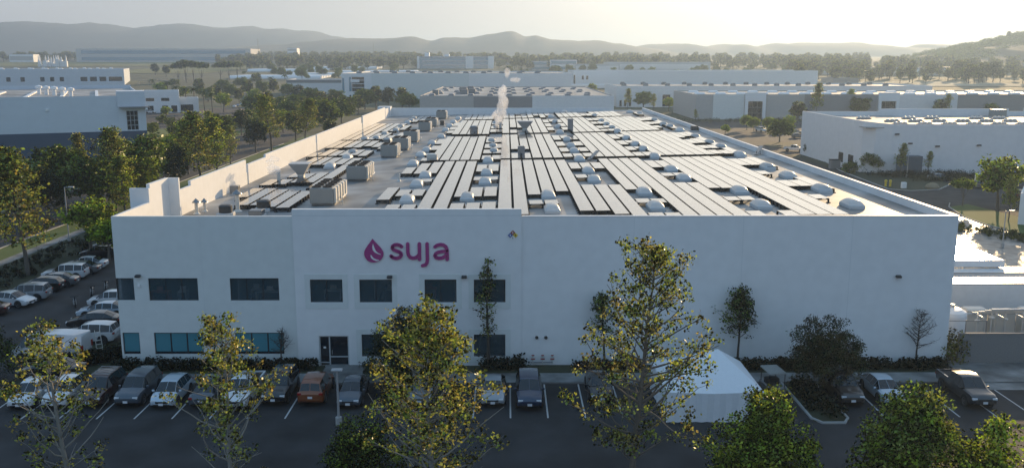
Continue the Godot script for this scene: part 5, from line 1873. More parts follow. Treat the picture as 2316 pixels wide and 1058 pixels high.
func estate() -> void:
	# blue grey hall across the street
	var p0 := Vector3(-142.88, 0.00, -243.54)
	var z := -243.0
	var h1 := thing("blue_grey_hall", "blue grey tilt-up hall with navy base across the street", "building", Vector3(-133.1, 0, -219.5), 0.42)
	var a := MB.new()
	a.span(Vector3(14.6, 6.4, -0.3), Vector3(36.6, 15.4, 0))
	a.span(Vector3(-30, 6.4, -90), Vector3(-29.7, 15.4, 0))
	a.span(Vector3(42.6, 0, -90), Vector3(42.9, 15.4, -9))
	a.span(Vector3(-30, 0, -90.3), Vector3(42.9, 16.0, -90))
	put("wall", a, M.blue_grey_paint, h1)
	var a2 := MB.new()
	a2.span(Vector3(-30, 0, -0.3), Vector3(36.6, 6.4, 0.05))
	put("base_band", a2, M.navy_paint, h1)
	var a3 := MB.new()
	a3.span(Vector3(-30, 6.4, -0.3), Vector3(3.8, 10.5, 0.3))
	put("wall", a3, M.blue_grey_paint, h1)
	var a4 := MB.new()
	a4.span(Vector3(-30, 10.5, -8), Vector3(3.8, 15.9, 1.5))
	put("canopy_block", a4, M.blue_grey_paint, h1)
	var a6 := MB.new()
	a6.span(Vector3(3.8, 6.4, -0.3), Vector3(14.6, 15.4, 0))
	put("wall", a6, M.blue_grey_paint, h1)
	var tw := MB.new()
	wall_cells(tw, Transform3D(Basis(), Vector3(36.6, 0, 0.4)), 0, 6.6, 6.4, 12.6, 0.4, [[1.9, 6.6, 4.7, 11.6]])
	tw.span(Vector3(36.6, 12.62, -9), Vector3(43.2, 16.5, 0.6))
	tw.span(Vector3(42.9, 0, -9), Vector3(43.2, 12.62, 0.0))
	put("corner_tower", tw, M.blue_grey_paint, h1)
	var tb := MB.new()
	tb.span(Vector3(36.6, 0, 0.0), Vector3(43.2, 6.4, 0.42))
	put("base_band", tb, M.navy_paint, h1)
	window(h1, Transform3D(Basis(), Vector3(36.6, 0, 0.4)), [1.9, 6.6, 4.7, 11.6], 3, 4, M.glass, M.frame_light, 0.15, 0.12)
	var cn := MB.new()
	cn.span(Vector3(37.0, 12.3, 0.4), Vector3(44.2, 12.6, 2.2))
	put("canopy", cn, M.rail_grey, h1)
	var cn2 := MB.new()
	cn2.span(Vector3(-10, 10.2, 0.3), Vector3(4.2, 10.49, 2.4))
	put("canopy", cn2, M.rail_grey, h1)
	var r1 := MB.new()
	r1.span(Vector3(-29.7, 14.6, -90), Vector3(42.6, 14.8, -0.3))
	put("roof", r1, M.roof_pale, h1)
	for k in 5:
		var rb := MB.new()
		rb.span(Vector3(-2 + k * 8.4, 14.8, -60), Vector3(-1.2 + k * 8.4, 15.15, -2))
		put("roof_rib", rb, M.white, h1)
	for k in 5:
		var rb := MB.new()
		rb.lathe(Vector3(17 + k * 2.2, 14.8, -40 + k * 7), [[0.5, 0], [0.5, 1.6], [0.9, 1.7], [0.9, 2.3], [0, 2.6]], 10)
		put("roof_vent", rb, M.white, h1)
	var wl := MB.new()
	wl.soft(Vector3(20.4, 12.2, 0.15), Vector3(0.7, 0.6, 0.3), 0.06)
	put("wall_light", wl, M.white, h1)
	# long hall behind it
	var h2 := block("long_hall", "long blue white hall with dark window strip behind the navy based hall", "", Vector3(-413.78, 4.19, -714.91) , 0.34, 108.0, 90.0, 13.6, M.blue_grey_paint, M.roof_pale, 0.5)
	windows_on(h2, [8, 24, 34, 48, 55, 62], 4.0, 7.4, 3.0, M.glass)
	windows_on(h2, [78, 85, 92, 99, 104], 4.0, 7.4, 5.0, M.glass)
	roof_bumps(h2, 100, 90, 13.2, 9, 2, Vector3(3, 1.2, 3), M.white, "roof_unit")
	var pl := thing("process_plant", "white cluster of tanks and stacks beyond the long hall", "plant equipment", Vector3(-645.80, 16.27, -1276.70))
	for k in 14:
		var b := MB.new()
		var x := k * 2.9 + rng.randf_range(-0.8, 0.8)
		b.lathe(Vector3(x, 0, rng.randf_range(-8, 8)), [[1.0, 0], [1.0, rng.randf_range(5, 13)], [0.5, 13.2], [0.4, rng.randf_range(13.5, 17)]], 10)
		put("stack" if k % 3 else "tank", b, M.white, pl)
	var pb := MB.new()
	for k in 6: pb.span(Vector3(k * 6.5, 0, -4), Vector3(k * 6.5 + 5, 3.5 + (k * 5) % 7, 4))
	put("skid_base", pb, M.white, pl)
	# white office
	var o1 := block("white_office", "small white two storey office with dark windows beyond the street trees", "", Vector3(-171.19, 0.00, -430.13), 0.34, 16.5, 22.0, 10.2, M.white_paint, M.roof_pale)
	windows_on(o1, [3.5, 10.2], 5.6, 7.0, 3.6, M.glass)
	windows_on(o1, [3.5, 10.0, 14.0], 0.3, 3.4, 2.6, M.glass)
	var o2 := block("white_office", "single storey white office wing beside the two storey office", "", Vector3(-159.55, 0.00, -437.54) + Vector3(0.4, 0, -1.0), 0.34, 11.0, 18.0, 6.6, M.white_paint, M.roof_pale)
	windows_on(o2, [5.6], 0.6, 3.6, 5.6, M.glass)
	# big white hall with glazed corner
	var b4 := block("big_white_hall", "big white hall with a dark glazed corner beyond the warehouse roof", "", Vector3(-101, 0.9, -562), 0.0, 141.0, 120.0, 15.9, M.white_paint, M.roof_pale, 0.6)
	for w in [[0.6, 2.2, 3.0, 14.0], [3.6, 14.6, 5.6, 13.2]]: pass
	for w in [[0.4, 4.2, 1.6, 13.0], [4.6, 5.0, 6.0, 13.6], [6.4, 5.0, 13.8, 13.6]]:
		var m := MB.new()
		m.span(Vector3(w[0], w[1], 0.02), Vector3(w[2], w[3], 0.12))
		put("window", m, M.glass_blue if w[0] < 5 else M.glass, b4)
	for k in 5:
		var m := MB.new()
		m.span(Vector3(4.6 + k * 2.0, 0.3, 0.02), Vector3(5.6 + k * 2.0, 2.8, 0.1))
		put("window", m, M.glass, b4)
	for y in [7.2, 9.4, 11.6]:
		var m := MB.new()
		m.span(Vector3(6.4, y, 0.12), Vector3(13.8, y + 0.3, 0.2))
		put("glazing_bar", m, M.white, b4)
	var lo := MB.new()
	lo.span(Vector3(5.6, 10.4, 0.12), Vector3(11, 12.2, 0.5))
	put("entrance_panel", lo, M.white, b4)
	var sp := MB.new()
	sp.span(Vector3(18.4, 0, 0), Vector3(78, 15.88, 0.25))
	put("wall_bay", sp, M.white_paint_b, b4)
	roof_bumps(b4, 130, 110, 15.5, 11, 2, Vector3(3.5, 1.3, 3), M.rail_grey, "roof_unit")
	# low tan hall straight behind the warehouse
	var b5 := block("tan_hall", "low tan and white hall with rows of roof vents right behind the warehouse", "", Vector3(-35.5, 0, -374), 0.0, 79.5, 138.0, 10.2, M.tan_paint, M.roof_pale, 0.35)
	var bp := MB.new()
	bp.span(Vector3(22, 2.0, 0), Vector3(46, 9.8, 0.12))
	put("brown_panel", bp, M.brown_paint, b5)
	var bw := MB.new()
	bw.span(Vector3(46.02, 0, 0), Vector3(79.5, 10.25, 0.14))
	put("white_bay", bw, M.white_paint, b5)
	roof_bumps(b5, 76, 125, 9.8, 9, 6, Vector3(2.4, 0.9, 4.2), M.roof_vent, "roof_vent")
	for e in [[5, -20, 2.6], [17, -26, 3.2], [20, -36, 3.0], [15, -60, 3.4], [18, -75, 3.0]]:
		var m := MB.new()
		m.soft(Vector3(e[0], 10.9, e[1]), Vector3(e[2], 2.2, e[2]), 0.1)
		put("roof_unit", m, M.rail_grey, b5)
	# white halls to the right, three deep
	var b6 := block("long_white_hall", "far long white hall behind the big glazed hall", "", Vector3(53.56, 4.61, -734.62), 0.0, 196.0, 70.0, 12.0, M.white_paint, M.roof_pale, 0.6)
	windows_on(b6, [7.5, 11.0], 5.0, 8.0, 1.6, M.glass)
	windows_on(b6, [0.8], 1.5, 8.5, 1.2, M.glass)
	var b6b := block("grey_hall", "short dark louvred hall at the end of the far long white hall", "", Vector3(272.99, 5.24, -764.36), 0.0, 21.0, 30.0, 5.0, M.brown_paint, M.roof_pale, 0.4)
	for k in 3:
		var m := MB.new()
		m.span(Vector3(0.5, 0.8 + k * 1.4, 0.02), Vector3(20.5, 1.6 + k * 1.4, 0.2))
		put("louvre", m, M.rail_grey, b6b)
	var b6c := block("low_white_shed", "thin white flat shed roof between the big hall and the long hall", "", Vector3(48.70, 3.86, -700.12), 0.0, 42.0, 22.0, 2.6, M.white, M.white, 0.2)
	var b7 := block("white_hall", "white hall with roof fans behind the grey panelled row", "", Vector3(58.5, 0, -486), 0.0, 168.0, 60.0, 11.2, M.white_paint, M.roof_pale, 0.7)
	windows_on(b7, [2.2, 4.6, 7.2], 0.5, 3.6, 1.2, M.glass)
	windows_on(b7, [26.5], 0.5, 6.6, 4.0, M.glass)
	roof_bumps(b7, 160, 60, 10.7, 13, 2, Vector3(2.6, 1.6, 2.6), M.rail_grey, "roof_unit")
	# grey panelled row
	var b8 := block("grey_row", "grey panelled row of units with white entrance portals", "", Vector3(79.5, 0, -383), 0.0, 190.0, 52.0, 10.4, M.tan_paint, M.roof_pale, 0.5)
	for e in [[7.2, 20.2, M.white_paint_b], [30, 45.5, M.tan_paint], [45.6, 76, M.brown_paint], [84, 110, M.grey_paint], [110.1, 150, M.brown_paint]]:
		var m := MB.new()
		m.span(Vector3(e[0], 0, 0), Vector3(e[1], 10.42, 0.25))
		put("wall_panel", m, e[2], b8)
	for x in [20.5, 76.5]:
		var m := MB.new()
		m.span(Vector3(x, 0, 0), Vector3(x + 1.2, 11.2, 1.2))
		m.span(Vector3(x + 1.2, 7.6, 0), Vector3(x + 7.4, 11.2, 1.2))
		m.span(Vector3(x + 7.4, 0, 0), Vector3(x + 8.6, 11.2, 1.2))
		put("portal", m, M.white, b8)
		var g := MB.new()
		for i in 3:
			for k in 3: g.span(Vector3(x + 1.3 + i * 2.05, 0.2 + k * 2.45, 0.02), Vector3(x + 3.2 + i * 2.05, 2.5 + k * 2.45, 0.1))
		put("glazing", g, M.glass, b8)
	windows_on(b8, [9.4, 12.6, 15.8], 0.6, 3.2, 1.8, M.glass)
	windows_on(b8, [18.6], 0.4, 3.2, 2.8, M.glass)
	roof_bumps(b8, 186, 50, 9.9, 20, 2, Vector3(4.6, 0.9, 3.0), M.white, "roof_skylight")
	# hall at the right with the curved corner and skylit roof
	var b9 := thing("skylit_hall", "pale grey hall with shining roof skylights to the right of the warehouse", "building", Vector3(77.5, 0, -196))
	var q := MB.new()
	var arc := [Vector3(0, 0, -42), Vector3(0, 0, -6), Vector3(0.6, 0, -2.6), Vector3(2.6, 0, -0.6), Vector3(6, 0, 0), Vector3(75, 0, 0)]
	var tops := [11.3, 11.3, 11.2, 11.0, 10.7, 10.6]
	for i in arc.size() - 1:
		var u: Vector3 = arc[i]
		var v: Vector3 = arc[i + 1]
		q.quad(u, v, v + Vector3(0, tops[i + 1], 0), u + Vector3(0, tops[i], 0))
		q.quad(v + Vector3(0.3, 0, -0.3), u + Vector3(0.3, 0, -0.3), u + Vector3(0.3, tops[i], -0.3), v + Vector3(0.3, tops[i + 1], -0.3))
		q.quad(u + Vector3(0, tops[i], 0), v + Vector3(0, tops[i + 1], 0), v + Vector3(0.3, tops[i + 1], -0.3), u + Vector3(0.3, tops[i], -0.3))
	q.span(Vector3(0, 0, -42.3), Vector3(75, 11.2, -42))
	q.span(Vector3(20, 11.2, -42.28), Vector3(54, 11.9, -42.02))
	q.span(Vector3(58, 11.2, -42.28), Vector3(75, 12.1, -42.02))
	q.span(Vector3(74.7, 0, -42), Vector3(75, 11, -0.3))
	put("wall", q, M.grey_paint, b9)
	var q2 := MB.new()
	q2.span(Vector3(0.3, 9.85, -42), Vector3(74.7, 10.05, -0.3))
	put("roof", q2, M.roof_pale, b9)
	for i in 11:
		for k in 3:
			if k == 2 and i % 3 == 1: continue
			var m := MB.new()
			var at := Vector3(11 + i * 5.6 + (k % 2) * 2.6, 10.05, -8 - k * 10.5)
			m.box(at + Vector3(0, 0.14, 0), Vector3(3.2, 0.28, 1.5))
			put("skylight_curb", m, M.rail_grey, b9)
			var m2 := MB.new()
			for s in 3: m2.lathe(at + Vector3(-1.05 + s * 1.05, 0.28, 0), [[0.5, 0], [0.46, 0.2], [0.3, 0.36], [0, 0.44]], 12)
			put("skylight_dome", m2, M.dome, b9)
	for e in [[-7.0, 2.5], [-13, 2.5]]:
		var m := MB.new()
		m.span(Vector3(-0.06, 1.2, e[0] - 1.4), Vector3(0.04, 3.4, e[0] + 1.4))
		put("window", m, M.glass, b9)
	for e in [[7, 8.6], [10, 6.6], [16, 6.0], [25, 6.2], [53, 5.8]]:
		var m := MB.new()
		m.soft(Vector3(e[0], e[1], 0.2), Vector3(0.9, 0.3, 0.4), 0.05)
		put("wall_light", m, M.dark_metal, b9)
	for e in [36.0, 44.0]:
		var m := MB.new()
		m.span(Vector3(e, 0.4, 0.02), Vector3(e + 4.0, 4.4, 0.14))
		put("dock_door", m, M.white, b9)
		var m2 := MB.new()
		m2.span(Vector3(e + 4.3, 0, 0.02), Vector3(e + 4.5, 4.4, 0.7))
		put("dock_fin", m2, M.rail_grey, b9)
		var m3 := MB.new()
		m3.box(Vector3(e + 2.4, 0.7, 0.25), Vector3(1.2, 0.4, 0.4))
		put("dock_bumper", m3, M.rubber, b9)
	var rb := MB.new()
	rb.soft(Vector3(49, 11.0, -38), Vector3(3.2, 1.8, 3), 0.1)
	put("roof_unit", rb, M.hvac, b9)
	var ds := thing("blue_grey_shed", "blue grey metal enclosure beside the pale hall wall", "shed", Vector3(84.07, 0.00, -191.80), 0.0)
	var dm := MB.new()
	dm.span(Vector3(0, 0, -2.4), Vector3(4.6, 4.2, 0))
	put("wall", dm, M.navy_grey, ds)
	for k in 6:
		var dr := MB.new()
		dr.span(Vector3(0.15 + k * 0.75, 0.2, 0.0), Vector3(0.5 + k * 0.75, 4.1, 0.08))
		put("wall_rib", dr, M.navy_grey, ds)
	var db := thing("waste_container", "dark square container at the foot of the pale hall", "container", Vector3(74.91, 0.00, -205.62))
	var dd := MB.new()
	dd.soft(Vector3(0, 1.0, 0), Vector3(2.2, 2.0, 1.6), 0.08)
	put("bin_body", dd, M.rail_grey, db)
	var de := MB.new()
	de.soft(Vector3(0, 2.05, 0), Vector3(2.3, 0.12, 1.7), 0.04)
	put("lid", de, M.rubber, db)
	var we := block("white_end_unit", "white end wall of a unit at the extreme edge of the truck yard", "", Vector3(76.71, -0.00, -133.31), -0.56, 30.0, 24.0, 4.8, M.white_paint, M.roof_pale, 0.3)
	var bt := thing("blue_truck", "blue tarpaulin covered truck by the dock doors", "truck", Vector3(97.34, 0.00, -176.36), 0.2)
	var b1 := MB.new()
	b1.soft(Vector3(0, 1.9, 0), Vector3(6.5, 2.3, 2.4), 0.3)
	put("cover", b1, M.paint_blue, bt)
	var b2 := MB.new()
	b2.soft(Vector3(-4.4, 1.4, 0), Vector3(1.9, 2.2, 2.2), 0.25)
	put("cab", b2, M.paint_white, bt)
	for x in [-4.2, 1.2, 2.4]:
		for s in [-1, 1]:
			var b3 := MB.new()
			b3.tube(Vector3(x, 0.48, s * 1.15), Vector3(x, 0.48, s * 0.8), 0.48, 0.48, 14)
			put("wheel", b3, M.tyre, bt)
	for e in [[Vector3(61.50, 0.00, -177.87), "rounded tan boulder", "yellow hydrant"], [Vector3(79.33, 0.00, -234.14), "", ""]]: pass
	var bo := thing("boulder", "rounded tan boulder on the planted verge of the pale hall", "boulder", Vector3(81.83, 0.00, -172.06))
	var bm := MB.new()
	bm.lathe(Vector3.ZERO, [[1.2, 0], [1.35, 0.4], [1.0, 0.9], [0.45, 1.15], [0, 1.2]], 9)
	put("stone", bm, M.boulder, bo)
	var hy := thing("fire_hydrant", "yellow hydrant assembly on the planted verge of the pale hall", "hydrant", Vector3(74.63, 0.00, -175.22))
	for x in [-0.5, 0.4]:
		var m := MB.new()
		m.lathe(Vector3(x, 0, 0), [[0.28, 0], [0.2, 0.1], [0.2, 1.0], [0.3, 1.05], [0.22, 1.3], [0, 1.4]], 10)
		put("standpipe", m, M.sign_yellow, hy)
	var ub := thing("utility_box", "pale square utility box on the planted verge", "utility box", Vector3(76.57, 0.00, -172.70))
	var um := MB.new()
	um.soft(Vector3(0, 0.6, 0), Vector3(0.9, 1.2, 0.7), 0.05)
	put("cabinet", um, M.white, ub)
	street_lamp(Vector3(84.19, 0.00, -188.81), 5.2, 0.0, "thin lamp post beside the blue grey enclosure")
	street_lamp(Vector3(63.76, 0.00, -116.34) + Vector3(1.5, 0, 0), 4.9, 0.8, "white headed lamp post at the bright truck court edge")
	shrub_row("shrub_bank", "dark shrub bank along the foot of the pale hall", Vector3(78, 0, -190), Vector3(98, 0, -190), 5.0, 1.6, 150, [Color(0.03, 0.04, 0.02), Color(0.05, 0.05, 0.028)], 41, "shrubs")
	shrub_row("shrub_bank", "green shrub bank on the kerbed island before the pale hall", Vector3(84, 0, -184), Vector3(100, 0, -183), 4.0, 1.5, 120, [Color(0.045, 0.06, 0.02)], 42, "shrubs")
	shrub_row("shrub_bank", "brown hedge at the foot of the grey panelled row", Vector3(62, 0, -360), Vector3(130, 0, -372), 6.0, 2.0, 170, [Color(0.07, 0.06, 0.03), Color(0.05, 0.06, 0.02)], 43, "shrubs")
	shrub_row("grass_tufts", "sunlit yellow green grass on the truck court island", Vector3(62, 0, -135), Vector3(74, 0, -118), 5.0, 0.9, 150, [Color(0.12, 0.15, 0.02), Color(0.09, 0.12, 0.02)], 44, "grass")

func far_box(label: String, at: Vector3, w: float, d: float, h: float, m: Material, strips: int, g: Material) -> void:
	var t := thing("far_building", label, "building", at)
	var b := MB.new()
	b.span(Vector3(0, -4, -d), Vector3(w, h, 0))
	put("wall", b, m, t)
	var r := MB.new()
	r.span(Vector3(0.4, h, -d + 0.4), Vector3(w - 0.4, h + 0.35, -0.4))
	put("roof", r, M.roof_pale, t)
	for k in strips:
		var s := MB.new()
		var y0 := h * (k + 0.28) / strips
		s.span(Vector3(w * 0.03, y0, 0.02), Vector3(w * 0.97, y0 + h * 0.5 / strips, 0.25))
		put("window_strip", s, g, t)

func distance() -> void:
	sheet("golf_green", [[60, -690], [60, -700], [420, -860], [520, -860], [480, -640], [280, -640]], 0.05, M.pale_field)
	# fields on the rising land are laid on it
	var fm := MB.new()
	for e in [[-900, -500, -1300, -1545], [-460, -330, -1010, -1290]]:
		for k in 4:
			var z0 := lerpf(e[2], e[3], k / 4.0)
			var z1 := lerpf(e[2], e[3], (k + 1) / 4.0)
			fm.quad(Vector3(e[0], rise(z0) + 0.5, z0), Vector3(e[1], rise(z0) + 0.5, z0), Vector3(e[1], rise(z1) + 0.5, z1), Vector3(e[0], rise(z1) + 0.5, z1))
	put("green_field", fm, M.field, null, "structure")
	var pf := MB.new()
	for e in [[250, 420, -720, -800]]:
		for k in 4:
			var z0 := lerpf(e[2], e[3], k / 4.0)
			var z1 := lerpf(e[2], e[3], (k + 1) / 4.0)
			pf.quad(Vector3(e[0], rise(z0) + 0.5, z0), Vector3(e[1], rise(z0) + 0.5, z0), Vector3(e[1], rise(z1) + 0.5, z1), Vector3(e[0], rise(z1) + 0.5, z1))
	put("pale_field", pf, M.pale_field, null, "structure")
	# growers' tunnels: long low white roofs
	var n := 0
	for e in [Vector3(-301.71, 11.92, -1074.68), Vector3(-251.18, 14.10, -1175.93), Vector3(-262.39, 7.60, -873.66), Vector3(-188.04, 10.66, -1016.17), Vector3(-227.97, 9.02, -939.41)]:
		var t := thing("growing_tunnel", ["white growing tunnels in the middle distance, farthest from the street", "white growing tunnels below the dark tree bank", "white growing tunnels behind the tall palms", "white growing tunnels beside the big white hall", "white growing tunnels behind the dark street trees"][n], "greenhouse", e, 0.0, "white growing tunnels")
		n += 1
		for k in 7:
			var m := MB.new()
			m.tube(Vector3(0, 0.2, -k * 8.0), Vector3(86, 0.2, -k * 8.0), 3.0, 3.0, 12)
			put("tunnel", m, M.white, t)
	# glass office and other far buildings
	var gl := thing("glass_office", "far blue glass office block with a white stair tower", "building", Vector3(-114.96, 14.50, -1194.67))
	var h := 15.6
	var gb := MB.new()
	gb.span(Vector3(0, -4, -40), Vector3(98, h, 0))
	put("wall", gb, M.glass_blue, gl)
	for k in 3:
		var m := MB.new()
		m.span(Vector3(6, h * (k + 1) / 3.0 - 1.1, 0.02), Vector3(92, h * (k + 1) / 3.0 - 0.3, 0.4))
		put("spandrel_band", m, M.far_pale, gl)
	for e in [[-1, 2], [62, 72], [91, 98.6]]:
		var m := MB.new()
		m.span(Vector3(e[0], -4, -3), Vector3(e[1], h + 0.4, 0.8))
		put("stair_tower", m, M.white_paint, gl)
	var pp := MB.new()
	pp.span(Vector3(8, h, -20), Vector3(14, h + 5, -10))
	pp.span(Vector3(34, h, -20), Vector3(40, h + 3, -12))
	put("roof_plant", pp, M.white, gl)
	far_box("far long pale block with window bands on the horizon behind the field", Vector3(-715.80, 21.89, -1538.21), 290.0, 60.0, 22.0, M.far_pale, 2, M.glass_blue)
	far_box("far white hotel tower among dark trees on the ridge", Vector3(-364.87, 21.89, -1538.19), 16.0, 20.0, 23.0, M.white, 4, M.tan_paint)
	far_box("far small white shed on the horizon near the field edge", Vector3(-827.33, 21.89, -1538.46), 40.0, 20.0, 13.0, M.white, 1, M.tan_paint)
	far_box("far pale office low beside the glass office", Vector3(30.38, 12.95, -1122.66), 40.0, 30.0, 11.0, M.far_pale, 2, M.glass_blue)
	far_box("far pale office with stepped front right of the glass office", Vector3(52.77, 12.59, -1105.91), 32.0, 30.0, 13.0, M.grey_paint, 2, M.glass_blue)
	far_box("far light shed in front of the tree bank", Vector3(78.51, 11.58, -1058.65), 52.0, 30.0, 9.0, M.far_pale, 1, M.grey_paint)
	far_box("far long roof below the tree bank", Vector3(118.35, 11.91, -1073.90), 120.0, 50.0, 11.0, M.far_pale, 1, M.grey_paint)
	far_box("far tiny white box by the long roof", Vector3(117.61, 14.09, -1175.41), 13.0, 10.0, 5.0, M.white, 1, M.grey_paint)
	far_box("far grey shed at the end of the tree bank", Vector3(318.30, 10.06, -987.88), 70.0, 30.0, 8.0, M.grey_paint, 1, M.white)
	far_box("far pale shed row in front of the hillside", Vector3(361.21, 9.50, -962.38), 150.0, 40.0, 8.0, M.far_pale, 1, M.white)
	far_box("far white houses group among the trees behind the glass office", Vector3(104.35, 21.22, -1507.17), 60.0, 20.0, 6.0, M.white, 1, M.far_pale)
	far_box("far low brown building right of the big hall roof", Vector3(-10.45, 18.81, -1394.92), 60.0, 20.0, 6.0, M.tan_paint, 1, M.brown_paint)
	var gh := block("grey_low_hall", "low grey hall with dark fascia left of the big white hall", "", Vector3(-149.62, 2.23, -624.13), 0.0, 42.0, 30.0, 9.6, M.grey_paint, M.roof_pale, 0.4)
	var fb := MB.new()
	fb.span(Vector3(0, 7.4, 0.0), Vector3(42, 9.4, 0.2))
	put("fascia_band", fb, M.rail_grey, gh)
	var cp := 0
	for e in [Vector3(-194.62, 0.00, -508.30) * 1.5, Vector3(-188.58, 0.00, -518.70) * 1.55, Vector3(-182.80, 0.00, -529.54) * 1.6]:
		var t := thing("carport", ["long parking canopy behind the white office, nearest the hall", "long parking canopy behind the white office, middle one", "long parking canopy behind the white office, nearest the pines"][cp], "carport", Vector3(e.x, rise(e.z), e.z), 0.25, "parking canopies")
		cp += 1
		var m := MB.new()
		m.span(Vector3(-14, 3.0, -2.5), Vector3(14, 3.2, 2.5))
		put("roof", m, M.rail_grey, t)
		for x in [-12, -4, 4, 12]:
			var p := MB.new()
			p.tube(Vector3(x, 0, 0), Vector3(x, 3, 0), 0.12, 0.12, 6)
			put("post", p, M.steel, t)
	# masts
	var mk := 0
	for e in [Vector3(-226.05, 22.58, -1570.44), Vector3(-348.61, 16.73, -1298.44), Vector3(383.84, 7.13, -851.87)]:
		var t := thing("radio_mast", ["thin mast in front of the middle hills", "thin mast over the dark tree bank at the plain", "thin dark pole standing at the golf green"][mk], "mast", e)
		var m := MB.new()
		m.tube(Vector3.ZERO, Vector3(0, [32.0, 38.0, 24.0][mk], 0), 0.4, 0.2, 6)
		put("shaft", m, M.rail_grey, t)
		mk += 1
	# hills, nearest last
	ridge("far_mountains", [[-2632, 94.5, -3012], [-2260, 111.1, -3301], [-1909, 120.5, -3515], [-1816, 126.9, -3564], [-1637, 122.8, -3650], [-1490, 105.7, -3712], [-1413, 111.6, -3742], [-1318, 121.2, -3776], [-1106, 112.5, -3844], [-969, 106.2, -3881], [-829, 96.0, -3913], [-704, 74.6, -3937], [-559, 38.0, -3961], [-316, -10.5, -3987]], 1200, M.hill, 14, 1)
	ridge("middle_hills", [[-970, 16.5, -2839], [-807, 28.6, -2889], [-690, 38.3, -2920], [-610, 45.3, -2937], [-501, 57.9, -2958], [-391, 58.1, -2974], [-306, 63.8, -2984], [-236, 50.0, -2991], [-193, 58.4, -2994], [-122, 58.5, -2998], [-51, 72.5, -3000], [14, 79.5, -3000], [64, 64.1, -2999], [92, 68.3, -2999], [149, 55.7, -2996], [263, 50.0, -2988], [362, 40.2, -2978], [432, 27.6, -2969], [584, 5.4, -2943]], 900, M.hill, 9, 2)
	ridge("pale_hills", [[423, 22.6, -3474], [552, 42.1, -3456], [648, 45.2, -3439], [743, 35.4, -3420], [821, 44.9, -3402], [898, 32.1, -3383], [987, 41.4, -3358], [1089, 45.9, -3326], [1188, 45.6, -3292], [1271, 39.3, -3261], [1365, 30.0, -3223], [1405, 26.9, -3206], [1455, 38.8, -3183], [1517, 35.7, -3154], [1580, 10.6, -3123], [1754, -17.8, -3029]], 900, M.hill, 9, 3)
	ridge("near_hillside", [[575, 2.8, -1385], [619, 13.6, -1366], [662, 17.7, -1346], [692, 25.4, -1331], [721, 28.6, -1315], [772, 35.4, -1286], [896, 36.6, -1203]], 620, M.hill, 4, 4)

const YELLOW := [Color(0.43, 0.48, 0.10), Color(0.36, 0.44, 0.085), Color(0.50, 0.49, 0.12), Color(0.29, 0.37, 0.07), Color(0.42, 0.36, 0.10)]
const OLIVE := [Color(0.29, 0.37, 0.075), Color(0.36, 0.38, 0.09), Color(0.23, 0.32, 0.06), Color(0.33, 0.31, 0.09)]
const GREEN := [Color(0.20, 0.28, 0.045), Color(0.24, 0.32, 0.05), Color(0.15, 0.22, 0.04)]
const BRIGHT := [Color(0.38, 0.52, 0.055), Color(0.32, 0.46, 0.05), Color(0.48, 0.55, 0.065)]
const DARK := [Color(0.05, 0.08, 0.03), Color(0.065, 0.095, 0.035), Color(0.04, 0.062, 0.028)]
const RUST := [Color(0.10, 0.10, 0.04), Color(0.085, 0.10, 0.035), Color(0.13, 0.10, 0.045)]

func grove(protos: Array, spots: Array, called: String, group: String, cat := "tree") -> void:   # spots: [place, height, kind, label]
	var first := {}
	for s in spots:
		var pr: Array = protos[s[2]]
		var k: float = s[1] / pr[2]
		var turn := rng.randf_range(0, TAU)
		var o: Node3D
		if first.has(s[2]):
			o = (first[s[2]] as Node3D).duplicate()
			o.name = numbered(called)
			add_child(o)
			o.position = s[0]
			o.rotation.y = turn
			o.set_meta("label", s[3])
		else:
			o = plant(called, [pr[0], pr[1]], M.bark, M.leaf, s[0], turn, 1.0, s[3], group, cat)
			first[s[2]] = o
		var wide: float = pr[3] if pr.size() > 3 else 1.0
		o.scale = Vector3(k * wide * rng.randf_range(0.92, 1.08), k, k * wide * rng.randf_range(0.92, 1.08))

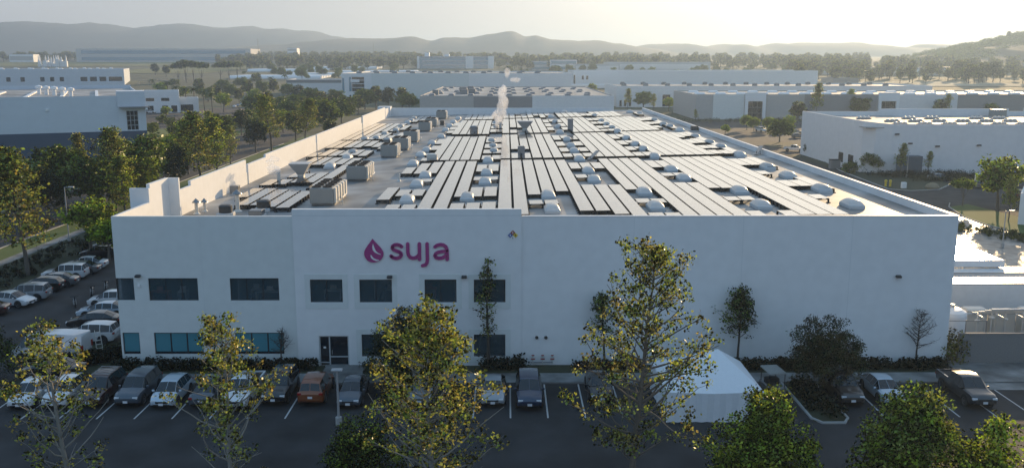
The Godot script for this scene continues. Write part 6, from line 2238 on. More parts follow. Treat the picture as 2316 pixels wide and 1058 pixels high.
func make_trees() -> void:
	# the row of trees on the near island
	var near := "trees on the near planting island"
	plant("sycamore_tree", open_tree(101, 11.7, 3.7, 0.22, 42, 17, 0.17, 0.33, YELLOW, 0.5, 0.55), M.bark_pale, M.leaf, Vector3(-22.6, 0, -44.0), 0.4, 1.0, "slender sparse yellow leaved tree before the white sedans", near)
	plant("sycamore_tree", open_tree(102, 11.6, 4.0, 0.2, 46, 18, 0.17, 0.34, YELLOW, 0.5, 0.5), M.bark_pale, M.leaf, Vector3(-14.3, 0, -44.0), 1.9, 1.0, "sparse yellow leaved tree before the white truck and teal windows", near)
	plant("sycamore_tree", open_tree(103, 12.6, 4.9, 0.15, 78, 20, 0.17, 0.4, YELLOW + YELLOW, 0.5, 0.3), M.bark_pale, M.leaf, Vector3(-3.6, 0, -41.5), 0.9, 1.0, "full olive yellow tree before the middle of the facade", near)
	plant("sycamore_tree", open_tree(104, 15.3, 6.0, 0.22, 82, 19, 0.17, 0.4, YELLOW, 0.62, 0.4), M.bark, M.leaf, Vector3(6.6, 0, -45.0), 2.6, 1.0, "tallest yellow leaved tree, before the blank white wall and tent", near)
	plant("bushy_tree", dense_tree(105, 7.8, [[0.2, 6.2, 0, 1.3, 1.5], [-0.5, 4.4, 0, 2.2, 1.7], [0.9, 4.0, 0.3, 2.1, 1.9], [0.3, 2.4, 0, 2.9, 1.8]], 30, 0.5, 60, 0.16, BRIGHT + GREEN), M.bark, M.leaf, Vector3(13.2, 0, -44.2), 0.0, 1.0, "dense bright green pyramidal tree in front of the tent", near)
	plant("bushy_tree", dense_tree(106, 7.0, [[0.6, 5.3, 0, 1.6, 1.5], [-0.9, 4.4, 0, 2.1, 1.5], [0.7, 3.6, 0.3, 2.3, 1.7], [-1.5, 2.8, 0, 1.9, 1.7]], 28, 0.5, 54, 0.16, BRIGHT + GREEN + OLIVE), M.bark, M.leaf, Vector3(21.0, 0, -44.4), 0.7, 1.1, "broad dull green tree below the small blue white car", near)
	plant("bushy_tree", dense_tree(107, 5.6, [[0, 4.5, 0, 0.9, 1.0], [-0.6, 3.2, 0.2, 1.5, 1.1], [0.4, 2.6, 0, 1.5, 1.2]], 28, 0.45, 60, 0.15, BRIGHT), M.bark, M.leaf, Vector3(24.6, 0, -42.4), 0.0, 1.2, "young bright green tree at the lower corner by the sunlit ground", near)
	plant("bushy_tree", dense_tree(108, 4.0, [[0, 3.0, 0, 1.2, 0.9], [0.2, 2.2, 0, 1.5, 1.0]], 28, 0.45, 60, 0.15, BRIGHT), M.bark, M.leaf, Vector3(17.2, 0, -39.2), 0.0, 1.0, "low bright green treetop at the bottom edge beside the dull green tree", near)
	plant("juniper_tree", dense_tree(109, 5.2, [[0, 3.6, 0, 1.5, 1.5], [0.2, 2.1, 0, 2.3, 1.8], [-0.6, 2.6, 0.5, 1.6, 1.6]], 28, 0.5, 60, 0.14, DARK + GREEN), M.bark_dark, M.leaf, Vector3(-8.0, 0, -46.5), 0.0, 1.0, "dark green bushy juniper behind the olive yellow tree", near)
	plant("juniper_tree", dense_tree(110, 4.8, [[0, 3.2, 0, 1.6, 1.5], [0.3, 2.0, 0, 2.0, 1.6]], 28, 0.5, 60, 0.14, DARK + GREEN), M.bark_dark, M.leaf, Vector3(-39.8, 0, -66.0), 0.0, 1.0, "dark green bush at the photo's edge beside the white van", near)
	# trees along the facade
	var by := "trees planted along the facade"
	plant("paperbark_tree", dense_tree(111, 9.2, [[0.4, 7.4, 0, 2.0, 1.5], [-0.9, 5.6, 0.2, 3.0, 2.0], [0.9, 4.6, 0, 3.0, 1.9], [-1.6, 3.0, 0.4, 3.6, 2.0], [0.6, 2.2, 0, 3.4, 1.8]], 24, 0.5, 60, 0.14, DARK), M.bark_dark, M.leaf, Vector3(-7.40, 0.00, -65.20), 0.3, 0.699, "big dark feathery tree covering the entrance bay lower windows", by)
	plant("paperbark_tree", dense_tree(112, 6.9, [[0, 4.9, 0, 2.9, 1.9], [-2.0, 3.9, 0.2, 2.3, 1.6], [2.0, 3.8, 0, 2.3, 1.6], [0, 3.0, 0.3, 3.2, 1.7]], 24, 0.5, 60, 0.14, RUST + DARK), M.bark_dark, M.leaf, Vector3(23.34, 0.00, -63.35), 0.8, 0.847, "dark rounded tree on the kerbed island before the blank wall", by)
	plant("slender_tree", open_tree(113, 6.6, 2.2, 0.38, 20, 15, 0.17, 0.42, DARK + GREEN, 0.8, 0.0), M.bark_dark, M.leaf, Vector3(18.41, 0.00, -68.96), 0.0, 1.0, "slender tree with layered dark foliage behind the tent", by)
	plant("slender_tree", open_tree(114, 9.2, 1.3, 0.28, 17, 9, 0.17, 0.3, DARK + OLIVE, 0.8, 0.25), M.bark_dark, M.leaf, Vector3(-1.46, 0.00, -68.87), 0.0, 1.0, "thin straggly tree before the last upper window at the joint", by)
	plant("slender_tree", open_tree(115, 6.4, 1.2, 0.45, 14, 11, 0.17, 0.34, DARK + GREEN, 0.8, 0.1), M.bark_dark, M.leaf, Vector3(7.79, 0.00, -68.71), 1.0, 1.0, "thin dark tree against the wall behind the tallest yellow tree", by)
	plant("bare_tree", [open_tree(116, 4.8, 2.6, 0.3, 34, 0, 0.1, 0.2, DARK, 1.2, 0.0)[0], null], M.bark_dark, M.leaf, Vector3(32.86, 0.00, -69.30), 0.0, 1.0, "leafless tree against the blank wall near the far corner", by)
	plant("bare_tree", [open_tree(117, 4.5, 1.7, 0.35, 34, 0, 0.1, 0.2, DARK, 1.2, 0.0)[0], null], M.bark_dark, M.leaf, Vector3(-23.27, 0.00, -69.32), 2.0, 1.0, "leafless tree between the two teal windows", by)
	plant("bare_tree", [open_tree(118, 3.3, 1.6, 0.35, 28, 0, 0.1, 0.2, DARK, 1.2, 0.0)[0], null], M.bark_dark, M.leaf, Vector3(-18.04, 0.00, -69.28), 1.0, 1.0, "leafless tree at the edge of the teal window by the entrance", by)
	# prototypes for the estate
	var protos := []
	protos.append(open_tree(201, 14.0, 4.2, 0.22, 50, 12, 0.3, 0.6, YELLOW + OLIVE, 0.6, 0.2) + [14.0, 1.3])                        # 0 sycamore
	protos.append(open_tree(202, 14.0, 3.8, 0.18, 48, 13, 0.3, 0.65, OLIVE + BRIGHT, 0.65, 0.12) + [14.0, 1.35])                          # 1 greener sycamore
	protos.append(dense_tree(203, 9.0, [[0, 6.4, 0, 2.6, 2.2], [-1.4, 5.0, 0.4, 2.4, 2.2], [1.4, 4.8, -0.5, 2.4, 2.1]], 11, 0.8, 42, 0.36, GREEN) + [8.8, 1.3])       # 2 green round
	protos.append(dense_tree(204, 8.0, [[0, 4.9, 0, 2.7, 2.9]], 13, 0.7, 44, 0.32, DARK) + [8.0])                           # 3 dark round
	protos.append(dense_tree(205, 7.0, [[0, 4.8, 0, 2.3, 1.9], [1.1, 4.0, 0.3, 1.7, 1.5]], 13, 0.7, 42, 0.32, BRIGHT) + [6.9, 1.2])                           # 4 bright round
	protos.append(palm(206, 9.0, 34, 3.0) + [10.0])                                                                      # 5 palm
	protos.append(dense_tree(207, 15.0, [[0, 13.0, 0, 5.0, 1.9], [3.0, 12.2, 1.0, 3.4, 1.6], [-3.2, 12.4, -0.5, 3.4, 1.6]], 5, 1.0, 40, 0.5, GREEN + DARK) + [14.8])   # 6 umbrella pine
	protos.append(dense_tree(208, 3.0, [[0, 1.5, 0, 2.0, 1.4]], 14, 0.6, 40, 0.3, GREEN + OLIVE) + [3.0])                     # 7 bush
	protos.append(open_tree(209, 10.0, 2.4, 0.3, 30, 8, 0.3, 0.5, YELLOW, 0.7) + [10.0])                                    # 8 small yellow
	protos.append(dense_tree(210, 13.0, [[0, 9.5, 0, 2.6, 3.2], [1.2, 7.2, 0.6, 2.4, 2.4], [-1.5, 6.4, -0.4, 2.5, 2.4]], 7, 1.0, 40, 0.5, RUST + DARK + OLIVE) + [12.8, 1.25])   # 9 eucalyptus
	var west := [
		[Vector3(-54.95, 0.00, -101.51), 14.8, 0, "tall sycamore with pale trunk between side lot and street"],
		[Vector3(-62.18, 0.00, -106.59), 13.5, 1, "sycamore at the photo edge overhanging the street"],
		[Vector3(-72.31, 0.00, -129.85), 10.5, 0, "sycamore on the far verge beyond the pale trunked one"],
		[Vector3(-80.42, 0.00, -170.01), 11.0, 8, "narrow yellow tree on a bare stem before the navy hall base"],
		[Vector3(-74.78, 0.00, -150.98), 10.5, 2, "dark green rounded tree on the far side of the street, nearest the hall"],
		[Vector3(-64.39, 0.00, -141.23), 10.0, 2, "dark green rounded tree beside the street lamp"],
		[Vector3(-63.78, 0.00, -146.35), 14.0, 0, "tall yellowish sycamore left of the cream parapet"],
		[Vector3(-64.37, 0.00, -158.82), 12.0, 2, "broad green tree before the corner of the navy based hall"],
		[Vector3(-58.35, 0.00, -137.17), 10.2, 1, "olive sycamore close behind the cream corner box"],
		[Vector3(-53.19, 0.00, -113.68), 7.2, 4, "yellow green low tree at the end of the side lot"],
		[Vector3(-48.91, 0.00, -108.96), 5.4, 4, "smaller yellow green tree against the warehouse wall"],
		[Vector3(-62.49, 0.00, -169.90), 8.6, 3, "dark round clipped tree by the street near the parapet notch"],
		[Vector3(-58.44, 0.00, -172.28), 15.0, 0, "large yellow sycamore above the first tall parapet panel"],
		[Vector3(-60.07, 0.00, -187.49), 13.0, 1, "olive sycamore behind the large yellow one"],
		[Vector3(-68.80, 0.00, -195.00), 12.0, 1, "olive sycamore in front of the white office"],
		[Vector3(-65.60, 0.00, -214.56), 9.5, 0, "thin sycamore by the driveway mouth"],
		[Vector3(-67.28, 0.00, -243.09), 8.6, 3, "dark round clipped tree standing by the street bend"],
		[Vector3(-64.06, 0.00, -246.71), 15.5, 0, "tall yellow sycamore at the street bend"],
		[Vector3(-73.02, 0.00, -274.03), 11.5, 1, "olive sycamore beside the tall one at the bend"],
		[Vector3(-88.23, 0.00, -302.43), 8.4, 3, "dark round tree beyond the street bend"],
		[Vector3(-90.93, 0.00, -319.90), 8.0, 2, "green tree behind the dark one at the bend"],
		[Vector3(-59.15, 0.00, -266.59), 13.5, 0, "sycamore overhanging the middle of the cream parapet"],
		[Vector3(-65.11, 0.00, -280.16), 9.5, 9, "dark tree at the edge of the street behind parapet"],
		[Vector3(-63.76, 0.00, -319.74), 11.0, 2, "dense green tree behind the parapet, middle of a clump"],
		[Vector3(-75.07, 0.00, -351.29), 10.5, 2, "dense green tree behind the parapet, street side of a clump"],
		[Vector3(-65.47, 0.00, -361.38), 10.0, 2, "dense green tree behind the parapet, hall side of a clump"],
		[Vector3(-54.61, 0.00, -280.10), 7.0, 9, "brownish tree just over the cream parapet wall"],
		[Vector3(-110.11, 0.00, -402.25), 10.6, 2, "round green tree at the far parking entrance"],
		[Vector3(-135.45, 0.00, -437.40), 9.6, 4, "rounded yellow green tree among the palms"],
		[Vector3(-145.21, 0.00, -389.96), 5.2, 4, "small bright tree before the white office"],
		[Vector3(-126.92, 0.00, -344.34), 3.4, 7, "clipped bush on the white office lawn, street side"],
		[Vector3(-136.59, 0.00, -361.80), 3.4, 7, "clipped bush on the white office lawn, wall side"],
		[Vector3(-107.06, 0.00, -293.63), 4.6, 7, "broad bush at the driveway of the white office"],
		[Vector3(-114.19, 0.00, -293.68), 5.0, 2, "low green tree beside the navy based hall corner"],
		[Vector3(-193.69, 0.00, -498.26), 8.5, 4, "bright tree before the dark windows of the white office"],
		[Vector3(-179.75, 0.00, -498.18), 11.5, 5, "palm nearest the white office, first of the street row"],
		[Vector3(-167.88, 0.00, -479.19), 11.0, 5, "palm second in the street row"],
		[Vector3(-157.32, 0.00, -461.58), 11.5, 5, "palm third in the street row"],
		[Vector3(-144.54, 0.00, -437.45), 10.5, 5, "palm fourth in the street row"],
		[Vector3(-136.05, 0.00, -422.70), 10.0, 5, "palm fifth in the street row, nearest the bend"],
		[Vector3(-213.34, 0.00, -578.14), 12.0, 5, "palm behind the white office roof"],
		[Vector3(-265.26, 0.00, -688.37), 11.0, 5, "palm rising beyond the navy based hall roof"],
		[Vector3(-240.17, 0.00, -636.41), 10.0, 4, "bright treetop beyond the navy based hall corner"],
		[Vector3(-202.47, 0.00, -605.75), 9.0, 3, "dark tree behind the palm row"],
		[Vector3(-179.18, 0.00, -565.03), 10.0, 9, "dull tree beyond the palm row"],
		[Vector3(-174.33, 0.00, -577.91), 10.0, 2, "green tree left of the far parking lot"],
		[Vector3(-170.95, 0.00, -605.56), 12.0, 9, "dull tree in the dark street bank, first from the palms"],
		[Vector3(-169.68, 0.00, -635.99), 11.0, 2, "green tree in the dark street bank, second from the palms"],
		[Vector3(-165.86, -0.00, -652.35), 12.0, 9, "dull tree in the dark street bank, third from the palms"],
		[Vector3(-144.68, 0.00, -605.41), 10.0, 2, "green tree in the dark street bank, fourth from the palms"],
		[Vector3(-117.52, 0.00, -518.28), 11.0, 3, "dark tree in the street bank before the grey low hall"],
		[Vector3(-102.18, 0.00, -478.80), 11.0, 2, "green tree in the street bank before the grey low hall"],
		[Vector3(-93.12, 0.00, -461.20), 9.5, 9, "dull tree in the street bank close to the white hall"],
		[Vector3(-89.23, 0.00, -478.72), 10.0, 2, "green tree at the glazed corner of the white hall"],
		[Vector3(-216.54, 0.00, -749.04), 12.0, 2, "tree before the growing tunnels, street side"],
		[Vector3(-223.64, 0.00, -821.82), 14.0, 9, "tall dull tree before the growing tunnels"],
		[Vector3(-204.53, 0.00, -849.18), 12.5, 5, "tall palm standing against the growing tunnels"],
		[Vector3(-204.40, 0.00, -795.94), 11.0, 5, "palm beside the tall dull tree at the tunnels"],
		[Vector3(-71.50, 0.00, -461.07), 11.0, 2, "green tree before the white hall glazing, street side"],
		[Vector3(-67.15, 0.00, -469.65), 12.0, 9, "dull tree before the white hall wall, beside the corner tower"],
		[Vector3(-60.79, 0.00, -469.62), 11.0, 3, "dark tree before the white hall wall, behind the tower"],
		[Vector3(-52.55, 0.00, -460.96), 11.5, 9, "dull tree before the white hall wall, next to the tan hall"],
		[Vector3(-48.33, 0.00, -452.63), 9.0, 2, "green tree at the corner of the tan hall"],
		[Vector3(-79.60, 0.00, -577.35), 13.0, 9, "taller dull tree behind the others at the white hall wall"],
		[Vector3(-62.51, 0.00, -149.97), 9.0, 2, "round green tree just behind the corner box, hall side"],
		[Vector3(-69.25, 0.00, -135.31), 8.5, 3, "dark tree below the navy base, nearer the street lamp"],
		[Vector3(-79.13, 0.00, -150.07), 6.5, 8, "small yellow tree before the navy base"],
		[Vector3(-91.45, 0.00, -165.46), 5.5, 4, "small bright tree at the hall foot near the photo edge"],
		[Vector3(-72.66, 0.00, -187.57), 8.0, 2, "green tree between the hall corner and the dark round tree"],
		[Vector3(-79.26, 0.00, -211.87), 7.5, 4, "bright tree on the driveway verge of the office"],
		[Vector3(-77.99, 0.00, -226.45), 9.5, 2, "green tree behind the large yellow sycamore"],
		[Vector3(-84.14, 0.00, -255.74), 10.5, 1, "olive tree beyond the large yellow sycamore, office side"],
		[Vector3(-86.08, 0.00, -274.11), 9.0, 2, "green tree beyond the large yellow sycamore, street side"],
		[Vector3(-98.49, 0.00, -285.18), 7.5, 4, "bright tree on the office lawn, street end"],
		[Vector3(-76.57, 0.00, -311.82), 8.0, 4, "bright tree on the verge inside the street bend"],
		[Vector3(-84.76, 0.00, -356.35), 9.5, 2, "green tree across the street at the bend"],
		[Vector3(-102.00, 0.00, -408.75), 9.0, 2, "green tree before the far parking lot, bend side"],
		[Vector3(-118.39, 0.00, -453.04), 10.0, 9, "dull tree before the far parking lot, office side"],
		[Vector3(-176.25, 0.00, -540.83), 9.5, 2, "green tree behind the palms, hall side"],
		[Vector3(-199.07, 0.00, -565.15), 9.0, 4, "bright tree behind the palms, office side"],
		[Vector3(-154.71, 0.00, -529.37), 9.0, 9, "dull tree by the far parking lot entrance"],
		[Vector3(-98.24, 0.00, -422.48), 9.5, 2, "green tree in the street bank, lowest of the bend"],
		[Vector3(-90.13, 0.00, -408.68), 9.0, 9, "dull tree in the street bank above the parapet, first"],
		[Vector3(-80.32, 0.00, -389.58), 9.5, 2, "green tree in the street bank above the parapet, second"],
		[Vector3(-78.27, 0.00, -408.61), 9.0, 3, "dark tree in the street bank above the parapet, third"],
		[Vector3(-71.34, 0.00, -408.56), 9.5, 2, "green tree in the street bank above the parapet, fourth"],
		[Vector3(-68.61, 0.00, -422.30), 9.0, 9, "dull tree in the street bank above the parapet, fifth"],
		[Vector3(-142.79, 0.00, -518.43), 9.0, 4, "bright tree beyond the far parking cars"],
		[Vector3(-212.25, 0.00, -688.06), 11.0, 2, "green tree behind the carports, street side"],
		[Vector3(-243.63, 0.00, -727.72), 11.0, 9, "dull tree behind the carports, hall side"],
		[Vector3(-274.65, 0.00, -760.60), 10.0, 2, "green tree behind the carports, nearest the long hall"],
	]
	grove(protos, west, "street_tree", "trees along the side street")
	var east := [
		[Vector3(-20.91, 0.00, -408.27), 6.5, 8, "yellow treetop peeping over the roof before the tan hall"],
		[Vector3(-6.68, 0.00, -408.18), 9.5, 8, "taller yellow treetop before the brown panel"],
		[Vector3(14.68, 0.00, -408.05), 7.0, 9, "dark treetop before the white bay of the tan hall"],
		[Vector3(30.35, 0.00, -496.93), 8.0, 9, "dull tree against the big white hall end wall"],
		[Vector3(61.86, 0.00, -659.51), 8.5, 4, "bright tree in the gap beside the tan hall"],
		[Vector3(60.05, 0.00, -451.98), 11.0, 8, "thin yellowish tree before the white hall, first from the tan hall"],
		[Vector3(68.94, 0.00, -460.23), 9.5, 2, "green tree before the white hall, second from the tan hall"],
		[Vector3(70.24, 0.00, -436.18), 9.0, 8, "yellow tree before the white hall, third from the tan hall"],
		[Vector3(78.78, 0.00, -443.86), 7.0, 4, "bright tree before the dark door of the white hall"],
		[Vector3(82.20, 0.00, -421.40), 7.5, 9, "brown tree at the start of the grey row"],
		[Vector3(76.10, 0.00, -365.84), 5.2, 8, "small yellow tree at the corner of the grey row"],
		[Vector3(72.15, 0.00, -299.65), 3.6, 4, "bright low shrub tree beyond the roof edge"],
		[Vector3(85.56, 0.00, -323.00), 5.4, 4, "round bright tree before the white portal, portal side"],
		[Vector3(84.81, 0.00, -310.86), 5.4, 4, "round bright tree before the white portal, hall side"],
		[Vector3(91.39, 0.00, -314.77), 5.2, 4, "round bright tree in the row's car park, middle"],
		[Vector3(99.37, 0.00, -318.77), 5.6, 4, "round bright tree in the row's car park, next to the pale hall"],
		[Vector3(82.40, 0.00, -273.11), 7.2, 2, "larger round tree on the kerbed circle by the pale hall corner"],
		[Vector3(113.68, 0.00, -355.17), 9.0, 9, "dark rust tree against the grey row wall"],
		[Vector3(128.15, 0.00, -376.59), 15.5, 8, "tall yellow tree in front of the grey row's brown panels"],
		[Vector3(147.00, 0.00, -388.23), 12.5, 1, "broad green tree in front of the grey row"],
		[Vector3(148.48, 0.00, -382.26), 10.0, 2, "round green tree joined to the broad one before the grey row"],
		[Vector3(144.17, 0.00, -388.24), 9.0, 4, "bright green tree at the broad tree's foot"],
		[Vector3(179.21, 0.00, -376.29), 9.0, 9, "rust tree before the grey row beyond the second portal"],
		[Vector3(181.96, 0.00, -376.27), 11.0, 8, "thin yellow tree before the grey row beyond the second portal"],
		[Vector3(203.29, 0.00, -381.93), 7.0, 4, "low bright tree before the far end of the grey row"],
		[Vector3(80.09, 0.00, -197.27), 4.6, 2, "round dark green shrub tree against the pale hall wall"],
		[Vector3(78.18, 0.00, -234.14), 3.4, 3, "dark bush at the pale hall corner"],
		[Vector3(75.24, 0.00, -196.50), 2.6, 7, "low grey bush at the foot of the pale hall"],
		[Vector3(82.89, 0.00, -188.82), 7.4, 8, "narrow yellow green tree before the blue grey enclosure"],
		[Vector3(90.01, 0.00, -191.76), 5.4, 8, "small thin tree right beside the blue grey enclosure"],
		[Vector3(81.18, 0.00, -147.29), 9.0, 4, "young bright yellow tree on the truck court island"],
		[Vector3(76.98, 0.00, -136.37), 7.2, 8, "thin leafy tree at the island's near end"],
		[Vector3(299.50, 5.25, -764.11), 12.0, 5, "palm before the pale golf ground"],
		[Vector3(301.54, 5.95, -797.11), 11.0, 9, "dark branching tree beside the palm at the golf ground"],
		[Vector3(392.16, 5.58, -780.10), 15.0, 2, "bright round tree on the golf ground"],
		[Vector3(419.17, 5.76, -788.35), 18.0, 3, "dark round tree on the golf ground"],
		[Vector3(350.15, 5.24, -764.11), 9.0, 9, "low dull tree on the golf ground near the dark pole"],
	]
	grove(protos, east, "estate_tree", "trees among the estate halls")
	# clipped topiary with a bare stem on the truck court island
	plant("topiary_tree", dense_tree(220, 4.8, [[0, 3.9, 0, 1.7, 0.75], [0.8, 3.8, 0.2, 1.3, 0.7], [-0.8, 3.8, -0.2, 1.3, 0.7]], 26, 0.4, 40, 0.2, BRIGHT + GREEN), M.bark, M.leaf, Vector3(77.18, -0.00, -151.03), 0.0, 1.0, "flat topped clipped tree on the kerbed truck court island", "trees among the estate halls")
	# pines and tall trees of the middle distance
	var mid := []
	var r := RandomNumberGenerator.new()
	r.seed = 77
	var pn := 0
	for e in [[400, 176], [415, 174], [432, 172], [450, 176], [466, 175], [500, 172], [522, 174], [545, 173]]:
		pn += 1
	mid = [[Vector3(-279.37, 5.63, -782.16), 17.0, 6, "umbrella pine in the dark grove, first from the field"], [Vector3(-275.47, 5.81, -790.41), 19.0, 6, "umbrella pine in the dark grove, second from the field"], [Vector3(-265.87, 5.63, -782.16), 18.5, 6, "umbrella pine in the dark grove, third from the field"], [Vector3(-264.62, 5.99, -798.91), 17.0, 6, "umbrella pine in the dark grove, fourth from the field"], [Vector3(-259.57, 6.76, -834.66), 16.0, 6, "umbrella pine apart from the grove, first before the tunnels"], [Vector3(-251.49, 6.76, -834.41), 17.0, 6, "umbrella pine apart from the grove, second before the tunnels"], [Vector3(-247.05, 6.96, -843.91), 16.5, 6, "umbrella pine apart from the grove, third before the tunnels"],
		[Vector3(-367.80, 9.54, -964.17), 12.0, 3, "dark round tree at the field edge"], [Vector3(-338.84, 8.53, -916.67), 12.0, 9, "dull tree at the field edge beside the grove"]]
	grove(protos, mid, "umbrella_pine", "pines of the middle distance")
	# the wooded bank below the hills reads as one mass
	var wood_n := 0
	for layer in [[500, 1950, 1120, 1650, 950, 9, 12.5], [-60, 1000, 1570, 1950, 640, 9, 13.0], [1780, 2330, 760, 1350, 260, 9, 13.0], [560, 1800, 850, 1080, 120, 2, 8.0]]:
		var pr: Array = protos[layer[5]]
		var wood: Node3D
		for half in [0, 1]:
			var mm := MultiMesh.new()
			mm.transform_format = MultiMesh.TRANSFORM_3D
			mm.mesh = pr[1 - half]
			mm.instance_count = layer[4]
			r.seed = 500 + wood_n
			for k in int(layer[4]):
				var px := lerpf(layer[0], layer[1], r.randf())
				var d := lerpf(layer[2], layer[3], r.randf())
				if px > 920.0 and px < 1150.0 and d < 1330.0: d += 330.0      # the glass office stands clear of the wood
				var x := (px - 1146.0) / 2050.0 * d
				var s: float = layer[6] * r.randf_range(0.55, 1.45) / float(pr[2])
				mm.set_instance_transform(k, Transform3D(Basis(Vector3.UP, r.randf() * TAU).scaled(Vector3(s * 1.15, s, s * 1.15)), Vector3(x, rise(-d) - 0.3, -d)))
			var o := MultiMeshInstance3D.new()
			o.multimesh = mm
			o.material_override = M.leaf if half == 0 else M.bark_dark
			if half == 0:
				o.name = numbered("far_woodland")
				add_child(o)
				wood = o
				tag(o, ["hazy wooded bank below the hills behind the glass office", "dark wooded strip beyond the green field", "hazy woodland before the hillside and golf ground", "low bushes on the ground before the far halls"][wood_n], "woodland", "", "stuff")
			else:
				o.name = "far_trunks"
				wood.add_child(o)
				o.set_meta("kind", "stuff")
		wood_n += 1
	# brush on the near hillside
	var hm := MultiMesh.new()
	hm.transform_format = MultiMesh.TRANSFORM_3D
	hm.mesh = protos[7][1]
	hm.instance_count = 900
	r.seed = 900
	for k in 900:
		var px := lerpf(2040, 2420, pow(r.randf(), 0.7))
		var d := r.randf_range(1230, 1510)
		var f := clampf((px - 2010) / 280.0, 0, 1)
		var y := rise(-d) + 42.0 * f * sin(clampf((d - 1190) / 620.0, 0, 1) * PI) - 3.0
		var s := r.randf_range(1.6, 4.2)
		hm.set_instance_transform(k, Transform3D(Basis(Vector3.UP, r.randf() * TAU).scaled(Vector3(s, s, s)), Vector3((px - 1146.0) / 2050.0 * d, y, -d)))
	var ho := MultiMeshInstance3D.new()
	ho.multimesh = hm
	ho.material_override = M.leaf
	ho.name = "hillside_brush"
	add_child(ho)
	tag(ho, "brush covering the hazy hillside beyond the golf ground", "brush", "", "stuff")
	# trees on the crest of the hillside, and slim trees on its flank
	var crest := []
	for e in [[2262, 1480, 46.0, 13.0, 9], [2280, 1480, 48.0, 11.0, 9], [2312, 1480, 50.0, 17.0, 9]]:
		crest.append([Vector3((e[0] - 1146) / 2050.0 * e[1], rise(-e[1]) + e[2] - 8, -e[1]), e[3], e[4], ["tree group on the hillside crest, lower one", "tree on the hillside crest, middle one", "tallest tree on the hillside crest at the photo edge"][crest.size()]])
	grove(protos, crest, "crest_tree", "trees on the hillside crest")

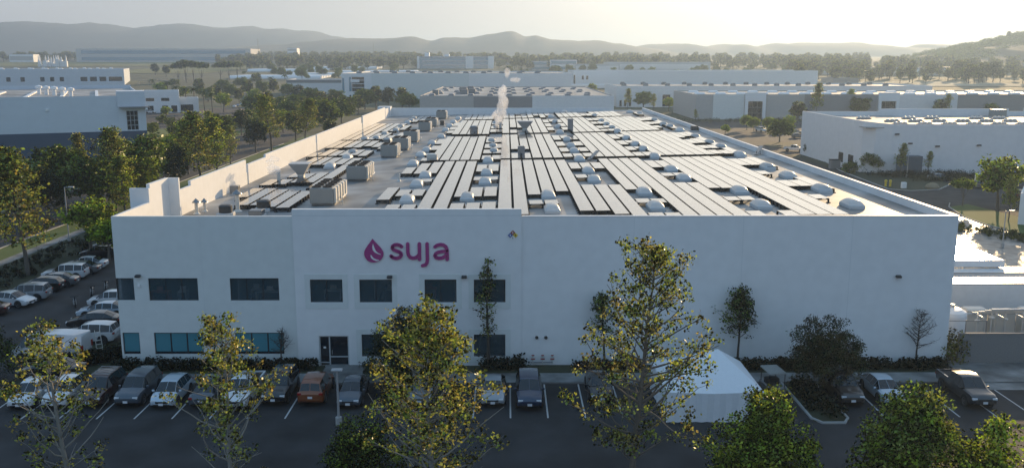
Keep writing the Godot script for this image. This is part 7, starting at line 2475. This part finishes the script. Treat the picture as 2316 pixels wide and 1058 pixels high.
func make_cars() -> void:
	var front := "cars parked along the front walk"
	car("sedan", M.paint_white, Vector3(-34.4, 0.01, -62.6), 0.06, "white sedan at the end of the front row by the dark bush", "car", front)
	car("hatch", M.paint_white, Vector3(-32.0, 0.01, -62.6), 0.02, "white hatchback behind the slender yellow tree", "car", front)
	car("suv", M.paint_wine, Vector3(-29.5, 0.01, -62.9), 0.0, "dark wine SUV with a roof rack in the front row", "car", front, "rack")
	car("suv", M.paint_slate, Vector3(-26.9, 0.01, -63.0), 0.0, "slate blue SUV next to the silver crossover", "car", front)
	car("hatch", M.paint_pale_blue, Vector3(-24.3, 0.01, -62.5), 0.0, "silver blue crossover facing the lot in the front row", "car", front)
	car("sedan", M.paint_slate, Vector3(-21.6, 0.01, -62.8), PI, "dark sedan parked nose in beside the white truck", "car", front)
	car("pickup", M.paint_white, Vector3(-19.1, 0.01, -62.5), 0.0, "white pickup truck half hidden by a yellow tree", "pickup truck", front)
	car("suv", M.paint_black, Vector3(-16.6, 0.01, -63.3), 0.0, "black SUV between the white truck and the orange car", "car", front)
	car("suv", M.paint_orange, Vector3(-13.95, 0.01, -63.2), PI, "burnt orange SUV showing its rear in front of the entrance", "car", front)
	car("sedan", M.paint_slate, Vector3(-11.2, 0.01, -62.7), 0.0, "slate sedan beside the orange car and lamp post", "car", front)
	car("suv", M.paint_grey, Vector3(-6.2, 0.01, -62.9), 0.0, "grey SUV hidden behind the olive yellow tree", "car", front)
	car("sedan", M.paint_silver, Vector3(-1.0, 0.01, -62.9), 0.0, "silver sedan peeping out beside the olive yellow tree", "car", front)
	car("suv", M.paint_navy, Vector3(1.6, 0.01, -62.3), 0.0, "navy SUV with bright headlights alone between stall lines", "car", front)
	car("sedan", M.paint_black, Vector3(6.8, 0.01, -63.6), 0.0, "black sedan behind the tallest yellow tree", "car", front)
	car("suv", M.paint_brown, Vector3(24.5, 0.01, -62.9), 0.0, "dark brown SUV beside the round dark tree", "car", front)
	car("sedan", M.paint_pale_blue, Vector3(27.5, 0.01, -62.9), 0.0, "pale blue white sedan beside the dark brown SUV", "car", front)
	car("pickup", M.paint_dark, Vector3(33.5, 0.01, -62.6), 0.0, "dark grey pickup truck with open bed by the bright corner", "pickup truck", front)
	car("van", M.paint_white, Vector3(19.6, 0.01, -36.9), PI / 2, "white vehicle roof at the very bottom edge under the bright trees", "van", front)
	car("suv", M.paint_white, Vector3(-21.2, 0.01, -40.4), PI / 2, "white car roof at the very bottom edge below the slender tree", "car", front)
	var side := "cars in the side lot"
	car("sedan", M.paint_wine, Vector3(-49.20, 0.00, -84.89) + Vector3(-1.5, 0.01, 0), -PI / 2 + 0.15, "dark red car cut by the photo edge in the side lot", "car", side)
	car("sedan", M.paint_white, Vector3(-49.83, 0.00, -88.45), PI / 2 - 0.2, "white sedan nose outward in the side lot, nearest the photo edge", "car", side)
	car("suv", M.paint_silver, Vector3(-49.44, 0.00, -90.51), -PI / 2 + 0.1, "silver SUV nose to the verge in the side lot", "car", side)
	car("hatch", M.paint_black, Vector3(-49.59, 0.00, -94.15), -PI / 2 + 0.1, "dark hatchback beyond the silver SUV in the side lot", "car", side)
	car("sedan", M.paint_grey, Vector3(-49.31, 0.00, -96.48), -PI / 2 + 0.1, "grey sedan beyond the dark hatchback in the side lot", "car", side)
	car("suv", M.paint_white, Vector3(-49.77, 0.00, -99.76), -PI / 2 + 0.1, "white SUV in the middle of the verge row", "car", side)
	car("sedan", M.paint_grey, Vector3(-49.48, 0.00, -102.36), -PI / 2 + 0.1, "grey sedan between two white cars of the verge row", "car", side)
	car("sedan", M.paint_white, Vector3(-49.75, 0.00, -104.86), -PI / 2 + 0.1, "white sedan beyond the white SUV in the verge row", "car", side)
	car("sedan", M.paint_black, Vector3(-50.95, 0.00, -111.54), -PI / 2 + 0.1, "dark car near the far end of the verge row", "car", side)
	car("hatch", M.paint_silver, Vector3(-51.59, 0.00, -115.33), -PI / 2 + 0.1, "silver hatchback last in the verge row by the white wall", "car", side)
	car("van", M.paint_white, Vector3(-37.43, 0.00, -71.59), -PI / 2, "tall white cargo van beside the dark corner shrubs", "van", side)
	car("suv", M.paint_white, Vector3(-36.42, 0.00, -76.37), -PI / 2, "white SUV parked behind the tall van", "car", side)
	car("sedan", M.paint_black, Vector3(-38.08, 0.00, -80.96), -PI / 2 + 0.1, "black sedan between the white SUV and the white cars", "car", side)
	car("sedan", M.paint_pale_blue, Vector3(-38.74, 0.00, -84.36), -PI / 2 + 0.1, "pale blue sedan next to the wall in the side lot", "car", side)
	car("hatch", M.paint_white, Vector3(-39.74, 0.00, -88.39), -PI / 2 + 0.1, "white hatchback next to the wall by the motorcycles", "car", side)
	car("sedan", M.paint_black, Vector3(-35.27, 0.00, -67.32), -PI / 2, "black car in front of the tall white van", "car", side)
	var far := "cars among the estate halls"
	car("sedan", M.paint_silver, Vector3(-132.49, 0.00, -359.19), 1.2, "silver car on the driveway of the white office", "car", far)
	car("suv", M.paint_white, Vector3(-167.45, 0.00, -430.11), 1.5, "white car by the white office wall", "car", far)
	car("sedan", M.paint_white, Vector3(-143.79, 0.00, -483.64), 0.2, "white car in the far parking lot, nearest the sycamore", "car", far)
	car("sedan", M.paint_blue, Vector3(-146.09, 0.00, -497.98), 0.2, "blue car in the far parking lot", "car", far)
	car("suv", M.paint_pale_blue, Vector3(-147.05, 0.00, -508.01), 0.2, "pale car third in the far parking lot", "car", far)
	car("suv", M.paint_white, Vector3(88.32, 0.00, -314.78), 0.3, "white car between the round bright trees", "car", far)
	car("sedan", M.paint_silver, Vector3(97.83, 0.00, -306.93), 1.3, "silver car at the pale hall corner, farther one", "car", far)
	car("hatch", M.paint_grey, Vector3(93.06, 0.00, -289.03), 1.3, "grey car at the pale hall corner, nearer one", "car", far)
	car("pickup", M.paint_white, Vector3(78.29, 0.00, -245.86), 1.2, "white truck turning at the pale hall corner", "pickup truck", far)
	car("suv", M.paint_silver, Vector3(113.12, 0.00, -400.92), 1.3, "silver car before the white portal windows", "car", far)
	car("suv", M.paint_black, Vector3(91.20, 0.00, -158.95), 2.8, "dark SUV at the photo edge behind the island trees", "car", far)
	car("sedan", M.paint_silver, Vector3(88.95, 0.00, -184.48), 1.5, "silver car by the dock doors, nearer the enclosure", "car", far)
	car("sedan", M.paint_grey, Vector3(91.37, 0.00, -173.23), 1.5, "grey car by the dock doors, nearer the blue truck", "car", far)
